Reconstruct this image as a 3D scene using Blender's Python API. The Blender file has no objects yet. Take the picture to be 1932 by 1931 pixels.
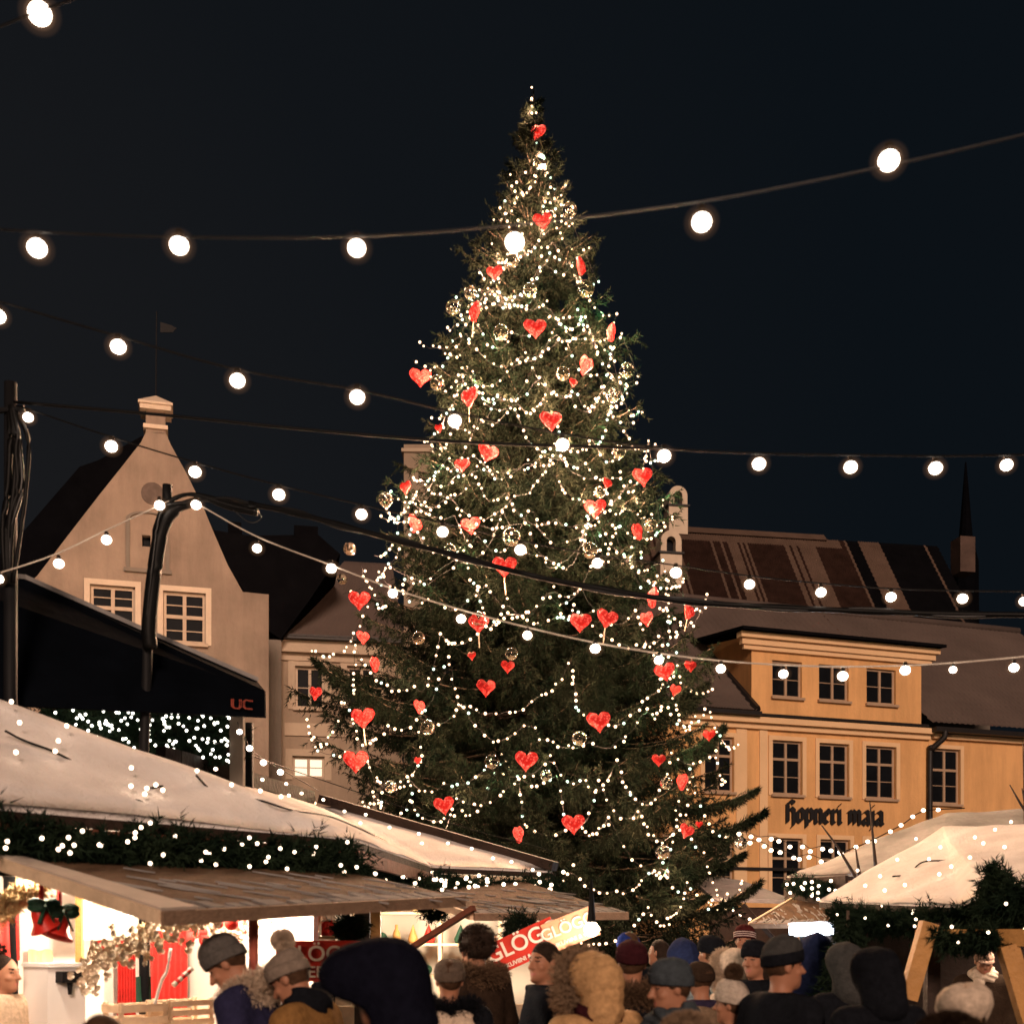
import bpy, math, random
import numpy as np
from mathutils import Vector, Matrix
from mathutils.geometry import tessellate_polygon

R_ = math.radians
C = bpy.context.scene.collection
rng = np.random.default_rng(7)
random.seed(7)

# ------------------------------------------------------------------ camera, sky, sun, exposure
F, CX, HY, CZ = 2254.0, 966.0, 1765.0, 1.72        # focal length and horizon measured on the photograph
cam = bpy.data.cameras.new('camera')
camo = bpy.data.objects.new('camera', cam)
C.objects.link(camo)
camo.location = (0, 0, CZ)
camo.rotation_euler = (R_(90), 0, 0)
cam.sensor_width = 36.0
cam.lens = 36.0 * F / 1932.0
cam.shift_y = (HY - 965.5) / 1932.0
cam.clip_start, cam.clip_end = 0.1, 2000
cam.dof.use_dof = True
cam.dof.focus_distance = 19.0
cam.dof.aperture_fstop = 2.4
scn = bpy.context.scene
scn.camera = camo
scn.view_settings.view_transform = 'Standard'
scn.view_settings.look = 'None'
scn.view_settings.exposure = 0.0
scn.view_settings.gamma = 1.0
scn.render.engine = 'CYCLES'
scn.cycles.use_denoising = True
scn.cycles.max_bounces = 6
scn.cycles.sample_clamp_indirect = 4.0

SUN_EL, SUN_AZ = 19.0, 6.0        # low warm glow of the town's lamps, from behind the camera and a little to the right
w = bpy.data.worlds.new('World')
scn.world = w
w.use_nodes = True
nt = w.node_tree
nt.nodes.clear()
out = nt.nodes.new('ShaderNodeOutputWorld')
sky = nt.nodes.new('ShaderNodeTexSky')
sky.sky_type = 'NISHITA'
sky.sun_disc = False
sky.sun_elevation = R_(-8)
sky.sun_rotation = R_(180 - SUN_AZ)
b1 = nt.nodes.new('ShaderNodeBackground')
b1.inputs['Strength'].default_value = 0.05
nt.links.new(sky.outputs['Color'], b1.inputs['Color'])
tc = nt.nodes.new('ShaderNodeTexCoord')
dot = nt.nodes.new('ShaderNodeVectorMath')
dot.operation = 'DOT_PRODUCT'
dot.inputs[1].default_value = Vector((-0.52, 0.82, 0.20)).normalized()
nt.links.new(tc.outputs['Generated'], dot.inputs[0])
cr = nt.nodes.new('ShaderNodeValToRGB')
cr.color_ramp.elements[0].position = 0.66
cr.color_ramp.elements[0].color = (0.0036, 0.0056, 0.0080, 1)
cr.color_ramp.elements[1].position = 1.0
cr.color_ramp.elements[1].color = (0.0100, 0.0102, 0.0114, 1)
e = cr.color_ramp.elements.new(0.86)
e.color = (0.0056, 0.0070, 0.0090, 1)
nt.links.new(dot.outputs['Value'], cr.inputs['Fac'])
b2 = nt.nodes.new('ShaderNodeBackground')
nt.links.new(cr.outputs['Color'], b2.inputs['Color'])
add = nt.nodes.new('ShaderNodeAddShader')
nt.links.new(b1.outputs[0], add.inputs[0])
nt.links.new(b2.outputs[0], add.inputs[1])
nt.links.new(add.outputs[0], out.inputs['Surface'])

sl = bpy.data.lights.new('sun', 'SUN')
sl.energy = 2.7
sl.angle = R_(14)
sl.color = (1.0, 0.69, 0.52)
so = bpy.data.objects.new('sun', sl)
C.objects.link(so)
so.rotation_euler = (R_(90 - SUN_EL), 0, R_(SUN_AZ))
so.location = (6, -20, 20)

# ------------------------------------------------------------------ pixel -> place
def pt(x, y, d):
    return Vector(((x - CX) / F * d, d, CZ + (HY - y) / F * d))

# ------------------------------------------------------------------ materials
MATS = {}
def M(name, col, rough=0.7, var=0.18, scale=6.0, bump=0.0, bscale=40.0, metal=0.0, emis=None, estr=0.0, spec=0.3, col2=None, sheen=0.0, stretch=None, stain=0.0):
    if name in MATS:
        return MATS[name]
    m = bpy.data.materials.new(name)
    MATS[name] = m
    m.use_nodes = True
    n = m.node_tree
    bs = n.nodes['Principled BSDF']
    bs.inputs['Roughness'].default_value = rough
    bs.inputs['Metallic'].default_value = metal
    bs.inputs['Specular IOR Level'].default_value = spec
    if sheen:
        bs.inputs['Sheen Weight'].default_value = sheen
    t = n.nodes.new('ShaderNodeTexCoord')
    src = t.outputs['Object']
    if stretch:
        mp = n.nodes.new('ShaderNodeMapping')
        mp.inputs['Scale'].default_value = stretch
        n.links.new(src, mp.inputs['Vector'])
        src = mp.outputs['Vector']
    nz = n.nodes.new('ShaderNodeTexNoise')
    nz.inputs['Scale'].default_value = scale
    nz.inputs['Detail'].default_value = 6
    nz.inputs['Roughness'].default_value = 0.62
    n.links.new(src, nz.inputs['Vector'])
    rp = n.nodes.new('ShaderNodeValToRGB')
    c2 = col2 if col2 else tuple(min(1, c * (1 + var)) for c in col)
    c1 = tuple(c * (1 - var) for c in col) if not col2 else col
    rp.color_ramp.elements[0].position = 0.32
    rp.color_ramp.elements[1].position = 0.68
    rp.color_ramp.elements[0].color = (*c1, 1)
    rp.color_ramp.elements[1].color = (*c2, 1)
    n.links.new(nz.outputs['Fac'], rp.inputs['Fac'])
    if stain:
        mp2 = n.nodes.new('ShaderNodeMapping')
        mp2.inputs['Scale'].default_value = (1.0, 1.0, 0.16)
        n.links.new(t.outputs['Object'], mp2.inputs['Vector'])
        n3 = n.nodes.new('ShaderNodeTexNoise')
        n3.inputs['Scale'].default_value = 1.7
        n3.inputs['Detail'].default_value = 8
        n3.inputs['Roughness'].default_value = 0.7
        n.links.new(mp2.outputs['Vector'], n3.inputs['Vector'])
        r3 = n.nodes.new('ShaderNodeValToRGB')
        r3.color_ramp.elements[0].position = 0.30
        r3.color_ramp.elements[1].position = 0.62
        r3.color_ramp.elements[0].color = (1 - stain, 1 - stain, 1 - stain, 1)
        r3.color_ramp.elements[1].color = (1, 1, 1, 1)
        n.links.new(n3.outputs['Fac'], r3.inputs['Fac'])
        mx = n.nodes.new('ShaderNodeMixRGB')
        mx.blend_type = 'MULTIPLY'
        mx.inputs['Fac'].default_value = 1.0
        n.links.new(rp.outputs['Color'], mx.inputs['Color1'])
        n.links.new(r3.outputs['Color'], mx.inputs['Color2'])
        n.links.new(mx.outputs['Color'], bs.inputs['Base Color'])
    else:
        n.links.new(rp.outputs['Color'], bs.inputs['Base Color'])
    if bump:
        n2 = n.nodes.new('ShaderNodeTexNoise')
        n2.inputs['Scale'].default_value = bscale
        n2.inputs['Detail'].default_value = 4
        n.links.new(src, n2.inputs['Vector'])
        bp = n.nodes.new('ShaderNodeBump')
        bp.inputs['Strength'].default_value = bump
        bp.inputs['Distance'].default_value = 0.05
        n.links.new(n2.outputs['Fac'], bp.inputs['Height'])
        n.links.new(bp.outputs['Normal'], bs.inputs['Normal'])
    if emis:
        bs.inputs['Emission Color'].default_value = (*emis, 1)
        bs.inputs['Emission Strength'].default_value = estr
    return m

def glass_mat(name, col, rough=0.02):
    if name in MATS:
        return MATS[name]
    m = bpy.data.materials.new(name)
    MATS[name] = m
    m.use_nodes = True
    bs = m.node_tree.nodes['Principled BSDF']
    bs.inputs['Base Color'].default_value = (*col, 1)
    bs.inputs['Roughness'].default_value = rough
    bs.inputs['Transmission Weight'].default_value = 1.0
    bs.inputs['IOR'].default_value = 1.45
    return m

def lamp_mat(name, col, strength):
    if name in MATS:
        return MATS[name]
    m = bpy.data.materials.new(name)
    MATS[name] = m
    m.use_nodes = True
    n = m.node_tree
    n.nodes.remove(n.nodes['Principled BSDF'])
    em = n.nodes.new('ShaderNodeEmission')
    em.inputs['Color'].default_value = (*col, 1)
    em.inputs['Strength'].default_value = strength
    n.links.new(em.outputs[0], n.nodes['Material Output'].inputs['Surface'])
    return m

plaster_beige = M('plaster_beige', (0.295, 0.224, 0.172), 0.9, 0.17, 0.7, 0.25, 9, stain=0.28)
plaster_cream = M('plaster_cream', (0.34, 0.26, 0.19), 0.9, 0.08, 0.8, 0.2, 9, stain=0.25)
plaster_band = M('plaster_band', (0.46, 0.36, 0.265), 0.9, 0.06, 1.0, 0.2, 9)
plaster_yellow = M('plaster_yellow', (0.69, 0.385, 0.165), 0.9, 0.10, 0.4, 0.25, 10, stain=0.25)
plaster_peach = M('plaster_peach', (0.70, 0.47, 0.27), 0.9, 0.07, 0.6, 0.2, 10)
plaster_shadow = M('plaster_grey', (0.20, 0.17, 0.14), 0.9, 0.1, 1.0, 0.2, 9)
trim_white = M('trim_white', (0.62, 0.50, 0.38), 0.8, 0.07, 2.5, 0.1, 20)
frame_brown = M('frame_brown', (0.36, 0.25, 0.17), 0.6, 0.1, 3)
frame_cream = M('frame_cream', (0.48, 0.37, 0.27), 0.6, 0.1, 3)
pane_dark = M('pane_dark', (0.005, 0.006, 0.008), 0.5, 0.3, 2.0, spec=0.06)
pane_lit = M('pane_lit', (0.6, 0.55, 0.45), 0.5, 0.1, 3, emis=(1, 0.86, 0.66), estr=0.85)
tile_brown = M('tile_brown', (0.08, 0.05, 0.04), 0.85, 0.25, 1.5, 0.3, 8)
tile_snowy = M('tile_snowy', (0.085, 0.062, 0.053), 0.9, 0.14, 0.5, 0.3, 10)
tile_dark = M('tile_dark', (0.0045, 0.0045, 0.0055), 1.0, 0.2, 1.5, 0.3, 8, spec=0.0)
tile_red = M('tile_red', (0.024, 0.0125, 0.0095), 0.95, 0.3, 2.0, 0.3, 8, spec=0.05)
tile_frost = M('tile_frost', (0.100, 0.066, 0.050), 0.9, 0.15, 1.0, 0.3, 10, spec=0.05)
gutter_dark = M('gutter_dark', (0.012, 0.010, 0.010), 0.5, 0.2, 3)
snow_mat = M('snow', (0.62, 0.57, 0.54), 1.0, 0.0, 1.1, 0.4, 38, col2=(0.88, 0.84, 0.82), spec=0.05)
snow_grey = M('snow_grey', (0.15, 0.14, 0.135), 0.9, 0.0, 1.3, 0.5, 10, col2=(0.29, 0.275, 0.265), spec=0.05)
wood_awning = M('wood_awning', (0.055, 0.030, 0.016), 0.85, 0.0, 3.5, 0.4, 18, col2=(0.135, 0.082, 0.050), stretch=(2.2, 0.7, 1.0), spec=0.1)
wood_dark = M('wood_dark', (0.026, 0.014, 0.009), 0.7, 0.3, 6, 0.3, 20)
wood_red = M('wood_red', (0.17, 0.06, 0.035), 0.6, 0.25, 6, 0.2, 20)
wood_orange = M('wood_orange', (0.44, 0.225, 0.07), 0.6, 0.14, 5, 0.2, 25)
wood_pale = M('wood_pale', (0.66, 0.50, 0.34), 0.7, 0.15, 6, 0.2, 20)
wall_white = M('stall_white', (0.80, 0.73, 0.65), 0.7, 0.06, 2)
cable_black = M('cable_black', (0.004, 0.004, 0.004), 0.5, 0.2, 4, spec=0.12)
cable_grey = M('cable_grey', (0.010, 0.010, 0.010), 0.35, 0.2, 4, spec=0.3)
cable_pale = M('cable_pale', (0.55, 0.48, 0.40), 0.35, 0.1, 4, spec=0.7)
metal_dark = M('metal_dark', (0.008, 0.008, 0.009), 0.6, 0.2, 3, spec=0.15)
canopy_black = M('canopy_black', (0.002, 0.0028, 0.0045), 1.0, 0.25, 2.5, 0.3, 6, spec=0.02)
sign_red = M('sign_red', (0.50, 0.03, 0.016), 0.5, 0.1, 3)
sign_orange = M('sign_orange', (0.80, 0.36, 0.20), 0.5, 0.1, 3)
letter_white = M('letter_white', (0.85, 0.72, 0.60), 0.6, 0.03, 3)
letter_black = M('letter_black', (0.008, 0.007, 0.008), 0.6, 0.1, 3)
emblem_red = M('emblem_red', (0.22, 0.04, 0.025), 0.6, 0.1, 6)
cloth_red = M('cloth_red', (0.36, 0.012, 0.008), 0.8, 0.25, 9, 0.2, 30)
ribbon_red = M('ribbon_red', (0.65, 0.03, 0.02), 0.4, 0.15, 8)
bow_green = M('bow_green', (0.015, 0.06, 0.035), 0.6, 0.3, 8)
straw = M('straw', (0.52, 0.36, 0.17), 0.8, 0.3, 10)
dried_flower = M('dried_flower', (0.78, 0.66, 0.50), 0.8, 0.2, 14)
bark = M('bark', (0.06, 0.042, 0.03), 0.9, 0.3, 8, 0.5, 25)
steel_white = M('enamel_white', (0.82, 0.80, 0.77), 0.35, 0.04, 3)
paper_white = M('paper_white', (0.82, 0.76, 0.68), 0.8, 0.05, 3)
paper_peach = M('paper_peach', (0.75, 0.42, 0.26), 0.8, 0.1, 5)

def foliage_mat(name, a, b, tl=0.0):
    m = M(name, a, 0.75, 0, 2.2, col2=b)
    m.node_tree.nodes['Principled BSDF'].inputs['Specular IOR Level'].default_value = 0.0
    m.node_tree.nodes['Principled BSDF'].inputs['Roughness'].default_value = 1.0
    return m
needles_fir = foliage_mat('needles_fir', (0.002, 0.0042, 0.003), (0.0105, 0.0125, 0.0078))
needles_garland = foliage_mat('needles_garland', (0.006, 0.013, 0.009), (0.020, 0.032, 0.018))
lamp_warm = lamp_mat('lamp_warm', (1.0, 0.64, 0.38), 4.6)
lamp_cool = lamp_mat('lamp_cool', (0.72, 1.0, 0.78), 3.6)
lamp_bulb = lamp_mat('lamp_bulb', (1.0, 0.82, 0.66), 12)
lamp_far = lamp_mat('lamp_far', (1.0, 0.74, 0.52), 6.5)
lamp_stall = lamp_mat('lamp_stall', (1.0, 0.80, 0.58), 20)
lamp_blue = lamp_mat('lamp_blue', (0.72, 0.84, 1.0), 9)

def bloom_mat(st):  # emission-only volume imitating lens bloom around a bulb
    m = bpy.data.materials.new('bloom_glow')
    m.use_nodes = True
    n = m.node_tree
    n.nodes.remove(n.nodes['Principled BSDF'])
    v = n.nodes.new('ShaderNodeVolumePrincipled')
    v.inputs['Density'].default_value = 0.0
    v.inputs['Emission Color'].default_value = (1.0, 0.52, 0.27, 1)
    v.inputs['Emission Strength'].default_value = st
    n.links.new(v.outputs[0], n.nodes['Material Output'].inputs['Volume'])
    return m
bloom_inner, bloom_outer = bloom_mat(1.6), bloom_mat(0.32)  # two strengths of added glow, brighter inside, fainter outside

# ------------------------------------------------------------------ object helpers
WM = {}
def tag(o, label=None, cat=None, group=None, kind=None):
    if label: o['label'] = label
    if cat: o['category'] = cat
    if group: o['group'] = group
    if kind: o['kind'] = kind
    return o

def thing(name, label, cat, loc=(0, 0, 0), group=None, rotz=0.0, scale=1.0):
    o = bpy.data.objects.new(name, None)
    C.objects.link(o)
    o.empty_display_size = 0.2
    o.location = loc
    o.rotation_euler = (0, 0, rotz)
    o.scale = (scale,) * 3
    WM[o.name] = Matrix.Translation(Vector(loc)) @ Matrix.Rotation(rotz, 4, 'Z') @ Matrix.Scale(scale, 4)
    return tag(o, label, cat, group)

def mesh_from(name, V, Fc, mats, mi=None, smooth=False):
    me = bpy.data.meshes.new(name)
    V = np.asarray(V, dtype=np.float32).reshape(-1, 3)
    if isinstance(Fc, np.ndarray):
        k = Fc.shape[1]
        nf = len(Fc)
        me.vertices.add(len(V))
        me.vertices.foreach_set('co', V.ravel())
        me.loops.add(nf * k)
        me.loops.foreach_set('vertex_index', Fc.astype(np.int32).ravel())
        me.polygons.add(nf)
        me.polygons.foreach_set('loop_start', np.arange(0, nf * k, k, dtype=np.int32))
        me.update(calc_edges=True)
        me.validate()
    else:
        me.from_pydata([tuple(v) for v in V.tolist()], [], Fc)
        me.update()
    for m in (mats if isinstance(mats, (list, tuple)) else [mats]):
        me.materials.append(m)
    n = len(me.polygons)
    if mi is not None and len(mi) == n:
        me.polygons.foreach_set('material_index', np.asarray(mi, dtype=np.int32))
    if smooth:
        me.polygons.foreach_set('use_smooth', np.ones(n, dtype=bool))
    return me

def link(name, me, parent=None, loc=None, world=True):
    o = bpy.data.objects.new(name, me)
    C.objects.link(o)
    if parent is not None:
        o.parent = parent
        WM[o.name] = WM[parent.name].copy()
    if loc is not None:
        o.location = loc
        WM[o.name] = (WM[parent.name] if parent is not None else Matrix.Identity(4)) @ Matrix.Translation(Vector(loc))
    if o.name not in WM:
        WM[o.name] = Matrix.Identity(4)
    return o

def mk(name, V, Fc, mats, parent=None, mi=None, smooth=False):
    """V in world space"""
    V = np.asarray(V, dtype=np.float64).reshape(-1, 3)
    if parent is not None:
        inv = np.array(WM[parent.name].inverted())
        V = V @ inv[:3, :3].T + inv[:3, 3]
        return link(name, mesh_from(name, V, Fc, mats, mi, smooth), parent)
    lo, hi = V.min(0), V.max(0)
    org = Vector(((lo[0] + hi[0]) / 2, (lo[1] + hi[1]) / 2, lo[2]))
    return link(name, mesh_from(name, V - np.array(org), Fc, mats, mi, smooth), None, org)

class MB:
    def __init__(s):
        s.V, s.F, s.I, s.n = [], [], [], 0
    def add(s, V, Fc, mi=0):
        V = [tuple(v) for v in V]
        s.V += V
        s.F += [tuple(i + s.n for i in f) for f in Fc]
        s.I += [mi] * len(Fc)
        s.n += len(V)
        return s
    def poly(s, pts, mi=0):
        return s.add(pts, [tuple(range(len(pts)))], mi)
    def prism(s, pts, vec, mi=0):
        n = len(pts)
        v = Vector(vec)
        P = [Vector(p) for p in pts]
        Q = [p + v for p in P]
        return s.add(P + Q, [tuple(range(n)), tuple(range(2 * n - 1, n - 1, -1))] + [(i, n + i, n + (i + 1) % n, (i + 1) % n) for i in range(n)], mi)
    def box(s, c, sz, ax=None, mi=0):
        c = Vector(c)
        X, Y, Z = ax if ax else (Vector((1, 0, 0)), Vector((0, 1, 0)), Vector((0, 0, 1)))
        a, b, d = X * sz[0] / 2, Y * sz[1] / 2, Z * sz[2] / 2
        V = [c - a - b - d, c + a - b - d, c + a + b - d, c - a + b - d, c - a - b + d, c + a - b + d, c + a + b + d, c - a + b + d]
        return s.add(V, [(3, 2, 1, 0), (4, 5, 6, 7), (0, 1, 5, 4), (1, 2, 6, 5), (2, 3, 7, 6), (3, 0, 4, 7)], mi)
    def beam(s, a, b, wd, ht, up=Vector((0, 0, 1)), mi=0):
        a, b = Vector(a), Vector(b)
        Z = (b - a).normalized()
        X = Z.cross(up)
        if X.length < 1e-4: X = Vector((1, 0, 0))
        X.normalize()
        Y = Z.cross(X).normalized()
        return s.box((a + b) / 2, (wd, ht, (b - a).length), (X, Y, Z), mi)
    def tube(s, path, r, k=6, mi=0, cap=True):
        P = [Vector(p) for p in path]
        n = len(P)
        rs = r if isinstance(r, (list, tuple)) else [r] * n
        V, Fc = [], []
        for i, p in enumerate(P):
            t = (P[min(i + 1, n - 1)] - P[max(i - 1, 0)]).normalized()
            a = t.cross(Vector((0, 0, 1)))
            if a.length < 0.15: a = t.cross(Vector((0, 1, 0)))
            a.normalize()
            b = t.cross(a)
            for j in range(k):
                q = 2 * math.pi * j / k
                V.append(p + (a * math.cos(q) + b * math.sin(q)) * rs[i])
        for i in range(n - 1):
            for j in range(k):
                Fc.append((i * k + j, i * k + (j + 1) % k, (i + 1) * k + (j + 1) % k, (i + 1) * k + j))
        if cap:
            Fc += [tuple(range(k - 1, -1, -1)), tuple(range((n - 1) * k, n * k))]
        return s.add(V, Fc, mi)
    def ball(s, c, r, nu=12, nv=8, mi=0):
        c = Vector(c)
        rr = r if isinstance(r, (tuple, list)) else (r, r, r)
        V = [c + Vector((0, 0, rr[2]))]
        for i in range(1, nv):
            a = math.pi * i / nv
            for j in range(nu):
                q = 2 * math.pi * j / nu
                V.append(c + Vector((rr[0] * math.sin(a) * math.cos(q), rr[1] * math.sin(a) * math.sin(q), rr[2] * math.cos(a))))
        V.append(c - Vector((0, 0, rr[2])))
        Fc = [(0, 1 + j, 1 + (j + 1) % nu) for j in range(nu)]
        for i in range(nv - 2):
            for j in range(nu):
                a, b = 1 + i * nu, 1 + (i + 1) * nu
                Fc.append((a + j, b + j, b + (j + 1) % nu, a + (j + 1) % nu))
        L = len(V) - 1
        a = 1 + (nv - 2) * nu
        Fc += [(L, a + (j + 1) % nu, a + j) for j in range(nu)]
        return s.add(V, Fc, mi)
    def lathe(s, prof, c=(0, 0, 0), k=20, mi=0, axis=None, fn=None):
        """prof = (z, rx, ry, dy) rows"""
        c = Vector(c)
        V, Fc = [], []
        for (z, rx, ry, dy) in prof:
            for j in range(k):
                q = 2 * math.pi * j / k
                p = Vector((rx * math.cos(q), ry * math.sin(q) + dy, z))
                if fn: p = fn(p, q)
                V.append(c + p)
        for i in range(len(prof) - 1):
            for j in range(k):
                Fc.append((i * k + j, i * k + (j + 1) % k, (i + 1) * k + (j + 1) % k, (i + 1) * k + j))
        return s.add(V, Fc, mi)
    def build(s, name, mats, parent=None, smooth=False):
        return mk(name, s.V, s.F, mats, parent, s.I, smooth)

def catmull(P, n=8):
    P = [Vector(p) for p in P]
    if len(P) < 3:
        return [P[0].lerp(P[-1], i / n) for i in range(n + 1)]
    out = []
    Q = [P[0] * 2 - P[1]] + P + [P[-1] * 2 - P[-2]]
    for i in range(1, len(Q) - 2):
        a, b, c, d = Q[i - 1], Q[i], Q[i + 1], Q[i + 2]
        for k in range(n):
            t = k / n
            out.append(0.5 * ((2 * b) + (c - a) * t + (2 * a - 5 * b + 4 * c - d) * t * t + (3 * b - a - 3 * c + d) * t ** 3))
    out.append(P[-1])
    return out

def needles(A, B, k, ln, wd, droop=0.0, spread=0.9, jit=1.0, rg=rng):
    """thin leaf triangles in a brush round each twig A->B"""
    A, B = np.asarray(A, float), np.asarray(B, float)
    N = len(A)
    D = B - A
    L = np.linalg.norm(D, axis=1, keepdims=True) + 1e-9
    T = D / L
    t = rg.random((N, k, 1)) * 1.05
    P = A[:, None] + D[:, None] * t
    r = rg.normal(size=(N, k, 3))
    r -= (r * T[:, None]).sum(-1, keepdims=True) * T[:, None]
    r /= np.linalg.norm(r, axis=-1, keepdims=True) + 1e-9
    d = T[:, None] * (0.75 + 0.2 * rg.random((N, k, 1))) + r * spread * (0.6 + 0.5 * rg.random((N, k, 1)))
    d[..., 2] -= droop
    d /= np.linalg.norm(d, axis=-1, keepdims=True)
    s = np.cross(d, rg.normal(size=(N, k, 3)))
    s /= np.linalg.norm(s, axis=-1, keepdims=True) + 1e-9
    l = ln * (0.65 + 0.6 * rg.random((N, k, 1)))
    V = np.stack([P - s * wd / 2, P + s * wd / 2, P + d * l], axis=2).reshape(-1, 3)
    return V, np.arange(len(V), dtype=np.int32).reshape(-1, 3)

def text_geo(body, size, extrude=0.01):
    cu = bpy.data.curves.new('lettering', 'FONT')
    cu.body = body
    cu.size = size
    cu.extrude = extrude
    cu.offset = size * 0.012
    cu.align_x = 'CENTER'
    cu.align_y = 'CENTER'
    o = bpy.data.objects.new('lettering', cu)
    C.objects.link(o)
    dg = bpy.context.evaluated_depsgraph_get()
    me = bpy.data.meshes.new_from_object(o.evaluated_get(dg))
    V = [v.co.copy() for v in me.vertices]
    Fc = [tuple(p.vertices) for p in me.polygons]
    bpy.data.objects.remove(o)
    bpy.data.meshes.remove(me)
    bpy.data.curves.remove(cu)
    return V, Fc

def ray_tris(x, y, tris, lift=0.0):
    o = Vector((0, 0, CZ))
    d = (pt(x, y, 1.0) - o)
    best = None
    for a, b, c in tris:
        n = (b - a).cross(c - a)
        den = n.dot(d)
        if abs(den) < 1e-9: continue
        t = n.dot(a - o) / den
        p = o + d * t
        n.normalize()
        if (b - a).cross(p - a).dot(n) > -1e-3 and (c - b).cross(p - b).dot(n) > -1e-3 and (a - c).cross(p - c).dot(n) > -1e-3:
            if best is None or t < best[0]:
                if n.z < 0: n = -n
                best = (t, p + n * lift, n)
    return best

# ------------------------------------------------------------------ facades
class Plane:
    def __init__(s, x, y, d, tan):
        s.P = pt(x, y, d)
        s.t = Vector((1, tan, 0)).normalized()
        s.n = Vector((s.t.y, -s.t.x, 0))            # towards the camera
        if s.n.y > 0: s.n = -s.n
    def uw(s, x, y, out=0.0):
        o = Vector((0, 0, CZ))
        d = pt(x, y, 1.0) - o
        k = s.n.dot(s.P + s.n * out - o) / s.n.dot(d)
        p = o + d * k - s.P
        return (p.dot(s.t), (o + d * k).z)
    def at(s, u, w_, out=0.0):
        p = s.P + s.t * u + s.n * out
        return Vector((p.x, p.y, w_))

def facade(pl, outer, holes, depth, mats, parent, name='wall', back=0.0, hole_depth=0.22):
    """outer polygon and rectangular holes in (u, w); a real wall with reveals, and sides running back"""
    mb = MB()
    loops = [outer] + [[(a, b), (c, b), (c, d), (a, d)] for a, b, c, d in holes]
    flat = [p for l in loops for p in l]
    tr = tessellate_polygon([[Vector((p[0], p[1], 0)) for p in l] for l in loops])
    mb.add([pl.at(p[0], p[1]) for p in flat], [tuple(t) for t in tr])
    for a, b, c, d in holes:
        q = [(a, b), (c, b), (c, d), (a, d)]
        for i in range(4):
            p0, p1 = q[i], q[(i + 1) % 4]
            mb.poly([pl.at(*p0), pl.at(*p1), pl.at(*p1, -hole_depth), pl.at(*p0, -hole_depth)])
    n = len(outer)
    for i in range(n):
        p0, p1 = outer[i], outer[(i + 1) % n]
        if p0[1] < 0.01 and p1[1] < 0.01: continue
        mb.poly([pl.at(*p0), pl.at(*p1), pl.at(*p1, -depth), pl.at(*p0, -depth)])
    return mb.build(name, mats, parent)

def rbox(mb, pl, a, b, c, d, o0, o1, mi=0):
    """box between (a,b)-(c,d) in facade coordinates from out o0 to o1"""
    mb.prism([pl.at(a, b, o0), pl.at(c, b, o0), pl.at(c, d, o0), pl.at(a, d, o0)], pl.n * (o1 - o0), mi)

def window(pl, rect, parent, fmat, rows=3, out=-0.18, trim=0.0, trim_mat=None, sill=True, pane=None, trans=0.62, cols=2, fw=0.07):
    a, b, c, d = rect
    mb = MB()
    o0, o1 = out - 0.05, out + 0.02
    rbox(mb, pl, a, b, a + fw, d, o0, o1); rbox(mb, pl, c - fw, b, c, d, o0, o1)
    rbox(mb, pl, a + fw, d - fw, c - fw, d, o0, o1); rbox(mb, pl, a + fw, b, c - fw, b + fw, o0, o1)
    m = (a + c) / 2
    rbox(mb, pl, m - fw * 0.6, b + fw, m + fw * 0.6, d - fw, o0, o1 + 0.015)
    tz = b + (d - b) * trans if trans else None
    if tz:
        rbox(mb, pl, a + fw, tz - fw * 0.6, m - fw * 0.6, tz + fw * 0.6, o0, o1 + 0.012)
        rbox(mb, pl, m + fw * 0.6, tz - fw * 0.6, c - fw, tz + fw * 0.6, o0, o1 + 0.012)
    for k in range(1, rows):
        z = b + (d - b) * k / rows
        if tz and abs(z - tz) < 0.12: continue
        rbox(mb, pl, a + fw, z - 0.012, m - fw * 0.6, z + 0.012, o0 + 0.03, o1 - 0.012)
        rbox(mb, pl, m + fw * 0.6, z - 0.012, c - fw, z + 0.012, o0 + 0.03, o1 - 0.012)
    wo = mb.build('window', fmat, parent)
    mk('pane', [pl.at(a, b, out - 0.02), pl.at(c, b, out - 0.02), pl.at(c, d, out - 0.02), pl.at(a, d, out - 0.02)], [(0, 1, 2, 3)], pane or pane_dark, wo)
    if trim:
        mb = MB()
        t = trim
        rbox(mb, pl, a - t, b - t * 0.3, a - 0.004, d + t, 0.003, 0.045); rbox(mb, pl, c + 0.004, b - t * 0.3, c + t, d + t, 0.003, 0.045)
        rbox(mb, pl, a - 0.003, d + 0.004, c + 0.003, d + t, 0.003, 0.043)
        mb.build('surround', trim_mat, wo)
    if sill:
        mb = MB()
        rbox(mb, pl, a - 0.06, b - 0.09, c + 0.06, b - 0.006, 0.004, 0.12)
        mb.build('sill', gutter_dark if sill == 'dark' else fmat, wo)
    return wo

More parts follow.
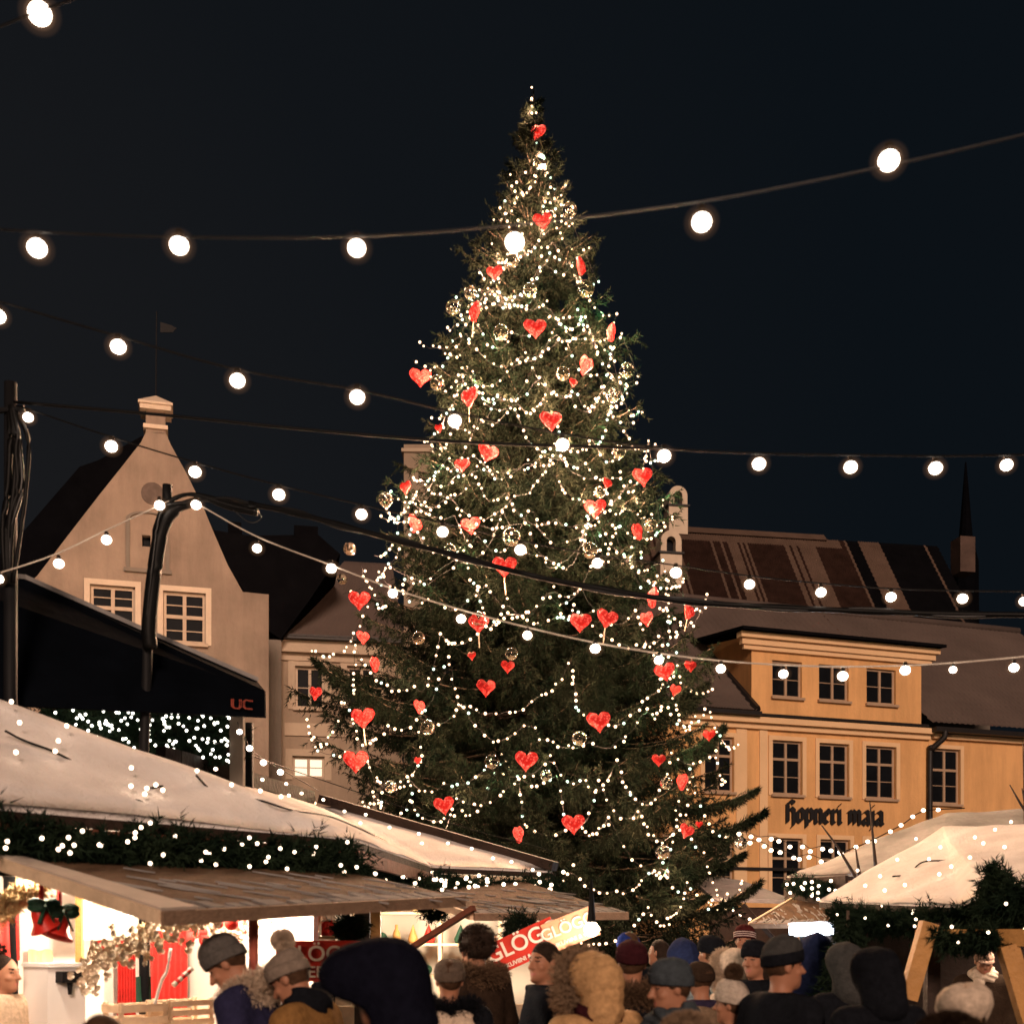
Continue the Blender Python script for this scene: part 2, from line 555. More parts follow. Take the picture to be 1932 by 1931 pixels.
def tile_roof(name, p00, p10, p11, p01, nu, nv, mats, parent, amp=0.035, col=None):
    """bilinear roof sheet with rolled tiles; p00-p10 is the eave"""
    p00, p10, p11, p01 = map(np.array, (p00, p10, p11, p01))
    su, sv = nu * 4 + 1, nv * 2
    u = np.linspace(0, 1, su)
    v = np.repeat(np.arange(nv), 2) / nv + np.tile([0.0, 0.98 / nv], nv)
    step = np.tile([1.0, 0.0], nv)
    U, Vv = np.meshgrid(u, v)
    P = (p00 * ((1 - U) * (1 - Vv))[..., None] + p10 * (U * (1 - Vv))[..., None] + p11 * (U * Vv)[..., None] + p01 * ((1 - U) * Vv)[..., None])
    n = np.cross(p10 - p00, p01 - p00)
    n = n / np.linalg.norm(n)
    if n[2] < 0: n = -n
    off = amp * np.abs(np.sin(np.pi * nu * U)) + amp * 1.2 * step[:, None]
    off = off + amp * 0.5 * rng.normal(size=U.shape) * 0.25
    P = P + n * off[..., None]
    V = P.reshape(-1, 3)
    i, j = np.meshgrid(np.arange(sv - 1), np.arange(su - 1), indexing='ij')
    a = (i * su + j).ravel()
    Fq = np.stack([a, a + 1, a + su + 1, a + su], 1)
    mi = None
    if col is not None:
        mi = col((j.ravel() + 0.5) / (su - 1), (i.ravel() + 0.5) / (sv - 1))
    return mk(name, V, Fq, mats, parent, mi, True)

# ------------------------------------------------------------------ hanging lights
def ball_mesh(name, r, mat, nu=12, nv=8):
    b = MB().ball((0, 0, 0), r, nu, nv)
    return mesh_from(name, b.V, b.F, [mat], None, True)
SOCKET = None
def socket_mesh():
    global SOCKET
    if SOCKET is None:
        b = MB().lathe([(0.075, 0.0, 0.0, 0), (0.075, 0.35, 0.35, 0), (0.0, 0.5, 0.5, 0), (-0.0, 0.0, 0.0, 0)], k=10)
        SOCKET = mesh_from('socket', [(x, y, z * 12) for x, y, z in b.V], b.F, [cable_black], None, True)
    return SOCKET

def festoon(label, wire, bulbs, group, wire_r=0.008, wire_mat=None, brad=None, lamp=None, name='festoon_string', cat='string lights', sock=True):
    """wire: list of points; bulbs: list of (point, radius)"""
    t = thing(name, label, cat, tuple(wire[0]), group)
    MB().tube(catmull(wire, 6), wire_r, 6).build('wire', wire_mat or cable_black, t, True)
    me_cache = {}
    for p, r in bulbs:
        r *= 0.85
        key = round(r, 3)
        if key not in me_cache:
            me_cache[key] = ball_mesh('bulb', key, lamp or lamp_bulb, 20, 12)
        o = link('bulb', me_cache[key], t, Vector(p) - Vector(wire[0]))
        o.scale = (1, 1, 0.88)
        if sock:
            if ('g', key) not in me_cache: me_cache[('g', key)] = ball_mesh('bloom_halo', key * 1.4, bloom_inner, 20, 12)
            gl_ = link('bloom_halo', me_cache[('g', key)], o)  # added glow around the bulb, no glass part: stands in for lens bloom
            if ('h', key) not in me_cache: me_cache[('h', key)] = ball_mesh('bloom_fringe', key * 1.95, bloom_outer, 20, 12)
            link('bloom_fringe', me_cache[('h', key)], o)  # wider, fainter added glow that softens the bloom edge
        if sock:
            s = link('socket', socket_mesh(), o, (0, 0, r * 0.92))
            s.scale = (r * 1.1,) * 3
    return t
# ================================================================== GROUND
g = M('cobbles', (0.05, 0.045, 0.042), 0.8, 0.3, 3.0, 0.6, 9)
mk('town_square', [(-300, -60, 0), (300, -60, 0), (300, 400, 0), (-300, 400, 0)], [(0, 1, 2, 3)], g)['kind'] = 'structure'

# ================================================================== YELLOW HOUSE (right)
PR = Plane(1580, 1765, 40, 0.34)
def Ruw(x, y): return PR.uw(x, y)
hb = thing('town_house', 'yellow plastered house with a wide wall dormer, snowy tiled roof and black lettering', 'house', tuple(PR.at(0, 0)))
u0, u1 = Ruw(1255, 1400)[0], Ruw(2150, 1400)[0]
ud0, ud1 = Ruw(1418, 1300)[0], Ruw(1738, 1300)[0]
w_eave = Ruw(1560, 1360)[1]
w_dorm = Ruw(1580, 1212)[1]
def rect(x0, y0, x1, y1):
    a, b = Ruw(x0, y0), Ruw(x1, y1)
    return (a[0], b[1], b[0], a[1])
dorm_w = [rect(1457, 1247, 1513, 1318), rect(1545, 1253, 1601, 1324), rect(1635, 1256, 1690, 1328)]
mid_w = [rect(1329, 1388, 1384, 1482), rect(1457, 1395, 1513, 1503), rect(1545, 1401, 1601, 1507), rect(1633, 1406, 1690, 1512)]
low_w = [rect(1329, 1585, 1384, 1688), rect(1456, 1578, 1513, 1690), rect(1547, 1579, 1603, 1692), rect(1633, 1582, 1690, 1700)]
right_w = [rect(1758, 1411, 1811, 1517)]
def level(ws):
    b = sum(r[1] for r in ws) / len(ws); d = sum(r[3] for r in ws) / len(ws)
    return [(r[0], b, r[2], d) for r in ws]
dorm_w, mid_w, low_w = level(dorm_w), level(mid_w), level(low_w)
outer = [(u0, 0), (u1, 0), (u1, w_eave), (ud1, w_eave), (ud1, w_dorm), (ud0, w_dorm), (ud0, w_eave), (u0, w_eave)]
facade(PR, outer, dorm_w + mid_w + low_w + right_w, 7.0, plaster_yellow, hb)
for r in mid_w: window(PR, r, hb, frame_brown, 3, -0.12, 0.15, plaster_peach, True, trans=0.66)
for r in low_w: window(PR, r, hb, frame_brown, 3, -0.12, 0.15, plaster_peach, True, trans=0.66)
for r in dorm_w: window(PR, r, hb, frame_brown, 2, -0.12, 0.0, None, True, trans=None)
for r in right_w: window(PR, r, hb, frame_brown, 3, -0.12, 0.14, plaster_peach, True, trans=0.62)
# pale pilaster strip at the left end, cornices, gutters
mb = MB()
for x0, x1 in ((1388, 1408), (1432, 1447)):
    rbox(mb, PR, Ruw(x0, 1500)[0], 2.9, Ruw(x1, 1500)[0], w_eave - 0.42, 0.003, 0.05)
mb.build('pilaster', plaster_peach, hb)
mb = MB()
rbox(mb, PR, u0, w_eave - 0.42, ud1 + 0.3, w_eave - 0.25, 0.004, 0.14)
rbox(mb, PR, u0, w_eave - 0.247, ud1 + 0.3, w_eave - 0.06, 0.004, 0.3)
rbox(mb, PR, ud1 + 0.42, w_eave - 0.36, u1, w_eave - 0.2, 0.004, 0.16)
mb.build('cornice', plaster_peach, hb)
mb = MB()
rbox(mb, PR, ud0 - 0.35, w_dorm - 0.5, ud1 + 0.35, w_dorm - 0.36, 0.004, 0.12)
rbox(mb, PR, ud0 - 0.45, w_dorm - 0.357, ud1 + 0.45, w_dorm - 0.16, 0.004, 0.2)
rbox(mb, PR, ud0 - 0.55, w_dorm - 0.157, ud1 + 0.55, w_dorm + 0.02, 0.004, 0.32)
mb.build('dormer_cornice', plaster_peach, hb)
mb = MB()
rbox(mb, PR, u0, w_eave - 0.05, ud0 + 0.1, w_eave + 0.08, 0.02, 0.5)
rbox(mb, PR, ud0 + 0.103, w_eave - 0.02, ud1 + 0.1, w_eave + 0.06, 0.02, 0.3)
rbox(mb, PR, ud1 + 0.2, w_eave - 0.19, u1, w_eave - 0.03, 0.02, 0.55)
mb.build('gutter', gutter_dark, hb)
mb = MB()
rbox(mb, PR, u0, 3.86, ud1, 3.96, 0.005, 0.09)
rbox(mb, PR, ud1 + 0.55, 4.35, u1, 4.5, 0.005, 0.22)
mb.build('string_course', gutter_dark, hb)
xd = ud1 + 0.27
MB().tube(catmull([PR.at(xd + 0.33, w_eave - 0.15, 0.5), PR.at(xd + 0.3, w_eave - 0.4, 0.46), PR.at(xd + 0.03, w_eave - 0.75, 0.2), PR.at(xd, w_eave - 1.1, 0.12), PR.at(xd, 3, 0.12), PR.at(xd, 0.1, 0.12)], 6), 0.1, 8).build('downpipe', gutter_dark, hb, True)
# roofs
ridge_w = Ruw(1560, 1146)[1] + 1.75
rd = 6.2
def back(u, w_, d): return PR.at(u, w_, -d)
def eav(u, o=0.5): return PR.at(u, w_eave + 0.05, o)
udm = ud0 + 0.0
tile_roof('roof', eav(u0), eav(ud0 - 0.05), back(ud0 - 0.05, ridge_w, rd), back(u0, ridge_w, rd), 30, 22, [tile_snowy], hb)
tile_roof('roof', eav(ud1 + 0.05, 0.55), eav(u1, 0.55), back(u1, ridge_w, rd), back(ud1 + 0.05, ridge_w, rd), 44, 22, [tile_snowy], hb)
kk = (w_dorm + 0.3 - w_eave) / (ridge_w - w_eave)
tile_roof('roof', back(ud0 - 0.05, w_eave + (ridge_w - w_eave) * kk, rd * kk - 0.2), back(ud1 + 0.05, w_eave + (ridge_w - w_eave) * kk, rd * kk - 0.2), back(ud1 + 0.05, ridge_w, rd), back(ud0 - 0.05, ridge_w, rd), 24, 14, [tile_snowy], hb)
mb = MB()
k2 = rd * kk + 0.6
mb.prism([PR.at(ud0 - 0.62, w_dorm + 0.024, 0.55), PR.at(ud1 + 0.62, w_dorm + 0.024, 0.55), PR.at(ud1 + 0.62, w_dorm + 0.5, -k2), PR.at(ud0 - 0.62, w_dorm + 0.5, -k2)], (0, 0, 0.1))
mb.build('dormer_roof', tile_dark, hb)
for u in (ud0, ud1):
    s = -1 if u == ud0 else 1
    mb = MB().prism([PR.at(u, w_eave - 0.1, -0.02), PR.at(u, w_dorm, -0.02), PR.at(u, w_dorm + 0.4, -k2 + 0.4), PR.at(u, w_eave, -k2 + 0.4)], PR.t * (0.12 * -s))
    mb.build('dormer_cheek', plaster_yellow, hb)
# dark flashing where the left roof meets the dormer
MB().tube([PR.at(ud0 - 0.08, w_eave + 0.12, 0.5), back(ud0 - 0.08, w_eave + (ridge_w - w_eave) * kk + 0.1, rd * kk)], 0.13, 6).build('flashing', gutter_dark, hb)
MB().tube([back(u0, ridge_w + 0.05, rd), back(u1, ridge_w + 0.05, rd)], 0.16, 8).build('ridge_cap', tile_snowy, hb, True)

# black broken-letter sign
def pen(strokes, nib):
    mb = MB()
    h = Vector((math.cos(R_(38)), math.sin(R_(38)))) * nib / 2
    for s in strokes:
        for (x0, y0), (x1, y1) in zip(s, s[1:]):
            q = [(x0 - h.x, y0 - h.y), (x0 + h.x, y0 + h.y), (x1 + h.x, y1 + h.y), (x1 - h.x, y1 - h.y)]
            mb.poly([(a, b, 0) for a, b in q])
    return mb
GL = {
 'H': (0.78, [[(0.14, 0.0), (0.14, 1.32), (0.34, 1.5), (0.58, 1.4), (0.62, 1.3)], [(0.14, 0.82), (0.4, 1.0), (0.62, 0.82), (0.62, -0.12), (0.5, -0.3)]]),
 'o': (0.72, [[(0.15, 0.18), (0.15, 0.8), (0.36, 0.98), (0.57, 0.8), (0.57, 0.2), (0.36, 0.02), (0.15, 0.18)]]),
 'p': (0.72, [[(0.02, 0.9), (0.15, 0.98), (0.15, -0.28)], [(0.15, 0.82), (0.38, 0.98), (0.57, 0.8), (0.57, 0.2), (0.36, 0.02), (0.15, 0.14)]]),
 'n': (0.72, [[(0.02, 0.9), (0.15, 0.95), (0.15, 0.06), (0.25, 0.0)], [(0.15, 0.82), (0.38, 0.98), (0.57, 0.82), (0.57, 0.08), (0.66, 0.02)]]),
 'e': (0.64, [[(0.56, 0.16), (0.36, 0.02), (0.15, 0.18), (0.15, 0.8), (0.36, 0.98), (0.54, 0.8), (0.46, 0.6), (0.18, 0.46)]]),
 'r': (0.58, [[(0.02, 0.9), (0.16, 0.96), (0.16, 0.12), (0.28, 0.0), (0.42, 0.1)], [(0.16, 0.8), (0.4, 0.98), (0.48, 0.84)]]),
 'i': (0.32, [[(0.02, 0.9), (0.15, 0.95), (0.15, 0.08), (0.27, 0.0)], [(0.10, 1.24), (0.2, 1.36)]]),
 'm': (1.12, [[(0.02, 0.9), (0.15, 0.95), (0.15, 0.06)], [(0.15, 0.82), (0.36, 0.98), (0.53, 0.82), (0.53, 0.06)], [(0.53, 0.82), (0.74, 0.98), (0.92, 0.82), (0.92, 0.08), (1.02, 0.02)]]),
 'a': (0.74, [[(0.15, 0.86), (0.36, 0.98), (0.57, 0.84), (0.57, 0.08), (0.68, 0.02)], [(0.57, 0.5), (0.36, 0.56), (0.15, 0.4), (0.15, 0.16), (0.34, 0.02), (0.57, 0.2)]]),
 'j': (0.34, [[(0.04, 0.9), (0.17, 0.95), (0.17, -0.12), (0.04, -0.3)], [(0.12, 1.24), (0.22, 1.36)]]),
 ' ': (0.55, []),
}
ua, wa = Ruw(1481, 1549.5)
ub, wb = Ruw(1665, 1560)
total = sum(GL[c][0] for c in 'Hopneri maja')
xh = (ub - ua) / total
base = (wa + wb) / 2 + 0.02
mb = MB()
cur = ua
for ci, c in enumerate('Hopneri maja'):
    wd, st = GL[c]
    p = pen(st, 0.36)
    for q in range(len(p.F)):
        f = p.F[q]
        mb.prism([PR.at(cur + p.V[i][0] * xh, base + p.V[i][1] * xh, 0.02 + 0.0007 * q + 0.0003 * (ci % 2)) for i in f], PR.n * 0.06)
    cur += wd * xh
mb.build('lettering', letter_black, hb)

# ================================================================== REAR HOUSE with long ridge and two arched chimneys
PB = Plane(1500, 1765, 52, 0.17)
rb = thing('long_roofed_house', 'house behind the yellow one with a long steep tiled roof and two arched chimneys', 'house', tuple(PB.at(0, 0)))
ub0, ub1 = PB.uw(1120, 1100)[0], PB.uw(1868, 1100)[0]
wr0 = PB.uw(1540, 1008)[1] + 1.4
we0 = 14.0
facade(PB, [(ub0, 0), (ub1, 0), (ub1, we0), (ub0, we0)], [], 9.0, plaster_shadow, rb)
srng = np.random.default_rng(3)
ncol = 150
stripe = srng.random(ncol)
edge = srng.random(ncol)
def stripes(u, v):
    k = np.minimum((u * ncol).astype(int), ncol - 1)
    s = 0.75 * stripe[k] + 0.30 * np.sin(k * 0.21 + 1.2) + 0.1 * np.sin(k * 0.07)
    o = np.where(s > 0.55, 1, 0)
    o = np.where((u > 0.74) & (s < 0.62), 2, o)
    o = np.where((v > 0.93) & (u < 0.72), 1, o)
    o = np.where((o == 0) & (v < 0.06 + 0.12 * edge[k]), 1, o)
    return o
tile_roof('roof', PB.at(ub0, we0 - 0.1, 0.5), PB.at(ub1, we0 - 0.1, 0.5), PB.at(ub1, wr0, -4.6), PB.at(ub0, wr0, -4.6), ncol, 26, [tile_red, tile_frost, tile_dark], rb, 0.05, stripes)
mb = MB()
mb.prism([PB.at(ub0, wr0 - 0.1, -4.3), PB.at(PB.uw(1640, 1000)[0], wr0 - 0.1, -4.3), PB.at(PB.uw(1640, 1000)[0], wr0 + 0.28, -4.7), PB.at(ub0, wr0 + 0.28, -4.7)], (0, 0.4, 0))
mb.build('ridge_cap', tile_frost, rb)
def arched_chimney(x0, x1, ytop, ybot, out, parent):
    a = PB.uw(x0, ybot, out); b = PB.uw(x1, ytop, out)
    ul, ur, wb_, wt = a[0], b[0], a[1] - 0.5, b[1]
    wd = ur - ul
    cap = wt - wd * 1.0
    mb = MB()
    rbox(mb, PB, ul - 0.02, wb_, ur + 0.02, cap - 0.09, out - 0.9, out)
    ch = mb.build('chimney', trim_white, parent)
    mb = MB()
    rbox(mb, PB, ul - 0.1, cap - 0.087, ur + 0.1, cap, out - 0.98, out + 0.08)
    mb.build('band', gutter_dark, ch)
    mb = MB()
    m = (ul + ur) / 2
    r1, r0 = wd / 2, wd * 0.22
    k = 12
    zc = wt - r1
    for i in range(k):
        q0, q1 = math.pi * i / k, math.pi * (i + 1) / k
        pts = [(m + r1 * math.cos(q0), zc + r1 * math.sin(q0)), (m + r1 * math.cos(q1), zc + r1 * math.sin(q1)), (m + r0 * math.cos(q1), zc + r0 * math.sin(q1)), (m + r0 * math.cos(q0), zc + r0 * math.sin(q0))]
        mb.prism([PB.at(p[0], p[1], out) for p in pts], PB.n * -0.8)
    rbox(mb, PB, ul, cap + 0.003, m - r0, zc, out - 0.8, out); rbox(mb, PB, m + r0, cap + 0.003, ur, zc, out - 0.8, out)
    mb.build('arch', trim_white, ch)
    mb = MB()
    rbox(mb, PB, m - r0 * 1.05, cap + 0.003, m + r0 * 1.05, zc + r0 * 1.05, out - 0.7, out - 0.4)
    mb.build('flue', pane_dark, ch)
arched_chimney(1263, 1297, 917, 985, -4.3, rb)
arched_chimney(1247, 1286, 1001, 1080, -1.0, rb)
mb = MB()
a = PB.uw(1812, 1046, -4.4); b = PB.uw(1840, 1012, -4.4)
rbox(mb, PB, a[0], a[1] - 0.8, b[0], b[1], -5.3, -4.4)
mb.build('chimney', tile_brown, rb)
# slim church spire, hardly visible against the sky
sp = pt(1822, 1015, 95)
MB().lathe([(-38, 1.2, 1.2, 0), (-2, 1.0, 1.0, 0), (0, 0.55, 0.55, 0), (6.0, 0.06, 0.06, 0), (6.1, 0, 0, 0)], tuple(sp), 10).build('spire', M('slate', (0.003, 0.003, 0.004), 1.0, 0.2, 1, spec=0.0), None)
tag(bpy.data.objects['spire'], 'slim dark spire far behind the long roof, hardly seen against the sky', 'spire')

# ================================================================== LEFT GABLE HOUSE
PL = Plane(290, 1765, 30, 0.27)
def Luw(x, y): return PL.uw(x, y)
lg = thing('gabled_house', 'beige gabled house with curved gable, arched niche and stone finial on top', 'house', tuple(PL.at(0, 0)))
ol = [(507, 1760), (507, 1121), (458, 1116), (430, 1066), (404, 1006), (385, 960), (352, 893), (322, 838), (312, 815), (275, 815), (266, 834), (230, 880), (190, 930), (128, 1010), (70, 1086), (30, 1120), (-60, 1122), (-60, 1760)]
outer = [Luw(*p) for p in ol]
outer = [(u, 0.0) if abs(y - 1760) < 1 else (u, w_) for (u, w_), (x, y) in zip(outer, ol)][::-1]
wl = [(*Luw(170, 1187), *Luw(255, 1108)), (*Luw(308, 1210), *Luw(388, 1120)), (*Luw(268, 1030), *Luw(284, 1010))]
holes = [(a, b, c, d) for a, b, c, d in wl]
facade(PL, outer, holes, 1.0, plaster_beige, lg)
for h in holes[:2]:
    window(PL, h, lg, frame_cream, 4, -0.1, 0.14, trim_white, True, trans=0.52, fw=0.075)
h = holes[2]
mk('loft_hole', [PL.at(h[0], h[1], -0.2), PL.at(h[2], h[1], -0.2), PL.at(h[2], h[3], -0.2), PL.at(h[0], h[3], -0.2)], [(0, 1, 2, 3)], pane_dark, lg)
# arched panel frame round the loft hole, round niche above
mb = MB()
a = Luw(238, 1078); b = Luw(320, 985)
ul, ur, wl_, wt = a[0], b[0], a[1], b[1]
m = (ul + ur) / 2
k = 12
for i in range(k):
    q0, q1 = math.pi * i / k, math.pi * (i + 1) / k
    r1, r0 = (ur - ul) / 2, (ur - ul) / 2 - 0.09
    pts = [(m + r1 * math.cos(q0), wt + 0.4 * r1 * math.sin(q0)), (m + r1 * math.cos(q1), wt + 0.4 * r1 * math.sin(q1)), (m + r0 * math.cos(q1), wt + 0.4 * r0 * math.sin(q1)), (m + r0 * math.cos(q0), wt + 0.4 * r0 * math.sin(q0))]
    mb.prism([PL.at(p[0], p[1], 0.003) for p in pts], PL.n * 0.05)
rbox(mb, PL, ul, wl_ + 0.1, ul + 0.09, wt, 0.003, 0.053); rbox(mb, PL, ur - 0.09, wl_ + 0.1, ur, wt, 0.003, 0.053)
rbox(mb, PL, ul - 0.05, wl_, ur + 0.05, wl_ + 0.097, 0.003, 0.08)
mb.build('niche_frame', plaster_shadow, lg)
c_ = Luw(288, 931)
mb = MB()
for i in range(18):
    q0, q1 = 2 * math.pi * i / 18, 2 * math.pi * (i + 1) / 18
    mb.prism([PL.at(c_[0], c_[1], 0.004), PL.at(c_[0] + 0.28 * math.cos(q0), c_[1] + 0.28 * math.sin(q0), 0.004), PL.at(c_[0] + 0.28 * math.cos(q1), c_[1] + 0.28 * math.sin(q1), 0.004)], PL.n * 0.02)
mb.build('round_niche', M('niche_grey', (0.12, 0.09, 0.075), 0.9), lg)
# finial: neck bands and a pyramid cap
mb = MB()
n0, n1 = Luw(275, 815), Luw(312, 778)
rbox(mb, PL, n0[0], n0[1] + 0.003, n1[0], n1[1], -0.45, 0.0)
fin = mb.build('finial', plaster_beige, lg)
mb = MB()
z0 = n0[1] + 0.1
rbox(mb, PL, n0[0] - 0.06, z0, n1[0] + 0.06, z0 + 0.1, -0.5, 0.06)
rbox(mb, PL, n0[0] - 0.14, n1[1] + 0.002, n1[0] + 0.14, n1[1] + 0.12, -0.58, 0.14)
mb.build('finial_band', trim_white, fin)
mb = MB()
tp = Luw(295, 739)
a_, b_ = n0[0] - 0.18, n1[0] + 0.18
z1 = n1[1] + 0.123
apex = PL.at((a_ + b_) / 2, tp[1], -0.22)
q = [PL.at(a_, z1, 0.18), PL.at(b_, z1, 0.18), PL.at(b_, z1, -0.62), PL.at(a_, z1, -0.62)]
q2 = [p + Vector((0, 0, 0.06)) for p in q]
mb.add(q + q2 + [apex], [(3, 2, 1, 0), (0, 1, 5, 4), (1, 2, 6, 5), (2, 3, 7, 6), (3, 0, 4, 7), (4, 5, 8), (5, 6, 8), (6, 7, 8), (7, 4, 8)])
mb.build('finial_cap', trim_white, fin)
vane = MB().tube([apex - Vector((0, 0, 0.05)), PL.at((a_ + b_) / 2 + 0.02, Luw(300, 580)[1], -0.22)], 0.016, 6)
vb = Luw(302, 612)
vane.prism([PL.at(vb[0], vb[1] - 0.1, -0.22), PL.at(vb[0] + 0.3, vb[1] - 0.06, -0.22), PL.at(vb[0] + 0.4, vb[1] + 0.06, -0.22), PL.at(vb[0] + 0.26, vb[1] + 0.12, -0.22), PL.at(vb[0], vb[1] + 0.16, -0.22)], PL.n * 0.02)
vane.build('weather_vane', metal_dark, lg)
# house roof behind the gable wall
mb = MB()
top = PL.at(*Luw(294, 845), -0.2)
for sx, ye in ((40, 1125), (470, 1112)):
    lo = PL.at(*Luw(sx, ye), -0.2)
    mb.prism([lo, top, top - PL.n * 9, lo - PL.n * 9], (0, 0, -0.15))
mb.build('roof', tile_dark, lg)

# dark neighbours behind and beside it
PD = Plane(150, 1765, 37, 0.25)
dl = thing('dark_roofed_house', 'tall dark roof behind the beige gable, on its left side', 'house', tuple(PD.at(0, 0)))
P = [PD.uw(*p, -0.6) for p in ((-120, 1200), (-120, 1130), (20, 1030), (150, 880), (185, 868), (268, 822), (330, 900), (360, 1100), (360, 1200))]
P[0] = (P[0][0], 0); P[-1] = (P[-1][0], 0)
facade(PD, [P[0], P[-1], (P[-1][0], 8), (P[0][0], 8)], [], 6, plaster_shadow, dl)
mb = MB()
mb.prism([PD.at(P[0][0], 8.003, 0.3)] + [PD.at(u, w_, -0.6) for u, w_ in P[1:-1]] + [PD.at(P[-1][0], 8.003, 0.3)], PD.n * -1.5)
mb.build('roof', tile_dark, dl)
PD2 = Plane(520, 1765, 33.5, 0.2)
d2 = thing('dark_gabled_house', 'narrow unlit house with steep dark roof between the beige gable and the cream house', 'house', tuple(PD2.at(0, 0)))
P = [PD2.uw(*p) for p in ((380, 1765), (545, 1765), (530, 1205), (585, 1130), (642, 1045), (600, 1008), (470, 1010), (405, 1000), (375, 950), (380, 1110))]
P[0] = (P[0][0], 0); P[1] = (P[1][0], 0)
mb = MB()
mb.prism([PD2.at(u, w_, 0) for u, w_ in P[2:]], PD2.n * -3)
mb.build('roof', tile_dark, d2)
mb = MB()
rbox(mb, PD2, PD2.uw(470, 1300)[0], 0, PD2.uw(531, 1300)[0], P[2][1] - 0.003, -3, -0.1)
mb.build('wall', plaster_shadow, d2)
for x0, x1, yt in ((555, 600, 993), (430, 455, 985)):
    mb = MB()
    a = PD2.uw(x0, 1030, -1.4); b = PD2.uw(x1, yt, -1.4)
    rbox(mb, PD2, a[0], a[1] - 0.6, b[0], b[1], -2.2, -1.4)
    mb.build('chimney', tile_dark, d2)

# ================================================================== CREAM HOUSE (middle, behind the tree)
PM = Plane(610, 1765, 34.5, 0.18)
mh = thing('cream_house', 'cream house with pale window surrounds and a brown roof, half hidden by the christmas tree', 'house', tuple(PM.at(0, 0)))
def Mu(x, y): return PM.uw(x, y)
um0, um1 = Mu(527, 1300)[0], Mu(760, 1300)[0]
wme = Mu(600, 1212)[1]
hm = [(*Mu(557, 1334), *Mu(612, 1258)), (*Mu(552, 1466), *Mu(612, 1427))]
hm.append((*Mu(655, 1334), *Mu(710, 1258)))
facade(PM, [(um0, 0), (um1, 0), (um1, wme), (um0, wme)], hm, 6, plaster_cream, mh)
window(PM, hm[0], mh, frame_cream, 2, -0.14, 0.2, plaster_band, True, trans=None)
window(PM, hm[2], mh, frame_cream, 2, -0.14, 0.2, plaster_band, True, trans=None)
window(PM, hm[1], mh, frame_cream, 2, -0.14, 0.2, plaster_band, False, trans=None, pane=pane_lit)
mb = MB()
rbox(mb, PM, um0 - 0.05, wme - 0.55, um1, wme - 0.35, 0.004, 0.08)
rbox(mb, PM, um0 - 0.05, wme - 0.347, um1, wme - 0.02, 0.004, 0.28)
mb.build('cornice', plaster_band, mh)
mb = MB()
rbox(mb, PM, um0 + 0.15, Mu(570, 1388)[1], um1, Mu(570, 1364)[1], 0.003, 0.06)
mb.build('wall_band', plaster_band, mh)
mb = MB()
rbox(mb, PM, um0 - 0.1, wme - 0.015, um1, wme + 0.1, 0.02, 0.5)
mb.build('gutter', gutter_dark, mh)
wmr = Mu(640, 1062)[1] + 1.3
tile_roof('roof', PM.at(um0, wme + 0.02, 0.5), PM.at(um1, wme + 0.02, 0.5), PM.at(um1, wmr, -4), PM.at(um0 + 2.0, wmr, -4), 26, 20, [tile_snowy], mh, 0.02)
# tall lit chimney seen beside the tree
a = pt(762, 960, 42); b = pt(812, 838, 42)
mb = MB().box(((a.x + b.x) / 2, 42.4, (7 + b.z) / 2), (b.x - a.x, 0.8, b.z - 7.0))
ch = mb.build('chimney_stack', plaster_cream)
tag(ch, 'tall cream chimney stack just left of the christmas tree, lit warm', 'chimney')
MB().box(((a.x + b.x) / 2, 42.4, b.z - 0.22), (b.x - a.x + 0.16, 0.96, 0.12)).build('cornice', plaster_band, ch)

# ================================================================== CHRISTMAS TREE
TX, TY = (1006 - CX) / F * 22, 22.0
TTOP = pt(1003, 205, 22).z
_ty = [170, 230, 330, 400, 500, 570, 640, 700, 800, 900, 1000, 1060, 1130, 1200, 1280, 1400, 1500, 1650]
_tw = [3, 12, 54, 76, 118, 154, 172, 204, 212, 256, 258, 262, 318, 350, 374, 390, 404, 404]
_tz = [pt(0, y, 22).z for y in _ty][::-1]
_tr = [w_ / F * 22 for w_ in _tw][::-1]
_ly = [600, 660, 690, 715, 740, 860, 900, 940, 985, 1010, 1040, 1070, 1100, 1140, 1230, 1300, 1400, 1450, 1520]
_le = [0, 6, 32, 30, 8, 10, 30, 34, 20, 46, 74, 62, 44, 36, 40, 42, 36, 26, 0]
_lz = [pt(0, y, 22).z for y in _ly][::-1]
_lr = [w_ / F * 22 for w_ in _le][::-1]
def tree_r(z, side=0.0):
    return float(np.interp(z, _tz, _tr)) + max(0.0, side) * 1.1 * float(np.interp(z, _lz, _lr))
trg = np.random.default_rng(21)
tree = thing('christmas_tree', 'tall decorated spruce christmas tree standing in the middle of the square', 'tree', (TX, TY, 0))
mb = MB()
zs = np.linspace(0, TTOP + 0.25, 24)
mb.tube([(TX + 0.03 * math.sin(z * 0.9), TY, z) for z in zs], [max(0.008, 0.24 * (1 - z / (TTOP + 0.4))) for z in zs], 10)
mb.build('trunk', bark, tree, True)
A, B = [], []
limbs = MB()
z = 0.7
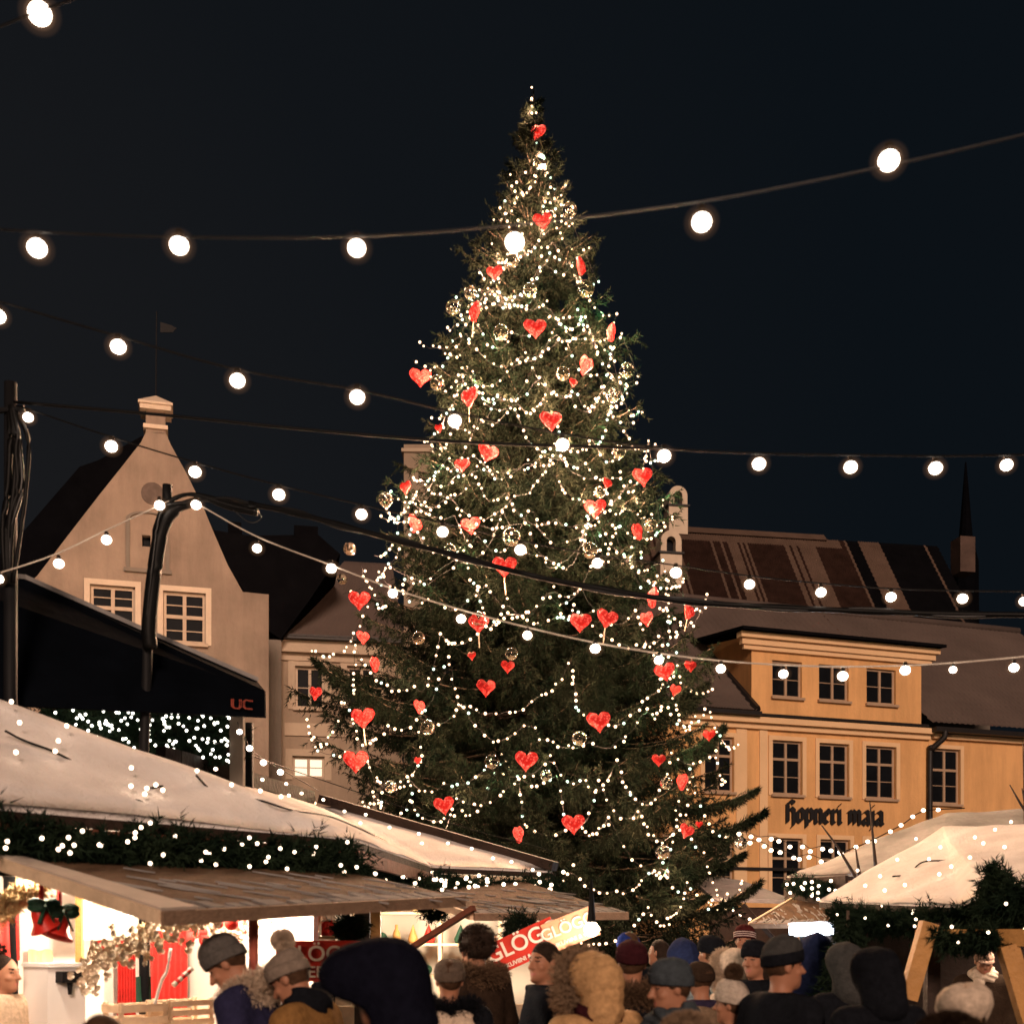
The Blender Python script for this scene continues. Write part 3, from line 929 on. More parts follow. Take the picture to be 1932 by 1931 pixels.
while z < TTOP - 0.10:
    R = tree_r(z)
    nb = int(9 + 8 * min(1, R / 2.5)) if R > 0.5 else 7
    ph = trg.random() * 6.28
    for i in range(nb):
        q = ph + 2 * math.pi * i / nb + trg.normal() * 0.14
        zz = z + trg.normal() * 0.12
        patch = 0.93 + 0.06 * math.sin(3 * q + zz * 1.7) + 0.07 * math.sin(5 * q - zz * 2.9) + 0.05 * math.sin(zz * 4.1)
        L = tree_r(zz, -math.cos(q)) * patch * (0.70 + 0.33 * trg.random())
        if zz < 3.2 and math.cos(q) > 0.3 and trg.random() < 0.4: L *= 1.10
        d = np.array((math.cos(q), math.sin(q), 0))
        up = 0.05 + 0.6 * max(0, (zz - TTOP * 0.7) / (TTOP * 0.3))
        n = max(5, int(L / 0.15))
        ts = np.linspace(0, 1, n)
        zc = zz + L * (up * ts - 0.40 * ts * (1 - 0.5 * up) + 0.30 * ts ** 3)
        bend = trg.normal() * 0.14
        side = np.array((-d[1], d[0], 0))
        P = np.array((TX, TY, 0)) + d * (ts * L)[:, None] + side * (bend * ts ** 2 * L)[:, None]
        P[:, 2] = zc
        limbs.tube([tuple(p) for p in P[::3]] + [tuple(P[-1])], [0.03 * (1 - 0.85 * t) for t in ts[::3]] + [0.005], 4, cap=False)
        for k in range(max(1, n // 3), n - 1):
            A.append(P[k]); B.append(P[k + 1] + (P[k + 1] - P[k]) * 0.5)
        for k in range(1, n):
            t = ts[k]
            if t < 0.16: continue
            f = (P[k] - P[k - 1]); f /= np.linalg.norm(f)
            for sgn in (-1, 1):
                l = (0.14 + 0.62 * (1 - t) ** 0.6 * min(1, L / 2.2)) * (0.6 + 0.6 * trg.random())
                v = f * (0.7 + 0.3 * trg.random()) + side * sgn * (0.6 + 0.4 * trg.random())
                v[2] -= 0.10 + 0.25 * trg.random()
                v /= np.linalg.norm(v)
                a = P[k] - (P[k] - P[k - 1]) * trg.random()
                A.append(a); B.append(a + v * l)
                if l > 0.22:              # hanging sprays off each side twig
                    for m_ in range(int(l / 0.13)):
                        c0 = a + v * l * (0.25 + 0.75 * trg.random())
                        h = v * 0.5 + trg.normal(size=3) * 0.35
                        h[2] -= 0.75
                        h /= np.linalg.norm(h)
                        A.append(c0); B.append(c0 + h * (0.10 + 0.20 * trg.random()))
            if t > 0.3 and L > 0.8:
                h = trg.normal(size=3) * 0.3 + f * 0.3
                h[2] -= 0.8
                h /= np.linalg.norm(h)
                A.append(P[k]); B.append(P[k] + h * (0.12 + 0.26 * trg.random()))
    z += 0.23 + 0.10 * min(1, R / 3)
for k in range(5):                    # the leader
    A.append((TX, TY, TTOP - 0.6 + 0.15 * k)); B.append((TX, TY, TTOP - 0.3 + 0.15 * k))
def bough(x0, y0, x1, y1, dd0, dd1, n=14):
    a, b = np.array(pt(x0, y0, TY + dd0)), np.array(pt(x1, y1, TY + dd1))
    f = (b - a); L = np.linalg.norm(f); f /= L
    sd = np.cross(f, (0, 0, 1.0)); sd /= np.linalg.norm(sd)
    up_ = np.cross(sd, f)
    P = [a + (b - a) * t - np.array((0, 0, 0.10 * L * math.sin(t * 3.1))) for t in np.linspace(0, 1, n)]
    limbs.tube([tuple(p) for p in P[::3]] + [tuple(P[-1])], 0.02, 4, cap=False)
    for k in range(1, n):
        t = k / (n - 1)
        A.append(P[k - 1]); B.append(P[k] + f * 0.05)
        for sgn in (-1, 1):
            for rep in range(4):
                l = (0.09 + 0.50 * (1 - t)) * (0.6 + 0.6 * trg.random())
                v = f * (0.8 + 0.2 * trg.random()) + sd * sgn * (0.15 + 0.5 * trg.random()) + up_ * trg.normal() * 0.28
                v[2] -= 0.25 * trg.random()
                v /= np.linalg.norm(v)
                c0 = P[k] - (P[k] - P[k - 1]) * trg.random()
                for m_ in range(2):
                    A.append(c0); B.append(c0 + v * l * (0.8 + 0.2 * m_))
                h = trg.normal(size=3) * 0.3 + f * 0.5; h[2] -= 0.8; h /= np.linalg.norm(h)
                A.append(c0); B.append(c0 + h * l * 0.75)
for q_ in ((1250, 1575, 1442, 1530, -1.6, -1.9), (1240, 1520, 1424, 1488, -1.2, -1.3), (1250, 1450, 1362, 1372, -0.8, -0.8), (1230, 1640, 1400, 1610, -2, -2.2), (1230, 1735, 1430, 1664, -2.2, -2.6), (1200, 1690, 1330, 1690, -2.4, -2.6),
           (720, 1300, 592, 1242, -0.9, -0.9, 9), (1240, 1340, 1330, 1290, -0.6, -0.6)):
    bough(*q_)
A, B = np.array(A), np.array(B)
front = (A[:, 1] < TY + 0.6)
V1, F1 = needles(A[front], B[front], 18, 0.095, 0.019, 0.15, 0.85, rg=trg)
V2, F2 = needles(A[~front], B[~front], 6, 0.11, 0.03, 0.15, 0.85, rg=trg)
mk('crown', np.concatenate([V1, V2]), np.concatenate([F1, F2 + len(V1)]), needles_fir, tree)
limbs.build('limbs', bark, tree)
print('tree twigs', len(A), 'needles', len(F1) + len(F2))

def tree_front(x, y, k=0.97):
    Y = TY
    for _ in range(6):
        p = pt(x, y, Y)
        dx = p.x - TX
        R = tree_r(p.z, 1.0 if dx < -0.8 * tree_r(p.z) else 0.0) * k
        Y = TY - math.sqrt(max(0.02, R * R - dx * dx))
    return pt(x, y, Y)

# ------------------------------------------------------------------ fairy light strings on the tree
fl_me = ball_mesh('bulb', 0.024, lamp_warm, 8, 6)
fl_small = ball_mesh('bulb', 0.018, lamp_warm, 8, 6)
fl_cool = ball_mesh('bulb', 0.022, lamp_cool, 8, 6)
tree_lamp = []
for c_l, w_l in (((1.0, 0.52, 0.32), 72.0), ((0.45, 1.0, 0.42), 34.0)):
    L_ = bpy.data.lights.new('tree_lamp', 'POINT')
    L_.energy, L_.color, L_.shadow_soft_size = w_l, c_l, 0.03
    tree_lamp.append(L_)
zone = ['round the narrow tip', 'just below the tip', 'round the upper crown', 'above the big festoon bulb', 'by the big festoon bulb', 'just under the big festoon bulb', 'round the upper third', 'above the second festoon',
        'along the second festoon', 'above the middle of the tree', 'low in the upper half', 'round the middle of the tree', 'by the arched chimneys', 'below the middle of the tree', 'by the long roof eaves', 'above the dormer windows',
        'by the dormer windows', 'under the dormer windows', 'round the lower third', 'by the upper house windows', 'by the house lettering', 'on the lowest boughs', 'on the dark skirt']
zb = np.linspace(pt(0, 250, 22).z, 1.6, len(zone) + 1)
for i in range(len(zone)):
    hi, lo = zb[i], zb[i + 1]
    mid = (hi + lo) / 2
    path = []
    R = tree_r(mid)
    np_ = 1 if R > 3.3 else 2
    if i == 0: np_ = 1
    for pas in range(np_):
        m_ = max(4, int(2.5 * R / 0.75))
        qs = [math.asin(v) for v in np.linspace(-0.95, 0.95, m_)]
        if pas % 2: qs = qs[::-1]
        zc = hi - (hi - lo) * (pas + 0.5) / np_
        att = []
        for q in qs:
            zz = zc + trg.normal() * 0.38
            rr = tree_r(zz, -math.sin(q)) * (0.80 + 0.24 * trg.random())
            qq = q + trg.normal() * 0.06
            att.append(Vector((TX + rr * math.sin(qq), TY - rr * math.cos(qq), zz)))
        for a, b in zip(att, att[1:]):
            n = max(3, int((b - a).length / 0.07))
            sag = (b - a).length * (0.16 + 0.26 * trg.random())
            for k in range(n):
                t = k / n
                p = a.lerp(b, t) - Vector((0, 0, sag * 4 * t * (1 - t)))
                path.append(p + Vector(trg.normal(size=3) * 0.018))
    if i == 0:
        path = [Vector((TX - 0.03, TY - 0.15, pt(1003, y, 22).z)) for y in (176, 197, 212, 224)] + path
    t = thing('light_string', f'tiny warm lights draped on the christmas tree {zone[i]}', 'fairy lights', tuple(path[0]), 'fairy lights on the christmas tree')
    MB().tube(path[::2] + [path[-1]], 0.004, 4).build('wire', cable_black, t)
    step = 0.11 if R > 2.2 else (0.12 if i > 1 else 0.2)
    acc, cnt, spots = 0.0, 0, []
    nxt = 0
    for a, b in zip(path, path[1:]):
        acc += (b - a).length
        if acc > nxt:
            spots.append(b)
            nxt = acc + step * (0.55 + 0.9 * trg.random()) * (2.2 if trg.random() < 0.16 else 1)
    if i == 0: spots = path[:4] + spots
    if len(spots) > 100:
        sel = np.sort(trg.permutation(len(spots))[:100])
        spots = [spots[k] for k in sel]
    for p in spots:
        r = trg.random()
        o = link('bulb', fl_cool if r < 0.14 else (fl_small if r < 0.5 else fl_me), t, p - path[0])
        cnt += 1
        if cnt % (4 if R < 2.9 else 9) == 0:                 # the light these bulbs throw on the needles round them
            lo_ = bpy.data.objects.new('glow', tree_lamp[1 if (r < 0.22 and i > 3) else 0])
            C.objects.link(lo_)
            lo_.parent = t
            lo_.location = p - path[0] + Vector((0, -0.05, 0.03))

# ------------------------------------------------------------------ hearts and glass baubles
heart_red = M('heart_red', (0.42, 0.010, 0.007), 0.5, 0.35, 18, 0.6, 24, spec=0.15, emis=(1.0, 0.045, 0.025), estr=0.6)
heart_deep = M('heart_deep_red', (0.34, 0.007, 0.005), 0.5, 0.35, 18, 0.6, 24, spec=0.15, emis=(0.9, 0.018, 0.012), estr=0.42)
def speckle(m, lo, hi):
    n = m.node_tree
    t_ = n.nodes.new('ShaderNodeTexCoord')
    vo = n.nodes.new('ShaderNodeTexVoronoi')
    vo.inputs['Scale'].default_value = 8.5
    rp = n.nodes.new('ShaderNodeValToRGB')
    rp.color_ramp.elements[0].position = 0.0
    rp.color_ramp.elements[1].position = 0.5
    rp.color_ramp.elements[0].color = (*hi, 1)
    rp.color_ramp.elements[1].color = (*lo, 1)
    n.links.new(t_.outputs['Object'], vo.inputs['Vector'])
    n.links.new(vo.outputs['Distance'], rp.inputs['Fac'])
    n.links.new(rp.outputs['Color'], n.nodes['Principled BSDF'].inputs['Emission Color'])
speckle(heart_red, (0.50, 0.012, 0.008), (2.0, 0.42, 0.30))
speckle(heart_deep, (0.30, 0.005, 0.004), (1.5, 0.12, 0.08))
def heart_mesh(name, mat, seed):
    rg = np.random.default_rng(seed)
    n, rings = 36, 7
    V, Fc = [], []
    for side in (1, -1):
        base = len(V)
        for r in range(rings):
            s = 1 - r / (rings - 1)
            s = max(s, 0.02)
            for k in range(n):
                q = 2 * math.pi * k / n
                x = 0.5 * math.sin(q) ** 3 * 1.02
                y = (13 * math.cos(q) - 5 * math.cos(2 * q) - 2 * math.cos(3 * q) - math.cos(4 * q)) / 32 + 0.06
                th = 0.17 * math.sqrt(max(0, 1 - s * s)) + 0.03
                th += 0.035 * math.sin(9 * x + 3 + seed) * math.sin(8 * y + r) * (1 - s * 0.5)
                jit = 1 + 0.03 * rg.normal()
                V.append((x * s * jit, side * -th, y * s * jit))
        for r in range(rings - 1):
            for k in range(n):
                a, b = base + r * n + k, base + r * n + (k + 1) % n
                f = (a, b, b + n, a + n)
                Fc.append(f if side < 0 else f[::-1])
    half = rings * n
    for k in range(n):
        Fc.append((k, (k + 1) % n, half + (k + 1) % n, half + k)[::-1])
    return mesh_from(name, V, Fc, [mat], None, True)
hm_ = [heart_mesh('heart', heart_red, 1), heart_mesh('heart', heart_deep, 2)]
stick_me = mesh_from('stick', *(lambda b: (b.V, b.F))(MB().tube([(0, 0.0, -0.42), (0.02, 0.0, -0.8), (0.05, 0, -1.15)], 0.028, 6)), [frame_cream])
loop_me = mesh_from('hanger', *(lambda b: (b.V, b.F))(MB().tube([(0, 0, 0.28), (0.03, 0, 0.5), (0, 0, 0.62)], 0.02, 5)), [cable_black])
HEARTS = [  # x, y, width, turn(deg), tilt(deg), stick, words
 (1014, 250, 32, 35, 20, 0, 'topmost red heart, tilted right under the lights of the tip'),
 (1024, 418, 34, 0, -8, 0, 'red heart crossed by the wire of the upper festoon'),
 (933, 515, 30, 15, 0, 0, 'red heart on the left edge below the big festoon bulb'),
 (1097, 505, 34, 70, 8, 0, 'narrow red heart seen edge on at the right of the upper crown'),
 (895, 590, 40, 68, 0, 1, 'red heart turned sideways with its stick, beside two clear baubles'),
 (1010, 620, 42, 8, -4, 0, 'large red heart facing front in the middle of the upper third'),
 (1153, 628, 34, 80, 6, 0, 'thin red heart seen edge on at the right outline'),
 (793, 713, 40, 10, 0, 0, 'red heart sticking out at the left outline beyond the boughs'),
 (1105, 690, 36, 50, 40, 0, 'orange red heart tipped over beside the green lit bough'),
 (1082, 722, 18, 40, 0, 0, 'very small red heart below the tipped orange one'),
 (885, 750, 40, 45, 0, 1, 'red heart on a stick above the left festoon bulb'),
 (1040, 795, 42, 18, -6, 0, 'large red heart beside the festoon bulb in the dark middle'),
 (828, 808, 17, 30, 0, 0, 'tiny red heart left of the festoon bulb near the cream chimney'),
 (920, 855, 40, 25, 14, 0, 'red heart at the start of a long swag of lights'),
 (872, 878, 28, 10, 0, 0, 'small round red heart left below a swag of lights'),
 (1213, 900, 38, 15, -10, 0, 'red heart at the right edge below the first roof side bulb'),
 (765, 920, 26, 40, 0, 0, 'small red heart above a clear bauble on the left edge'),
 (1146, 912, 22, 40, 12, 0, 'small dark red heart inside the right boughs'),
 (1123, 960, 40, 10, 0, 0, 'red heart half hidden behind needles on the right'),
 (783, 990, 36, 55, 15, 0, 'red heart turned half away on the lower left shoulder'),
 (888, 992, 36, 12, -6, 0, 'red heart between a festoon bulb and a dark gap'),
 (1203, 1003, 34, 60, -20, 0, 'red heart turned away next to the arched chimneys'),
 (952, 1070, 44, 0, 0, 1, 'large red heart crossed by the black cable bundle'),
 (678, 1133, 40, 5, 0, 0, 'bright red heart at the far left in front of the brown roof'),
 (1231, 1128, 40, 78, 0, 0, 'edge on red heart just above the black cable on the right'),
 (1300, 1155, 32, 55, 15, 1, 'red heart on a stick against the snowy roof'),
 (1095, 1175, 40, 8, 4, 0, 'left one of two red hearts side by side'),
 (1145, 1168, 40, 12, 12, 1, 'right one of two red hearts side by side, on a stick'),
 (903, 1178, 38, 0, 0, 1, 'red heart behind a clear bauble with a long stick'),
 (685, 1203, 28, 45, 0, 0, 'small knobbly red heart on the left outline'),
 (1220, 1168, 30, 50, 0, 0, 'red heart partly covered by lights at the right outline'),
 (707, 1253, 32, 75, -10, 0, 'edge on red heart below the knobbly one on the left'),
 (1255, 1268, 38, 10, -12, 0, 'tilted red heart under the bright lower wire'),
 (1303, 1257, 24, 20, 0, 0, 'small red heart by the curled dormer eave'),
 (890, 1237, 18, 35, 0, 0, 'tiny dark red heart below a long stick'),
 (958, 1258, 26, 20, 0, 0, 'small red heart right under a clear bauble'),
 (595, 1308, 28, 30, 10, 0, 'leftmost red heart, before the upper window of the cream house'),
 (917, 1298, 36, 20, 0, 0, 'dim red heart broken up by needles in the dark centre'),
 (1274, 1302, 24, 40, 20, 0, 'small slanted red heart on the right slope of the tree'),
 (791, 1333, 28, 55, 0, 0, 'small red heart turned sideways above a clear bauble'),
 (685, 1355, 44, 4, -4, 1, 'large red heart on the lower left with a stick below it'),
 (1130, 1362, 44, 6, -6, 0, 'large red heart right of the centre above a swag'),
 (1338, 1387, 24, 10, 0, 0, 'small red heart in front of the yellow wall by a window'),
 (671, 1437, 46, 2, 0, 0, 'biggest bright red heart at the lower left corner of the crown'),
 (993, 1436, 42, 6, 4, 0, 'red heart low in the centre between two baubles'),
 (1243, 1434, 26, 12, 0, 0, 'small square looking red heart on the dark right boughs'),
 (1287, 1475, 34, 70, 0, 0, 'edge on red heart beside the window of the yellow house'),
 (788, 1435, 16, 40, 0, 0, 'tiny red heart low in the left boughs'),
 (838, 1520, 38, 8, -8, 0, 'red heart just above the snowy stall roof'),
 (1082, 1555, 42, 4, -4, 0, 'lowest large red heart, above the end of the stall roof'),
 (978, 1574, 34, 66, 0, 0, 'narrow red heart low over the ridge of the stall roof'),
 (1295, 1568, 30, 25, 20, 0, 'low red heart beside a clear bauble on the right boughs'),
 (1319, 1555, 14, 10, 0, 0, 'tiniest red heart on the lowest right bough'),
]
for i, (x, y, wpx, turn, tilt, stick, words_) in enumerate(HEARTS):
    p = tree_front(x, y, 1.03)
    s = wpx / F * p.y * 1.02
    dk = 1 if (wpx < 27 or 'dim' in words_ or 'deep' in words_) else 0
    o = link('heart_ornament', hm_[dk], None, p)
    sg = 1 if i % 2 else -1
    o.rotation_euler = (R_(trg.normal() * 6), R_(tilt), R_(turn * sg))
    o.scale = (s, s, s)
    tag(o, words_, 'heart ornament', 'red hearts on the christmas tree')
    if stick:
        link('stick', stick_me, o)
clear = glass_mat('clear_plastic', (1, 0.97, 0.93))
rim_m = M('bauble_band', (0.30, 0.22, 0.15), 0.3, 0.1, 10, spec=0.5)
bb_me = ball_mesh('bauble', 1.0, clear, 24, 16)
bi_me = ball_mesh('bauble_inside', 0.93, clear, 20, 14)
band_b = MB()
for k in range(28):
    q0, q1 = 2 * math.pi * k / 28, 2 * math.pi * (k + 1) / 28
    band_b.prism([(1.015 * math.cos(q0), 1.015 * math.sin(q0), -0.02), (1.015 * math.cos(q1), 1.015 * math.sin(q1), -0.02), (1.015 * math.cos(q1), 1.015 * math.sin(q1), 0.02), (1.015 * math.cos(q0), 1.015 * math.sin(q0), 0.02)], (0.0, 0.0, 0.001))
band_me = mesh_from('band', band_b.V, band_b.F, [rim_m])
fill_b = MB()
for k in range(60):
    q, rr = trg.random() * 6.28, 0.75 * math.sqrt(trg.random())
    fill_b.ball((rr * math.cos(q), rr * math.sin(q), -0.62 + 0.25 * rr * rr + 0.08 * trg.normal()), 0.05 + 0.05 * trg.random(), 5, 3)
fill_me = mesh_from('glitter_fill', fill_b.V, fill_b.F, [M('glitter_fill', (0.75, 0.55, 0.36), 0.4, 0.4, 9, 0.6, 14)], None, True)
BAUBLES = [
 (1020, 303, 13, 'topmost clear bauble, under the topmost heart'), (1075, 396, 14, 'clear bauble at the right outline near the upper festoon wire'),
 (968, 492, 12, 'clear bauble right under the big festoon bulb'), (1000, 548, 13, 'clear bauble in the middle of the upper crown'),
 (1105, 545, 16, 'clear bauble right of the upper crown, full of light'), (888, 553, 12, 'clear bauble above the sideways heart on the left'),
 (855, 580, 14, 'clear bauble hanging outermost on the left upper outline'), (946, 628, 15, 'clear bauble left of the large middle heart'),
 (1183, 698, 14, 'clear bauble outermost on the right by the green lit bough'), (1062, 705, 13, 'clear bauble beside the tipped orange heart'),
 (1157, 745, 13, 'clear bauble below the green lit bough'), (825, 722, 14, 'clear bauble just right of the heart at the left outline'),
 (1167, 853, 13, 'clear bauble on the right below the plain wire'), (728, 942, 14, 'clear bauble outermost on the left at mid height'),
 (1131, 928, 11, 'small clear bauble under the dark red heart'), (1226, 990, 13, 'clear bauble by the upper arched chimney'),
 (965, 1013, 17, 'large clear bauble in the centre above the crossed heart'), (660, 1035, 12, 'clear bauble far left above the lower wire'),
 (850, 1038, 12, 'clear bauble just above the cable bundle'), (1113, 1038, 15, 'clear bauble left of a small red glint in the right centre'),
 (645, 1092, 10, 'small clear bauble hanging just under the lower wire'), (790, 1203, 12, 'clear bauble in the left centre full of light'),
 (903, 1168, 15, 'clear bauble in front of a red heart'), (965, 1233, 12, 'clear bauble above a small red heart'),
 (807, 1372, 14, 'clear bauble below the sideways small heart'), (1093, 1392, 14, 'clear bauble left under the large heart right of centre'),
 (928, 1436, 14, 'clear bauble left of the low centre heart'), (1030, 1462, 11, 'small clear bauble right of the low centre heart'),
 (737, 1483, 12, 'clear bauble low on the left over the stall roof'), (1257, 1477, 12, 'clear bauble on the dark right boughs'),
 (1398, 1590, 12, 'clear bauble hanging in front of the yellow wall'), (1250, 1607, 14, 'lowest clear bauble on the right boughs'),
]
for x, y, r, words_ in BAUBLES:
    p = tree_front(x, y, 1.05)
    s = r / F * p.y
    o = link('glass_bauble', bb_me, None, p)
    o.scale = (s, s, s)
    o.rotation_euler = (R_(trg.normal() * 14), R_(trg.normal() * 10), trg.random() * 6)
    tag(o, words_, 'bauble', 'clear baubles on the christmas tree')
    link('band', band_me, o)
    link('glitter_fill', fill_me, o)
# ================================================================== MARKET STALLS
def snow_sheet(name, tris, parent, mat, thick=0.07, cuts=6, amp=0.03, seed=0):
    """snow lying on a roof given as triangles; lumpy top, closed edge"""
    import bmesh
    bm = bmesh.new()
    vs = {}
    def v(p):
        k = tuple(round(c, 4) for c in p)
        if k not in vs: vs[k] = bm.verts.new(p)
        return vs[k]
    for t in tris:
        bm.faces.new([v(p) for p in t])
    bmesh.ops.recalc_face_normals(bm, faces=bm.faces)
    for _ in range(2):
        bmesh.ops.subdivide_edges(bm, edges=bm.edges, cuts=cuts if _ == 0 else 2, use_grid_fill=True)
    edge = {x for e_ in bm.edges if e_.is_boundary for x in e_.verts}
    bot = {}
    V, Fc = [], []
    for i, x in enumerate(bm.verts): x.index = i
    n = len(bm.verts)
    rg = np.random.default_rng(seed)
    f = rg.normal(size=(6, 3)) * np.array([1.6, 1.6, 1.6]); ph = rg.random(6) * 6
    for x in bm.verts:
        p = np.array(x.co)
        b = sum(math.sin(float(f[k] @ p) * (1 + k * 0.6) + ph[k]) / (1 + k * 0.5) for k in range(6))
        h = thick + amp * b * 0.5
        if x in edge: h = max(0.012, thick * 0.45 + amp * 0.3 * b)
        V.append(p + np.array((0, 0, max(0.01, h))))
    for x in bm.verts: V.append(np.array(x.co))
    for fc in bm.faces:
        idx = [q.index for q in fc.verts]
        if fc.normal.z < 0: idx = idx[::-1]
        Fc.append(tuple(idx)); Fc.append(tuple(i + n for i in idx[::-1]))
    for e_ in bm.edges:
        if e_.is_boundary:
            a, b = e_.verts[0].index, e_.verts[1].index
            Fc.append((a, b, b + n, a + n))
    bm.free()
    return mk(name, V, Fc, mat, parent, None, True)

def boards(mb, tris, th=0.05):
    for t in tris:
        mb.prism([Vector(p) - Vector((0, 0, 0.004)) for p in t], (0, 0, -th))

def garland(label, path, r, parent_group=None, nb=40, dens=900, mat=None, name='fir_garland', lamps=True, seed=0, ln=0.09, lamp=None, br=0.012, hang=0.35):
    rg = np.random.default_rng(seed + 50)
    P = catmull(path, 10)
    t = thing(name, label, 'garland', tuple(path[0]), parent_group)
    n = dens
    Pn = np.array([tuple(p) for p in P])
    seg = np.linalg.norm(np.diff(Pn, axis=0), axis=1)
    cum = np.concatenate([[0], np.cumsum(seg)])
    s = rg.random(n) * cum[-1]
    base = np.stack([np.interp(s, cum, Pn[:, k]) for k in range(3)], 1)
    T = np.stack([np.interp(np.minimum(s + 0.05, cum[-1]), cum, Pn[:, k]) for k in range(3)], 1) - base
    T /= np.linalg.norm(T, axis=1, keepdims=True) + 1e-6
    d = rg.normal(size=(n, 3)) + T * rg.choice([-1, 1], size=(n, 1)) * 0.9
    d[:, 2] -= hang
    d /= np.linalg.norm(d, axis=1, keepdims=True)
    A_ = base + rg.normal(size=(n, 3)) * r * 0.28
    lump = 0.75 + 0.35 * np.sin(s * 5.1 + seed) + 0.2 * np.sin(s * 11.7)
    B_ = A_ + d * (r * (0.5 + 0.6 * rg.random((n, 1))) * lump[:, None])
    V, Fc = needles(A_, B_, 16, ln * 0.75, 0.011, 0.1, 0.9, rg=rg)
    mk('needles', V, Fc, mat or needles_garland, t)
    MB().tube(P, max(0.012, r * 0.12), 5).build('wire', cable_black, t)
    if lamps:
        me = ball_mesh('bulb', br, lamp or lamp_far, 8, 6)
        for k in range(min(nb, 100)):
            ss = (k + 0.9 * rg.random()) / min(nb, 100) * cum[-1]
            c = Vector([float(np.interp(ss, cum, Pn[:, q])) for q in range(3)])
            to = (Vector((0, 0, CZ)) - c).normalized()
            a = rg.normal(size=3) * 0.55
            a = Vector(a); a = a - to * a.dot(to)
            link('bulb', me, t, c + to * r * (0.72 + 0.35 * rg.random()) + a * r * 0.9 - Vector(path[0]))
    return t

def lamp_point(name, label, p, watts, col, r=0.05, parent=None):
    t = thing(name, label, 'lamp', tuple(p))
    link('bulb', ball_mesh('bulb', r, lamp_stall, 12, 8), t, (0, 0, 0))
    MB().tube([Vector(p) + Vector((0, 0, r * 0.9)), Vector(p) + Vector((0, 0, r * 2)), Vector(p) + Vector((0, 0, 0.4))], [r * 0.6, r * 0.5, 0.008], 8).build('socket', cable_black, t)
    L = bpy.data.lights.new('lamp', 'POINT')
    L.energy = watts
    L.color = col
    L.shadow_soft_size = 0.10
    o = bpy.data.objects.new('lamp', L)
    C.objects.link(o)
    o.parent = t
    o.location = (0, 0, -r - 0.11)
    return t

def wall_panel(mb, a, b, z0, z1, th=0.05, mi=0):
    """vertical board wall from a to b (xy)"""
    a, b = Vector((a[0], a[1], 0)), Vector((b[0], b[1], 0))
    n = (b - a).normalized().cross(Vector((0, 0, 1)))
    mb.prism([a + Vector((0, 0, z0)), b + Vector((0, 0, z0)), b + Vector((0, 0, z1)), a + Vector((0, 0, z1))], n * th, mi)

# ------------------------------------------------------------------ STALL A: long snowy stall on the left
e0, e1, e2 = pt(-190, 1512, 6.15), pt(665, 1584, 8.5), pt(818, 1637, 12.2)
r0, r1, vv = pt(-190, 1266, 7.4), pt(330, 1455, 10.4), pt(585, 1526, 13.8)
At = [(e0, e1, r0), (e1, r1, r0), (e1, vv, r1), (e1, e2, vv)]
sa = thing('market_stall', 'long open market stall on the left under the big snow covered roof', 'market stall', (-2.6, 8.2, 0))
snow_sheet('snow_roof', At, sa, snow_mat, 0.06, 6, 0.035, 4)
mb = MB(); boards(mb, At, 0.06); mb.build('roof_boards', wood_dark, sa)
mb = MB()
dn = Vector((0, 0, -0.10))
mb.prism([e0 + Vector((0, 0, -0.07)), e1 + Vector((0, 0, -0.07)), e1 + Vector((0, 0, -0.19)), e0 + Vector((0, 0, -0.19))], Vector((0.03, -0.03, 0)))
mb.prism([e1 + Vector((0.005, 0, -0.07)), e2 + Vector((0, 0, -0.07)), e2 + Vector((0, 0, -0.17)), e1 + Vector((0.005, 0, -0.17))], Vector((0.04, -0.01, 0)))
mb.build('fascia', wood_red, sa)
# bare strip and cap along the ridge
mb = MB()
cap = [pt(300, 1444, 10.2), r1 + Vector((0, 0, 0.02)), vv + Vector((0, 0, 0.04))]
for a, b in zip(cap, cap[1:]):
    mb.beam(a + Vector((0, 0.05, 0.10)), b + Vector((0, 0.05, 0.10)), 0.10, 0.14)
mb.build('ridge_board', wood_dark, sa)
fr = (e1 - e0); fr.z = 0; fr.normalize()          # along the counter
nn = Vector((fr.y, -fr.x, 0))                     # out to the alley
c0, c1 = e0 - nn * 0.25, e1 - nn * 0.25 - fr * 0.15
bk0, bk1 = c0 - nn * 1.75, c1 - nn * 1.75
mb = MB()
wall_panel(mb, bk0, bk1, 0, 2.55)
mb.build('back_wall', wall_white, sa)
mb = MB(); wall_panel(mb, c1, bk1, 0, 2.45); mb.build('end_wall', wall_white, sa)
mb = MB(); wall_panel(mb, c0, c1, 0, 0.98, 0.05); mb.build('counter_front', wood_pale, sa)
mb = MB()
q = [c0, c1, c1 - nn * 0.45, c0 - nn * 0.45]
mb.prism([Vector((p.x, p.y, 0.985)) for p in q], (0, 0, 0.045))
mb.build('counter', wood_pale, sa)
mb = MB(); wall_panel(mb, c0 + nn * 0.02, c1 + nn * 0.02, 2.06, 2.30, 0.05); mb.build('front_board', wood_dark, sa)
# connecting wall behind the end, under the receding eave
mb = MB(); wall_panel(mb, (e1.x - 0.25, e1.y + 0.3), (e2.x - 0.25, e2.y), 2.02, 2.33, 0.05); mb.build('side_beam', wood_dark, sa)
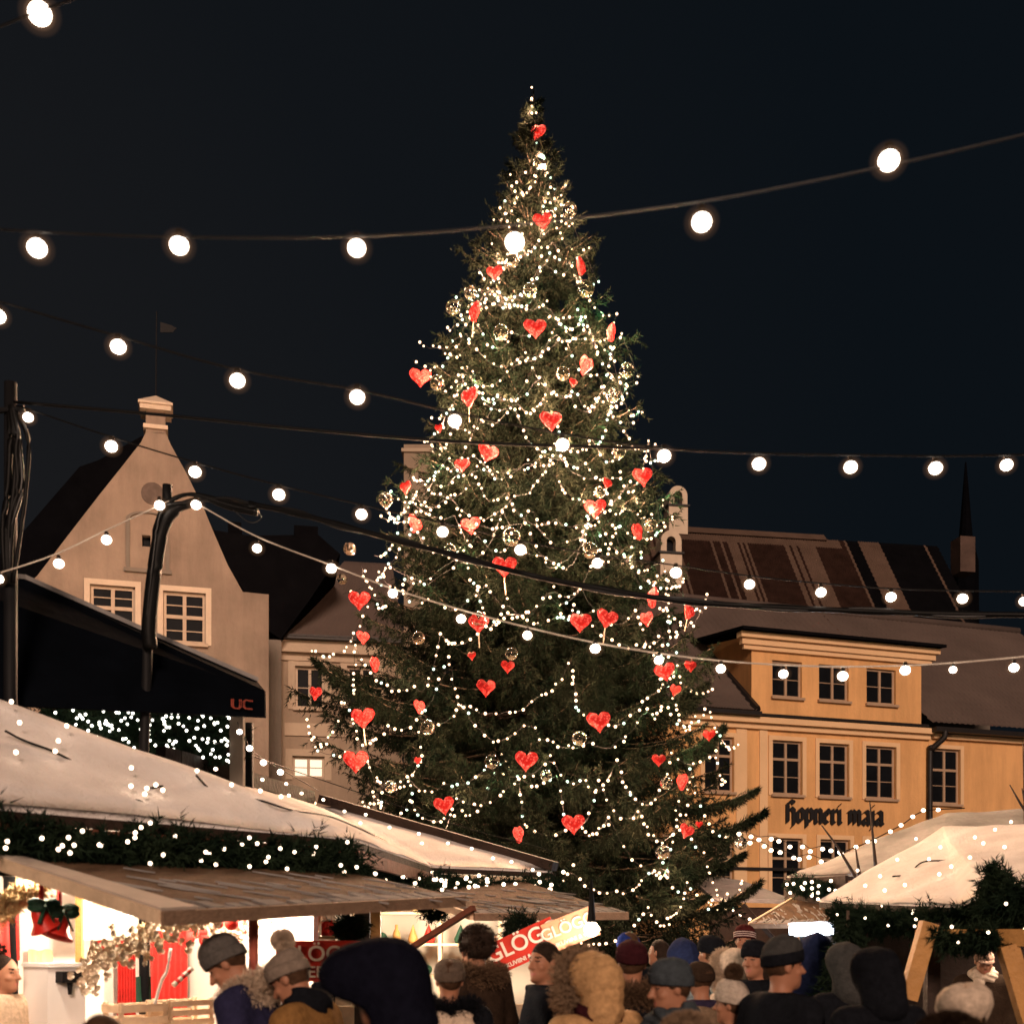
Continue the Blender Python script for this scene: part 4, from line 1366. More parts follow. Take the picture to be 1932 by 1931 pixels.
# awning A
h0, h1, f1, f0 = pt(-30, 1612, 6.55), pt(640, 1640, 8.45), pt(874, 1692, 7.7), pt(303, 1722, 5.55)
def awning(label, h0, h1, f1, f0, nbd, seed, snow_k=0.35, th=0.035):
    rg = np.random.default_rng(seed)
    t = thing('awning', label, 'awning', tuple(h0), 'hinged board awnings of the market stalls')
    mb = MB()
    for k in range(nbd):
        a, b = k / nbd + 0.002, (k + 1) / nbd - 0.002
        q = [h0.lerp(f0, a), h1.lerp(f1, a), h1.lerp(f1, b), h0.lerp(f0, b)]
        mb.prism(q, (0, 0, -th - 0.004 * rg.random()))
    mb.build('boards', wood_awning, t)
    n = (h1 - h0).cross(f0 - h0).normalized()
    if n.z < 0: n = -n
    # thin snow left along the outer edge and in streaks
    mb = MB()
    def quad(u0_, u1_, v0_, v1_, lift):
        P_ = [h0.lerp(f0, v0_).lerp(h1.lerp(f1, v0_), u0_), h0.lerp(f0, v0_).lerp(h1.lerp(f1, v0_), u1_), h0.lerp(f0, v1_).lerp(h1.lerp(f1, v1_), u1_), h0.lerp(f0, v1_).lerp(h1.lerp(f1, v1_), u0_)]
        mb.prism([p + n * 0.002 for p in P_], n * lift)
    for k in range(60):
        v = 0.2 + 0.7 * rg.random() ** 0.7
        u = rg.random() * 0.95
        ln_ = 0.03 + 0.10 * rg.random()
        w_ = 0.006 + 0.012 * rg.random()
        p = h0.lerp(f0, v).lerp(h1.lerp(f1, v), u)
        d_ = ((f0 - h0).normalized() * 0.8 + (h1 - h0).normalized() * 0.6).normalized()
        s_ = n.cross(d_)
        L_ = ln_ * 2.6
        mb.prism([p + n * 0.003, p + d_ * L_ * 0.5 + s_ * w_ + n * 0.003, p + d_ * L_ + n * 0.003, p + d_ * L_ * 0.5 - s_ * w_ + n * 0.003], n * 0.008)
    for k in range(22):
        u = k / 22 + rg.random() * 0.02
        quad(u, min(1, u + 0.02 + 0.03 * rg.random()), 0.93 - 0.10 * rg.random(), 0.985, 0.010)
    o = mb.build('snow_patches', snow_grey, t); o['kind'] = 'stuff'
    mb = MB()
    up = Vector((0, 0, 1))
    mb.prism([f0 + up * 0.012, f1 + up * 0.012, f1 - up * 0.055, f0 - up * 0.055], (f0 - h0).normalized() * 0.025)
    mb.build('front_lath', M('wood_lath', (0.20, 0.13, 0.085), 0.8, 0.2, 6, 0.3, 25, stretch=(2.5, 0.8, 3)), t)
    mb = MB()
    sd = (h0 - h1).normalized()
    mb.prism([h0 + up * 0.015, f0 + up * 0.015, f0 - up * 0.05, h0 - up * 0.05], sd * 0.03)
    mb.build('side_lath', wood_pale, t)
    return t
awa = awning('long brown board awning propped open over the nearest stall on the left', h0, h1, f1, f0, 9, 1)
# broad pale side board of the awning
mb = MB()
n_ = (h1 - h0).cross(f0 - h0).normalized()
n_ = n_ if n_.z > 0 else -n_
mb.prism([p + n_ * 0.006 for p in (h0, h0.lerp(h1, 0.05), f0.lerp(f1, 0.09), f0)], n_ * 0.02)
mb.build('edge_board', M('board_frosted', (0.42, 0.36, 0.31), 0.8, 0.12, 4), awa)

garland('thick dark fir garland with sparse lights under the near eave of the snowy roof', [pt(-80, 1572, 6.35), pt(120, 1590, 6.75), pt(330, 1602, 7.3), pt(520, 1612, 7.9), pt(675, 1622, 8.35)], 0.16, 'fir garlands on the stall fronts', 46, 1700, seed=1)
# interior lamps
for k, (u, o) in enumerate(((0.30, 0.05), (0.66, 0.35), (0.92, 0.2))):
    p = c0.lerp(c1, u) - nn * o
    lamp_point('stall_lamp', ['bare bulb over the counter near the red bells', 'bare bulb over the red curtains of the near stall', 'bare bulb at the far end of the near stall'][k], (p.x, p.y, 2.22), 185, (1.0, 0.78, 0.58))
# things inside, placed on the counter or hung
def inside(x, y, k):            # point at fraction k between counter line and back wall plane along this pixel
    base = c0 - nn * 1.75 * k
    d = pt(x, y, 1.0) - Vector((0, 0, CZ))
    t_ = nn.dot(base - Vector((0, 0, CZ))) / nn.dot(d)
    return Vector((0, 0, CZ)) + d * t_
BX, BZ = fr, Vector((0, 0, 1))
# red curtains
for lab, x0, x1, y0, y1, k in (('pleated dark red curtain behind the crates, the narrow left one', 221, 256, 1800, 1893, 0.9), ('pleated bright red curtain hanging beside the grey beanie', 283, 356, 1755, 1905, 0.8)):
    a, b = inside(x0, y1, k), inside(x1, y0, k)
    V, Fc = [], []
    n = 60
    for i in range(n + 1):
        u = i / n
        for j in range(5):
            z = b.z + (min(a.z, b.z) - 0.25 - b.z) * j / 4
            p = Vector((a.x, a.y, 0)).lerp(Vector((b.x, b.y, 0)), u) + nn * 0.022 * math.sin(u * 42 + 0.4 * j) * (0.6 + 0.2 * j)
            V.append((p.x, p.y, z))
    for i in range(n):
        for j in range(4):
            Fc.append((i * 5 + j, i * 5 + j + 1, (i + 1) * 5 + j + 1, (i + 1) * 5 + j))
    o = mk('curtain', V, Fc, cloth_red, None, None, True)
    tag(o, lab, 'curtain', 'red curtains in the stall')
# paper price panel on the wall
def panel(name, label, cat, x0, y0, x1, y1, k, mat, th=0.02, rows=()):
    a, b = inside(x0, y1, k), inside(x1, y0, k)
    z0, z1 = (a.z, b.z)
    P_ = [Vector((a.x, a.y, z0)), Vector((b.x, b.y, z0)), Vector((b.x, b.y, z1)), Vector((a.x, a.y, z1))]
    t = thing(name, label, cat, tuple(P_[0]))
    MB().prism(P_, nn * th).build('sheet' if th < 0.05 else 'body', mat, t)
    return t, P_
t, P_ = panel('price_board', 'white price board with peach blocks on the stall back wall', 'board', 152, 1680, 236, 1772, 0.75, paper_white, 0.03)
for a, b, c, d in ((0.12, 0.62, 0.55, 0.74), (0.12, 0.14, 0.58, 0.40)):
    q = [P_[0].lerp(P_[1], a).lerp(P_[3].lerp(P_[2], a), b), P_[0].lerp(P_[1], c).lerp(P_[3].lerp(P_[2], c), b), P_[0].lerp(P_[1], c).lerp(P_[3].lerp(P_[2], c), d), P_[0].lerp(P_[1], a).lerp(P_[3].lerp(P_[2], a), d)]
    MB().prism([p + nn * 0.033 for p in q], nn * 0.004).build('printed_block', paper_peach, t)
mb = MB(); a = inside(150, 1740, 0.6); mb.beam((a.x, a.y, 0.98), (a.x, a.y, 2.4), 0.045, 0.045)
tag(mb.build('stall_post', wood_orange), 'thin brown upright post between the bells and the price board', 'post')
# enamel coffee urn with tap on the counter
a, b = inside(52, 1890, 0.28), inside(152, 1822, 0.28)
m_ = (a + b) / 2
zt, wd = b.z, (b - a).length * 0.98
urn = thing('drink_urn', 'boxy white drinks urn with black tap on the stall counter', 'urn', (m_.x, m_.y, 1.031))
mb = MB()
X, Y = fr, -nn
mb.box((m_.x, m_.y, (1.033 + zt) / 2), (wd * 0.62, 0.3, zt - 1.033), (X, Y, BZ))
mb.build('body', steel_white, urn)
mb = MB(); mb.box((m_.x, m_.y, zt + 0.014), (wd * 0.66, 0.33, 0.024), (X, Y, BZ)); mb.build('lid', steel_white, urn)
tp_ = m_ + nn * 0.19
mb = MB(); mb.box((tp_.x, tp_.y, zt - 0.06), (0.15, 0.09, 0.07), (X, Y, BZ)); mb.tube([(tp_.x, tp_.y, zt - 0.097), (tp_.x, tp_.y, zt - 0.17)], [0.02, 0.013], 8); mb.build('tap', metal_dark, urn)
# straw garland at the far left, bells with bow
garland('bushy straw garland hanging in the top left of the stall opening', [inside(-40, 1745, 0.05), inside(20, 1700, 0.04), inside(85, 1668, 0.03)], 0.085, 'straw garlands in the stall', 0, 560, straw, 'straw_garland', False, 3, 0.06, hang=0.05)
def lumpy_garland(lab, path, r, n, seed):
    rg = np.random.default_rng(seed)
    P = catmull(path, 12)
    mb = MB()
    for k in range(n):
        p = P[int(rg.random() * (len(P) - 1))] + Vector(rg.normal(size=3) * r * 0.5)
        s = r * (0.18 + 0.22 * rg.random())
        for m_ in range(6):
            q = 2 * math.pi * m_ / 6 + rg.random()
            d = (nn + (fr * math.cos(q) + BZ * math.sin(q)) * 1.1).normalized()
            e_ = d.cross(nn).normalized()
            mb.add([p - e_ * s * 0.25, p + e_ * s * 0.25, p + d * s + e_ * s * 0.3, p + d * s * 1.15, p + d * s - e_ * s * 0.3], [(0, 1, 2, 3, 4)])
        mb.ball(p + nn * s * 0.25, s * 0.28, 6, 4)
    o = mb.build('dried_flower_garland', dried_flower)
    return tag(o, lab, 'garland')
lumpy_garland('pale dried flower garland climbing from the urn to the red curtains', [inside(172, 1850, 0.12), inside(190, 1800, 0.14), inside(250, 1778, 0.14), inside(325, 1752, 0.12), inside(400, 1738, 0.1)], 0.105, 260, 5)
for lab, x, y, s, tl in (('red ribbon bell with green bow, the upper left one of a pair', 78, 1732, 0.105, 0.5), ('red ribbon bell with green bow, the lower right one of a pair', 112, 1745, 0.115, -0.35)):
    p = inside(x, y, -0.05)
    t = thing('ribbon_bell', lab, 'bell ornament', tuple(p), 'red bells in the stall')
    mbb = MB().lathe([(s * 0.75, 0.001, 0.001, 0), (s * 0.72, s * 0.28, s * 0.28, 0), (s * 0.35, s * 0.42, s * 0.42, 0), (-s * 0.2, s * 0.55, s * 0.55, 0), (-s * 0.55, s * 0.85, s * 0.85, 0), (-s * 0.62, s * 0.88, s * 0.88, 0), (-s * 0.5, s * 0.7, s * 0.7, 0), (s * 0.5, 0.02, 0.02, 0)], (0, 0, 0), 18)
    rot = Matrix.Rotation(tl, 3, nn)
    mk('bell', [p + rot @ Vector(v) for v in mbb.V], mbb.F, ribbon_red, t, None, True)
    mb = MB()
    for sg in (-1, 1):
        for k in range(2):
            c_ = p + BZ * s * (0.85 - 0.25 * k) + fr * sg * s * 0.45
            mb.ball(c_ + nn * 0.03, (s * 0.5, s * 0.2, s * 0.28), 10, 6)
        mb.beam(p + BZ * s * 0.8 + nn * 0.05, p - BZ * s * 0.3 + fr * sg * s * 0.45 + nn * 0.06, s * 0.25, 0.006)
    mb.build('bow', bow_green, t)
    MB().tube([p + BZ * s * 0.7, p + BZ * s * 2.2], s * 0.14, 8).build('ribbon', ribbon_red, t)
# slatted crates on the counter
for lab, x, y, n_sl in (('pale slatted wooden crate on the counter below the dark red curtain', 255, 1905, 3), ('pale slatted wooden crate with greenery on the counter beside the blue coat', 345, 1898, 4)):
    p = inside(x, y, 0.18)
    t = thing('crate', lab, 'crate', (p.x, p.y, 1.031), 'slatted crates on the counter')
    mb = MB()
    zt = max(1.16, p.z + 0.06)
    W = 0.17
    for k in range(n_sl):
        z = 1.05 + (zt - 1.05) * (k + 0.5) / n_sl
        for sd in (1, -1):
            mb.box(Vector((p.x, p.y, z)) + nn * 0.11 * sd, (W * 2, 0.012, (zt - 1.05) / n_sl * 0.62), (fr, -nn, BZ))
            mb.box(Vector((p.x, p.y, z)) + fr * (W + 0.007) * sd, (0.012, 0.205, (zt - 1.05) / n_sl * 0.62), (fr, -nn, BZ))
    mb.build('slats', wood_pale, t)
    for sx in (1, -1):
        for sy in (1, -1):
            MB().box(Vector((p.x, p.y, (1.033 + zt) / 2)) + fr * W * 0.93 * sx + nn * 0.092 * sy, (0.03, 0.02, zt - 1.035), (fr, -nn, BZ)).build('corner_post', wood_pale, t)
# straw stars and paper hearts hanging in a row under the eave
orng = np.random.default_rng(64)
for k, x in enumerate((268, 372, 392, 412, 462, 505, 528, 548, 566, 590, 625, 650)):
    y = 1752 + orng.normal() * 8 + (8 if k % 2 else 0)
    p = inside(x, y, 0.35 + 0.2 * orng.random())
    r = 0.035 + 0.02 * orng.random()
    star = k % 3 != 1
    t = thing('hanging_star' if star else 'hanging_drop', '', 'ornament', tuple(p), 'straw stars under the eave' if star else 'red glass drops under the eave')
    t['label'] = 'straw star on a thread inside the bright stall opening' if star else 'red glass drop on a thread inside the bright stall opening'
    mb = MB()
    if star:
        for m_ in range(4):
            a_ = math.pi * m_ / 4 + orng.random() * 0.2
            d_ = (fr * math.cos(a_) + BZ * math.sin(a_)) * r
            mb.beam(p - d_ + nn * 0.004 * m_, p + d_ + nn * 0.004 * m_, 0.008, 0.003)
        mb.build('star', straw, t)
    else:
        mb.lathe([(r * 1.6, 0.002, 0.002, 0), (r * 0.9, r * 0.4, r * 0.4, 0), (0, r * 0.8, r * 0.8, 0), (-r * 0.7, r * 0.5, r * 0.5, 0), (-r, 0.001, 0.001, 0)], tuple(p), 14)
        mb.build('drop', ribbon_red, t, True)
    MB().tube([p + BZ * r * (1.0 if star else 1.55), Vector((p.x, p.y, 2.3))], 0.002, 4).build('thread', cable_black, t)
shl = thing('goods_shelf', 'narrow shelf of jars on the back wall of the long stall', 'shelf', tuple(inside(420, 1830, 0.97)))
sa0, sa1 = inside(372, 1850, 0.96), inside(660, 1838, 0.96)
for z in (1.42, 1.72):
    MB().prism([Vector((sa0.x, sa0.y, z)), Vector((sa1.x, sa1.y, z)), Vector((sa1.x, sa1.y, z)) + nn * 0.2, Vector((sa0.x, sa0.y, z)) + nn * 0.2], (0, 0, -0.025)).build('shelf_board', wood_orange, shl)
    for k in range(11):
        u = (k + 0.5 + 0.2 * orng.normal()) / 11
        q = Vector((sa0.x, sa0.y, z + 0.002)).lerp(Vector((sa1.x, sa1.y, z + 0.002)), u) + nn * 0.1
        r = 0.04 + 0.015 * orng.random()
        h = 0.10 + 0.10 * orng.random()
        mm = int(orng.integers(0, 4))
        t = thing('jar', f'{["red", "green", "peach", "straw coloured"][mm]} jar on the shelf at the back of the long stall', 'jar', tuple(q), f'{["red", "green", "peach", "straw coloured"][mm]} jars at the back of the long stall')
        MB().lathe([(0, 0.001, 0.001, 0), (0, r, r, 0), (h * 0.8, r, r, 0), (h * 0.86, r * 0.8, r * 0.8, 0), (h * 0.86, 0.001, 0.001, 0)], tuple(q), 12).build('jar', [ribbon_red, bow_green, paper_peach, straw][mm], t, True)
        MB().lathe([(h * 0.862, r * 0.86, r * 0.86, 0), (h, r * 0.86, r * 0.86, 0), (h, 0.001, 0.001, 0)], tuple(q), 12).build('lid', wood_pale, t)
# battens, posters and cloth on the back wall
mb = MB()
for k in range(14):
    u = (k + 0.5) / 14
    q = bk0.lerp(bk1, u) + nn * 0.006
    MB().box((q.x, q.y, 1.30), (0.028, 0.03, 2.45), (fr, -nn, BZ)).build('wall_batten', wood_pale, sa)
for k, (u, z0, z1, w_, mt, lab) in enumerate(((0.50, 1.55, 2.0, 0.26, ribbon_red, 'red cloth banner on the back wall beside the price board'), (0.60, 1.25, 1.62, 0.20, paper_peach, 'peach poster on the back wall above the crates'), (0.79, 1.62, 2.02, 0.24, cloth_red, 'dark red cloth hung at the back between the shelf jars'), (0.36, 1.2, 1.55, 0.2, straw, 'straw coloured mat on the back wall behind the bells'), (0.90, 1.20, 1.40, 0.22, bow_green, 'green cloth at the back under the shelf end'))):
    q = bk0.lerp(bk1, u) + nn * 0.10
    q.z = 0
    V, Fc = [], []
    for i in range(13):
        for j in range(5):
            t_ = i / 12 - 0.5
            pp = q + fr * w_ * t_ + nn * 0.012 * math.sin(i * 1.7 + j * 0.5 + k)
            V.append((pp.x, pp.y, z0 + (z1 - z0) * j / 4 + 0.006 * math.sin(i * 0.9)))
    for i in range(12):
        for j in range(4): Fc.append((i * 5 + j, (i + 1) * 5 + j, (i + 1) * 5 + j + 1, i * 5 + j + 1))
    tag(mk('wall_cloth', V, Fc, mt, None, None, True), lab, 'cloth')
lumpy_garland('second pale dried flower garland running on behind the grey beanie', [inside(395, 1745, 0.2), inside(440, 1757, 0.2), inside(500, 1748, 0.2)], 0.07, 120, 15)
for k, x in enumerate((360, 384, 452, 515, 540)):
    p = inside(x, 1765 + 6 * (k % 2), 0.3)
    t = thing('red_mitten', 'knitted red mitten hanging on a string inside the bright stall', 'mitten', tuple(p), 'red mittens inside the stall')
    mb = MB().ball(p, (0.034, 0.02, 0.05), 12, 8)
    mb.ball(p + fr * 0.034 + BZ * 0.005, (0.013, 0.013, 0.026), 8, 6)
    mb.lathe([(0.035, 0.026, 0.018, 0), (0.036, 0.031, 0.021, 0), (0.07, 0.031, 0.021, 0), (0.07, 0.001, 0.001, 0)], tuple(p), 12)
    mb.build('mitten', cloth_red, t, True)
    MB().tube([p + BZ * 0.07, Vector((p.x, p.y, 2.3))], 0.002, 4).build('thread', cable_black, t)
# white lantern, candy stick, bent wire holder
p = inside(236, 1738, 0.25)
t = thing('hanging_lantern', 'small faceted white lantern hanging under the awning corner', 'lantern', tuple(p))
MB().lathe([(0.06, 0.01, 0.01, 0), (0.055, 0.05, 0.05, 0), (0.0, 0.065, 0.065, 0), (-0.055, 0.05, 0.05, 0), (-0.07, 0.03, 0.03, 0), (-0.07, 0.001, 0.001, 0)], tuple(p), 6).build('shade', M('lantern_white', (0.8, 0.76, 0.7), 0.5, emis=(1, 0.85, 0.68), estr=0.9), t)
MB().tube([p + BZ * 0.06, p + BZ * 0.35], 0.006, 5).build('cord', cable_black, t)
mb = MB()
a, b = inside(327, 1858, 0.0), inside(362, 1826, 0.0)
for k in range(7):
    mb.tube([a.lerp(b, k / 7), a.lerp(b, (k + 1) / 7)], 0.018, 8, k % 2)
tag(mb.build('striped_stick', [letter_white, ribbon_red]), 'red and white striped candle stick held out over the counter', 'candle')
MB().tube(catmull([inside(292, 1893, 0.1), inside(305, 1850, 0.08), inside(315, 1830, 0.06), inside(322, 1788, 0.05)], 6), 0.011, 6).build('bent_tube', steel_white, None, True)
tag(bpy.data.objects['bent_tube'], 'thin bent pale tube rising from the crate in front of the curtains', 'tube')
# red prop pole
a = pt(478, 1733, 6.35)
t = thing('prop_pole', 'round red wooden pole holding up the near awning, in front of the navy coat', 'pole', (a.x, a.y, 0))
MB().tube([(a.x, a.y, 0), (a.x, a.y, a.z)], 0.027, 10).build('shaft', M('pole_red', (0.34, 0.09, 0.06), 0.5, 0.2, 5), t, True)
MB().tube([(a.x, a.y, 0.001), (a.x, a.y, 0.12)], 0.034, 10).build('ferrule', metal_dark, t)
mb = MB(); mb.beam(inside(530, 1790, 0.2), inside(610, 1728, 0.0), 0.05, 0.05)
tag(mb.build('awning_prop', wood_pale), 'pale slanted prop stick under the awning above the pompom hat', 'prop')
# red balloons / ribbons hung at far end
for lab, x, y, r in (('red glass ball hanging under the awning left of the red pole', 437, 1741, 0.05), ('smaller red glass ball hanging over the grey beanie', 412, 1742, 0.035)):
    p = inside(x, y, 0.1)
    t = thing('red_ball', lab, 'ornament', tuple(p), 'red balls under the awning')
    MB().ball(p, r, 16, 10).build('ball', ribbon_red, t, True)
    MB().tube([p + BZ * r * 0.95, p + BZ * (r + 0.12)], 0.004, 4).build('thread', cable_black, t)

# ------------------------------------------------------------------ signs
def board_sign(name, label, ctr, X, Yv, w_, h_, mat, lines, lm=None, frame=None):
    N = X.cross(Yv).normalized()
    t = thing(name, label, 'sign', tuple(ctr))
    q = [ctr - X * w_ / 2 - Yv * h_ / 2, ctr + X * w_ / 2 - Yv * h_ / 2, ctr + X * w_ / 2 + Yv * h_ / 2, ctr - X * w_ / 2 + Yv * h_ / 2]
    MB().prism(q, N * -0.03).build('board', mat, t)
    mb = MB()
    for txt, sz, ox, oy in lines:
        V, Fc = text_geo(txt, sz, 0.004)
        mb.add([ctr + X * (v.x + ox) + Yv * (v.y + oy) + N * (0.008 + v.z) for v in V], Fc)
    mb.build('lettering', lm or letter_white, t)
    return t
X1 = Vector((1, 0.25, 0)).normalized()
c_ = pt(602, 1812, 7.9)
board_sign('drinks_sign', 'red sign with large cream letters between the pompom hat and the dark hood', c_, X1, BZ, 0.56, 0.27, sign_red, [('GLÖGG', 0.142, 0, 0.045), ('HERBE', 0.105, 0.0, -0.075)])
def tilted(xa, ya, xb, yb, d):
    a, b = pt(xa, ya, d), pt(xb, yb, d - 0.1)
    X = (b - a).normalized()
    Yv = Vector((0, -1, 0)).cross(X).normalized() * -1
    if Yv.z < 0: Yv = -Yv
    return (a + b) / 2, X, Yv, (b - a).length
ct, X, Yv, L_ = tilted(928, 1806, 1048, 1752, 10.0)
board_sign('drinks_sign', 'tilted red sign with big white letters hung under the far awning', ct - Yv * 0.02, X, Yv, L_, 0.27, sign_red, [('GLÖGG', 0.185, 0.0, 0.035), ('HEHKUVIINI & GLÜHWEIN', 0.052, 0.0, -0.095)])
ct, X, Yv, L_ = tilted(1030, 1771, 1122, 1735, 9.9)
board_sign('drinks_sign', 'tilted pale orange sign with white letters beside the red one', ct, X, Yv, L_, 0.25, sign_orange, [('GLÖGG', 0.135, -0.01, 0.03), ('HEHKUVIINI & GLÖGI', 0.05, 0.0, -0.08)])

# ------------------------------------------------------------------ STALL C: next hut along the row
e3 = pt(1042, 1646, 12.9)
Ct = [(e2, e3, vv)]
sc_ = thing('market_stall', 'smaller market stall behind the long one, its snowy roof corner pointing right', 'market stall', (-0.3, 14, 0))
e2b = e2 + Vector((0.004, 0.0, 0.004))
apx = vv + Vector((0.06, 0.3, 0.03))
bkp = Vector((e3.x + 0.1, e3.y + 2.6, e3.z))
snow_sheet('snow_roof', [(e2b, e3, apx), (e3, bkp, apx)], sc_, snow_mat, 0.05, 5, 0.03, 9)
mb = MB(); boards(mb, [(e2b, e3, apx), (e3, bkp, apx)]); mb.build('roof_boards', wood_dark, sc_)
mb = MB()
for a, b in ((e3, apx),):
    mb.beam(a + Vector((0.03, 0, 0.07)), b + Vector((0.03, 0, 0.12)), 0.16, 0.1)
mb.build('ridge_board', wood_dark, sc_)
mb = MB()
mb.prism([e2 + Vector((0, 0, -0.06)), e3 + Vector((0, 0, -0.06)), e3 + Vector((0, 0, -0.13)), e2 + Vector((0, 0, -0.13))], Vector((0, -0.04, 0)))
mb.build('fascia', wood_pale, sc_)
mb = MB(); wall_panel(mb, (-2.2, 14.9), (0.5, 15.1), 0, 2.5); mb.build('back_wall', wall_white, sc_)
mb = MB(); wall_panel(mb, (0.42, 12.9), (0.5, 15.0), 0, 2.4); mb.build('side_wall', wood_dark, sc_)
mb = MB(); wall_panel(mb, (-1.9, 12.25), (0.42, 12.8), 0, 1.0); mb.build('counter_front', wood_pale, sc_)
for x, lab in ((708, 0), (684, 1)):
    a = pt(x, 1760, 10.8 - 0.4 * lab)
    mb = MB().box((a.x, a.y, 1.12), (0.10 + 0.03 * lab, 0.1, 2.24))
    mb.build('post', [wood_orange, wood_dark][lab], sc_)
h0c, h1c, f1c, f0c = pt(722, 1670, 12.1), pt(988, 1662, 12.5), pt(1183, 1722, 11.0), pt(893, 1724, 10.7)
awning('shorter brown board awning over the second stall, its tip pointing at the tree', h0c, h1c, f1c, f0c, 8, 2)
garland('short fir garland with lights under the second stall roof', [pt(812, 1662, 12.0), pt(900, 1672, 12.25), pt(975, 1674, 12.5), pt(1052, 1672, 12.7)], 0.14, 'fir garlands on the stall fronts', 44, 760, seed=2, br=0.02)
garland('fir garland with lights on the beam between the two stall roofs', [pt(640, 1618, 8.9), pt(700, 1650, 9.8), pt(760, 1664, 10.8), pt(815, 1672, 11.6)], 0.13, 'fir garlands on the stall fronts', 34, 650, seed=8, br=0.017)
mb = MB(); mb.beam(pt(775, 1788, 11.0), pt(894, 1712, 10.6), 0.06, 0.05)
tag(mb.build('awning_prop', wood_red), 'dark red slanted prop under the second awning', 'prop')
for k, (x, y, d, w_) in enumerate(((800, 1705, 13.2, 150), (960, 1712, 13.0, 120))):
    p = pt(x, y, d)
    lamp_point('stall_lamp', ['bare bulb inside the second stall, left side', 'bare bulb inside the second stall, right side'][k], (p.x, p.y, min(p.z, 2.2)), w_, (1.0, 0.76, 0.52))
p = pt(1116, 1752, 9.5)
lamp_point('stall_lamp', 'bright bare bulb at the tip of the second awning beside the pale orange sign', tuple(p), 22, (1.0, 0.85, 0.70), 0.06)
# shelves with goods in the second stall
sh = thing('goods_shelf', 'shelf rack with small christmas goods in the second stall', 'shelf', (-1.2, 14.0, 0))
mb = MB()
for z in (1.25, 1.62, 1.99): mb.box((-1.0, 14.2, z), (1.7, 0.3, 0.03))
mb.build('shelf_boards', wood_pale, sh)
mb = MB()
for x in (-1.86, -0.85, -0.14): mb.box((x, 14.2, 1.1), (0.04, 0.32, 2.2))
mb.build('uprights', wood_pale, sh)
grg = np.random.default_rng(12)
gm = [ribbon_red, bow_green, paper_white, paper_peach, wood_orange, straw]
for z in (1.266, 1.636, 2.006):
    for k in range(9):
        x = -1.74 + k * 0.19 + grg.normal() * 0.012
        if abs(x + 0.85) < 0.09: continue
        kind = int(grg.integers(0, 3))
        r = 0.05 + 0.02 * grg.random()
        mm = int(grg.integers(0, 6))
        mb = MB()
        if kind == 0: mb.lathe([(0, 0.001, 0.001, 0), (0, r, r, 0), (0.12, r * 0.8, r * 0.8, 0), (0.17, r * 0.35, r * 0.35, 0), (0.22, r * 0.3, r * 0.3, 0), (0.22, 0.001, 0.001, 0)], (x, 14.15, z), 12)
        elif kind == 1: mb.lathe([(0, 0.001, 0.001, 0), (0, r, r, 0), (0.05, r * 1.2, r * 1.2, 0), (0.22, 0.004, 0.004, 0)], (x, 14.15, z), 12)
        else: mb.ball((x, 14.15, z + r), r, 12, 8)
        o = mb.build('shelf_ornament', gm[mm], None, True)
        cn = ['red', 'green', 'white', 'peach', 'orange', 'straw coloured'][mm]
        tag(o, f'small {cn} {["bottle", "cone figure", "ball"][kind]} among the goods on the second stall shelves', 'ornament', f'{cn} {["bottles", "cones", "balls"][kind]} on the stall shelves')
# hanging wreath and dark wreath near posts
def wreath(lab, p, R, r, mat, seed, n=360):
    rg = np.random.default_rng(seed)
    P = [p + Vector((math.cos(q) * R, 0, math.sin(q) * R)) for q in np.linspace(0, 6.283, 30)]
    A_ = np.array([tuple(P[int(k)]) for k in rg.integers(0, 29, n)]) + rg.normal(size=(n, 3)) * r * 0.4
    B_ = A_ + rg.normal(size=(n, 3)) * r * 0.8
    V, Fc = needles(A_, B_, 12, 0.05, 0.009, 0, 0.9, rg=rg)
    return tag(mk('wreath', V, Fc, mat), lab, 'wreath')
wreath('dark green wreath hanging beside the brown post', pt(662, 1752, 9.2), 0.07, 0.05, needles_garland, 1)
wreath('round evergreen wreath hanging under the second awning above the short haired man', pt(985, 1752, 10.4), 0.09, 0.07, needles_garland, 2)
wreath('grey green wreath in the bright opening above the red prop', pt(818, 1712, 12.4), 0.10, 0.06, needles_garland, 3)

# ------------------------------------------------------------------ black pub canopy and its light curtain
tb = thing('canopy', 'large black canopy behind the left stall roof, small red emblem near its corner', 'canopy', tuple(pt(250, 1765, 10.5)[:2]) + (0,))
k0, k1, k2 = pt(-160, 1075, 8.8), pt(45, 1092, 9.6), pt(486, 1286, 10.2)
v0, v2 = pt(-160, 1322, 8.3), pt(500, 1352, 9.9)
v2t = pt(499, 1302, 9.95)
mb = MB()
mb.prism([k0, k1, k2, v2t, v2, v0], Vector((0.0, 0.05, 0.0)))
bkk = Vector((-0.4, 0.8, 0.0))
mb.prism([k0, k1, k1 + bkk, k0 + bkk], (0, 0, -0.03))
mb.prism([k1, k2, k2 + bkk, k1 + bkk], (0, 0, -0.03))
mb.build('fabric', canopy_black, tb)
mb = MB()
for a, b in ((k1, k2), (k0, k1)):
    mb.beam(a + Vector((0, 0.02, 0.02)), b + Vector((0, 0.02, 0.02)), 0.05, 0.035)
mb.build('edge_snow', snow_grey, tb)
mb = MB()
for x in (60, 470):
    a = pt(x, 1765, 11.4)
    mb = MB().tube([(a.x, a.y, 0), (a.x, a.y, 3.75)], 0.045, 8); mb.build('mast', metal_dark, tb, True)
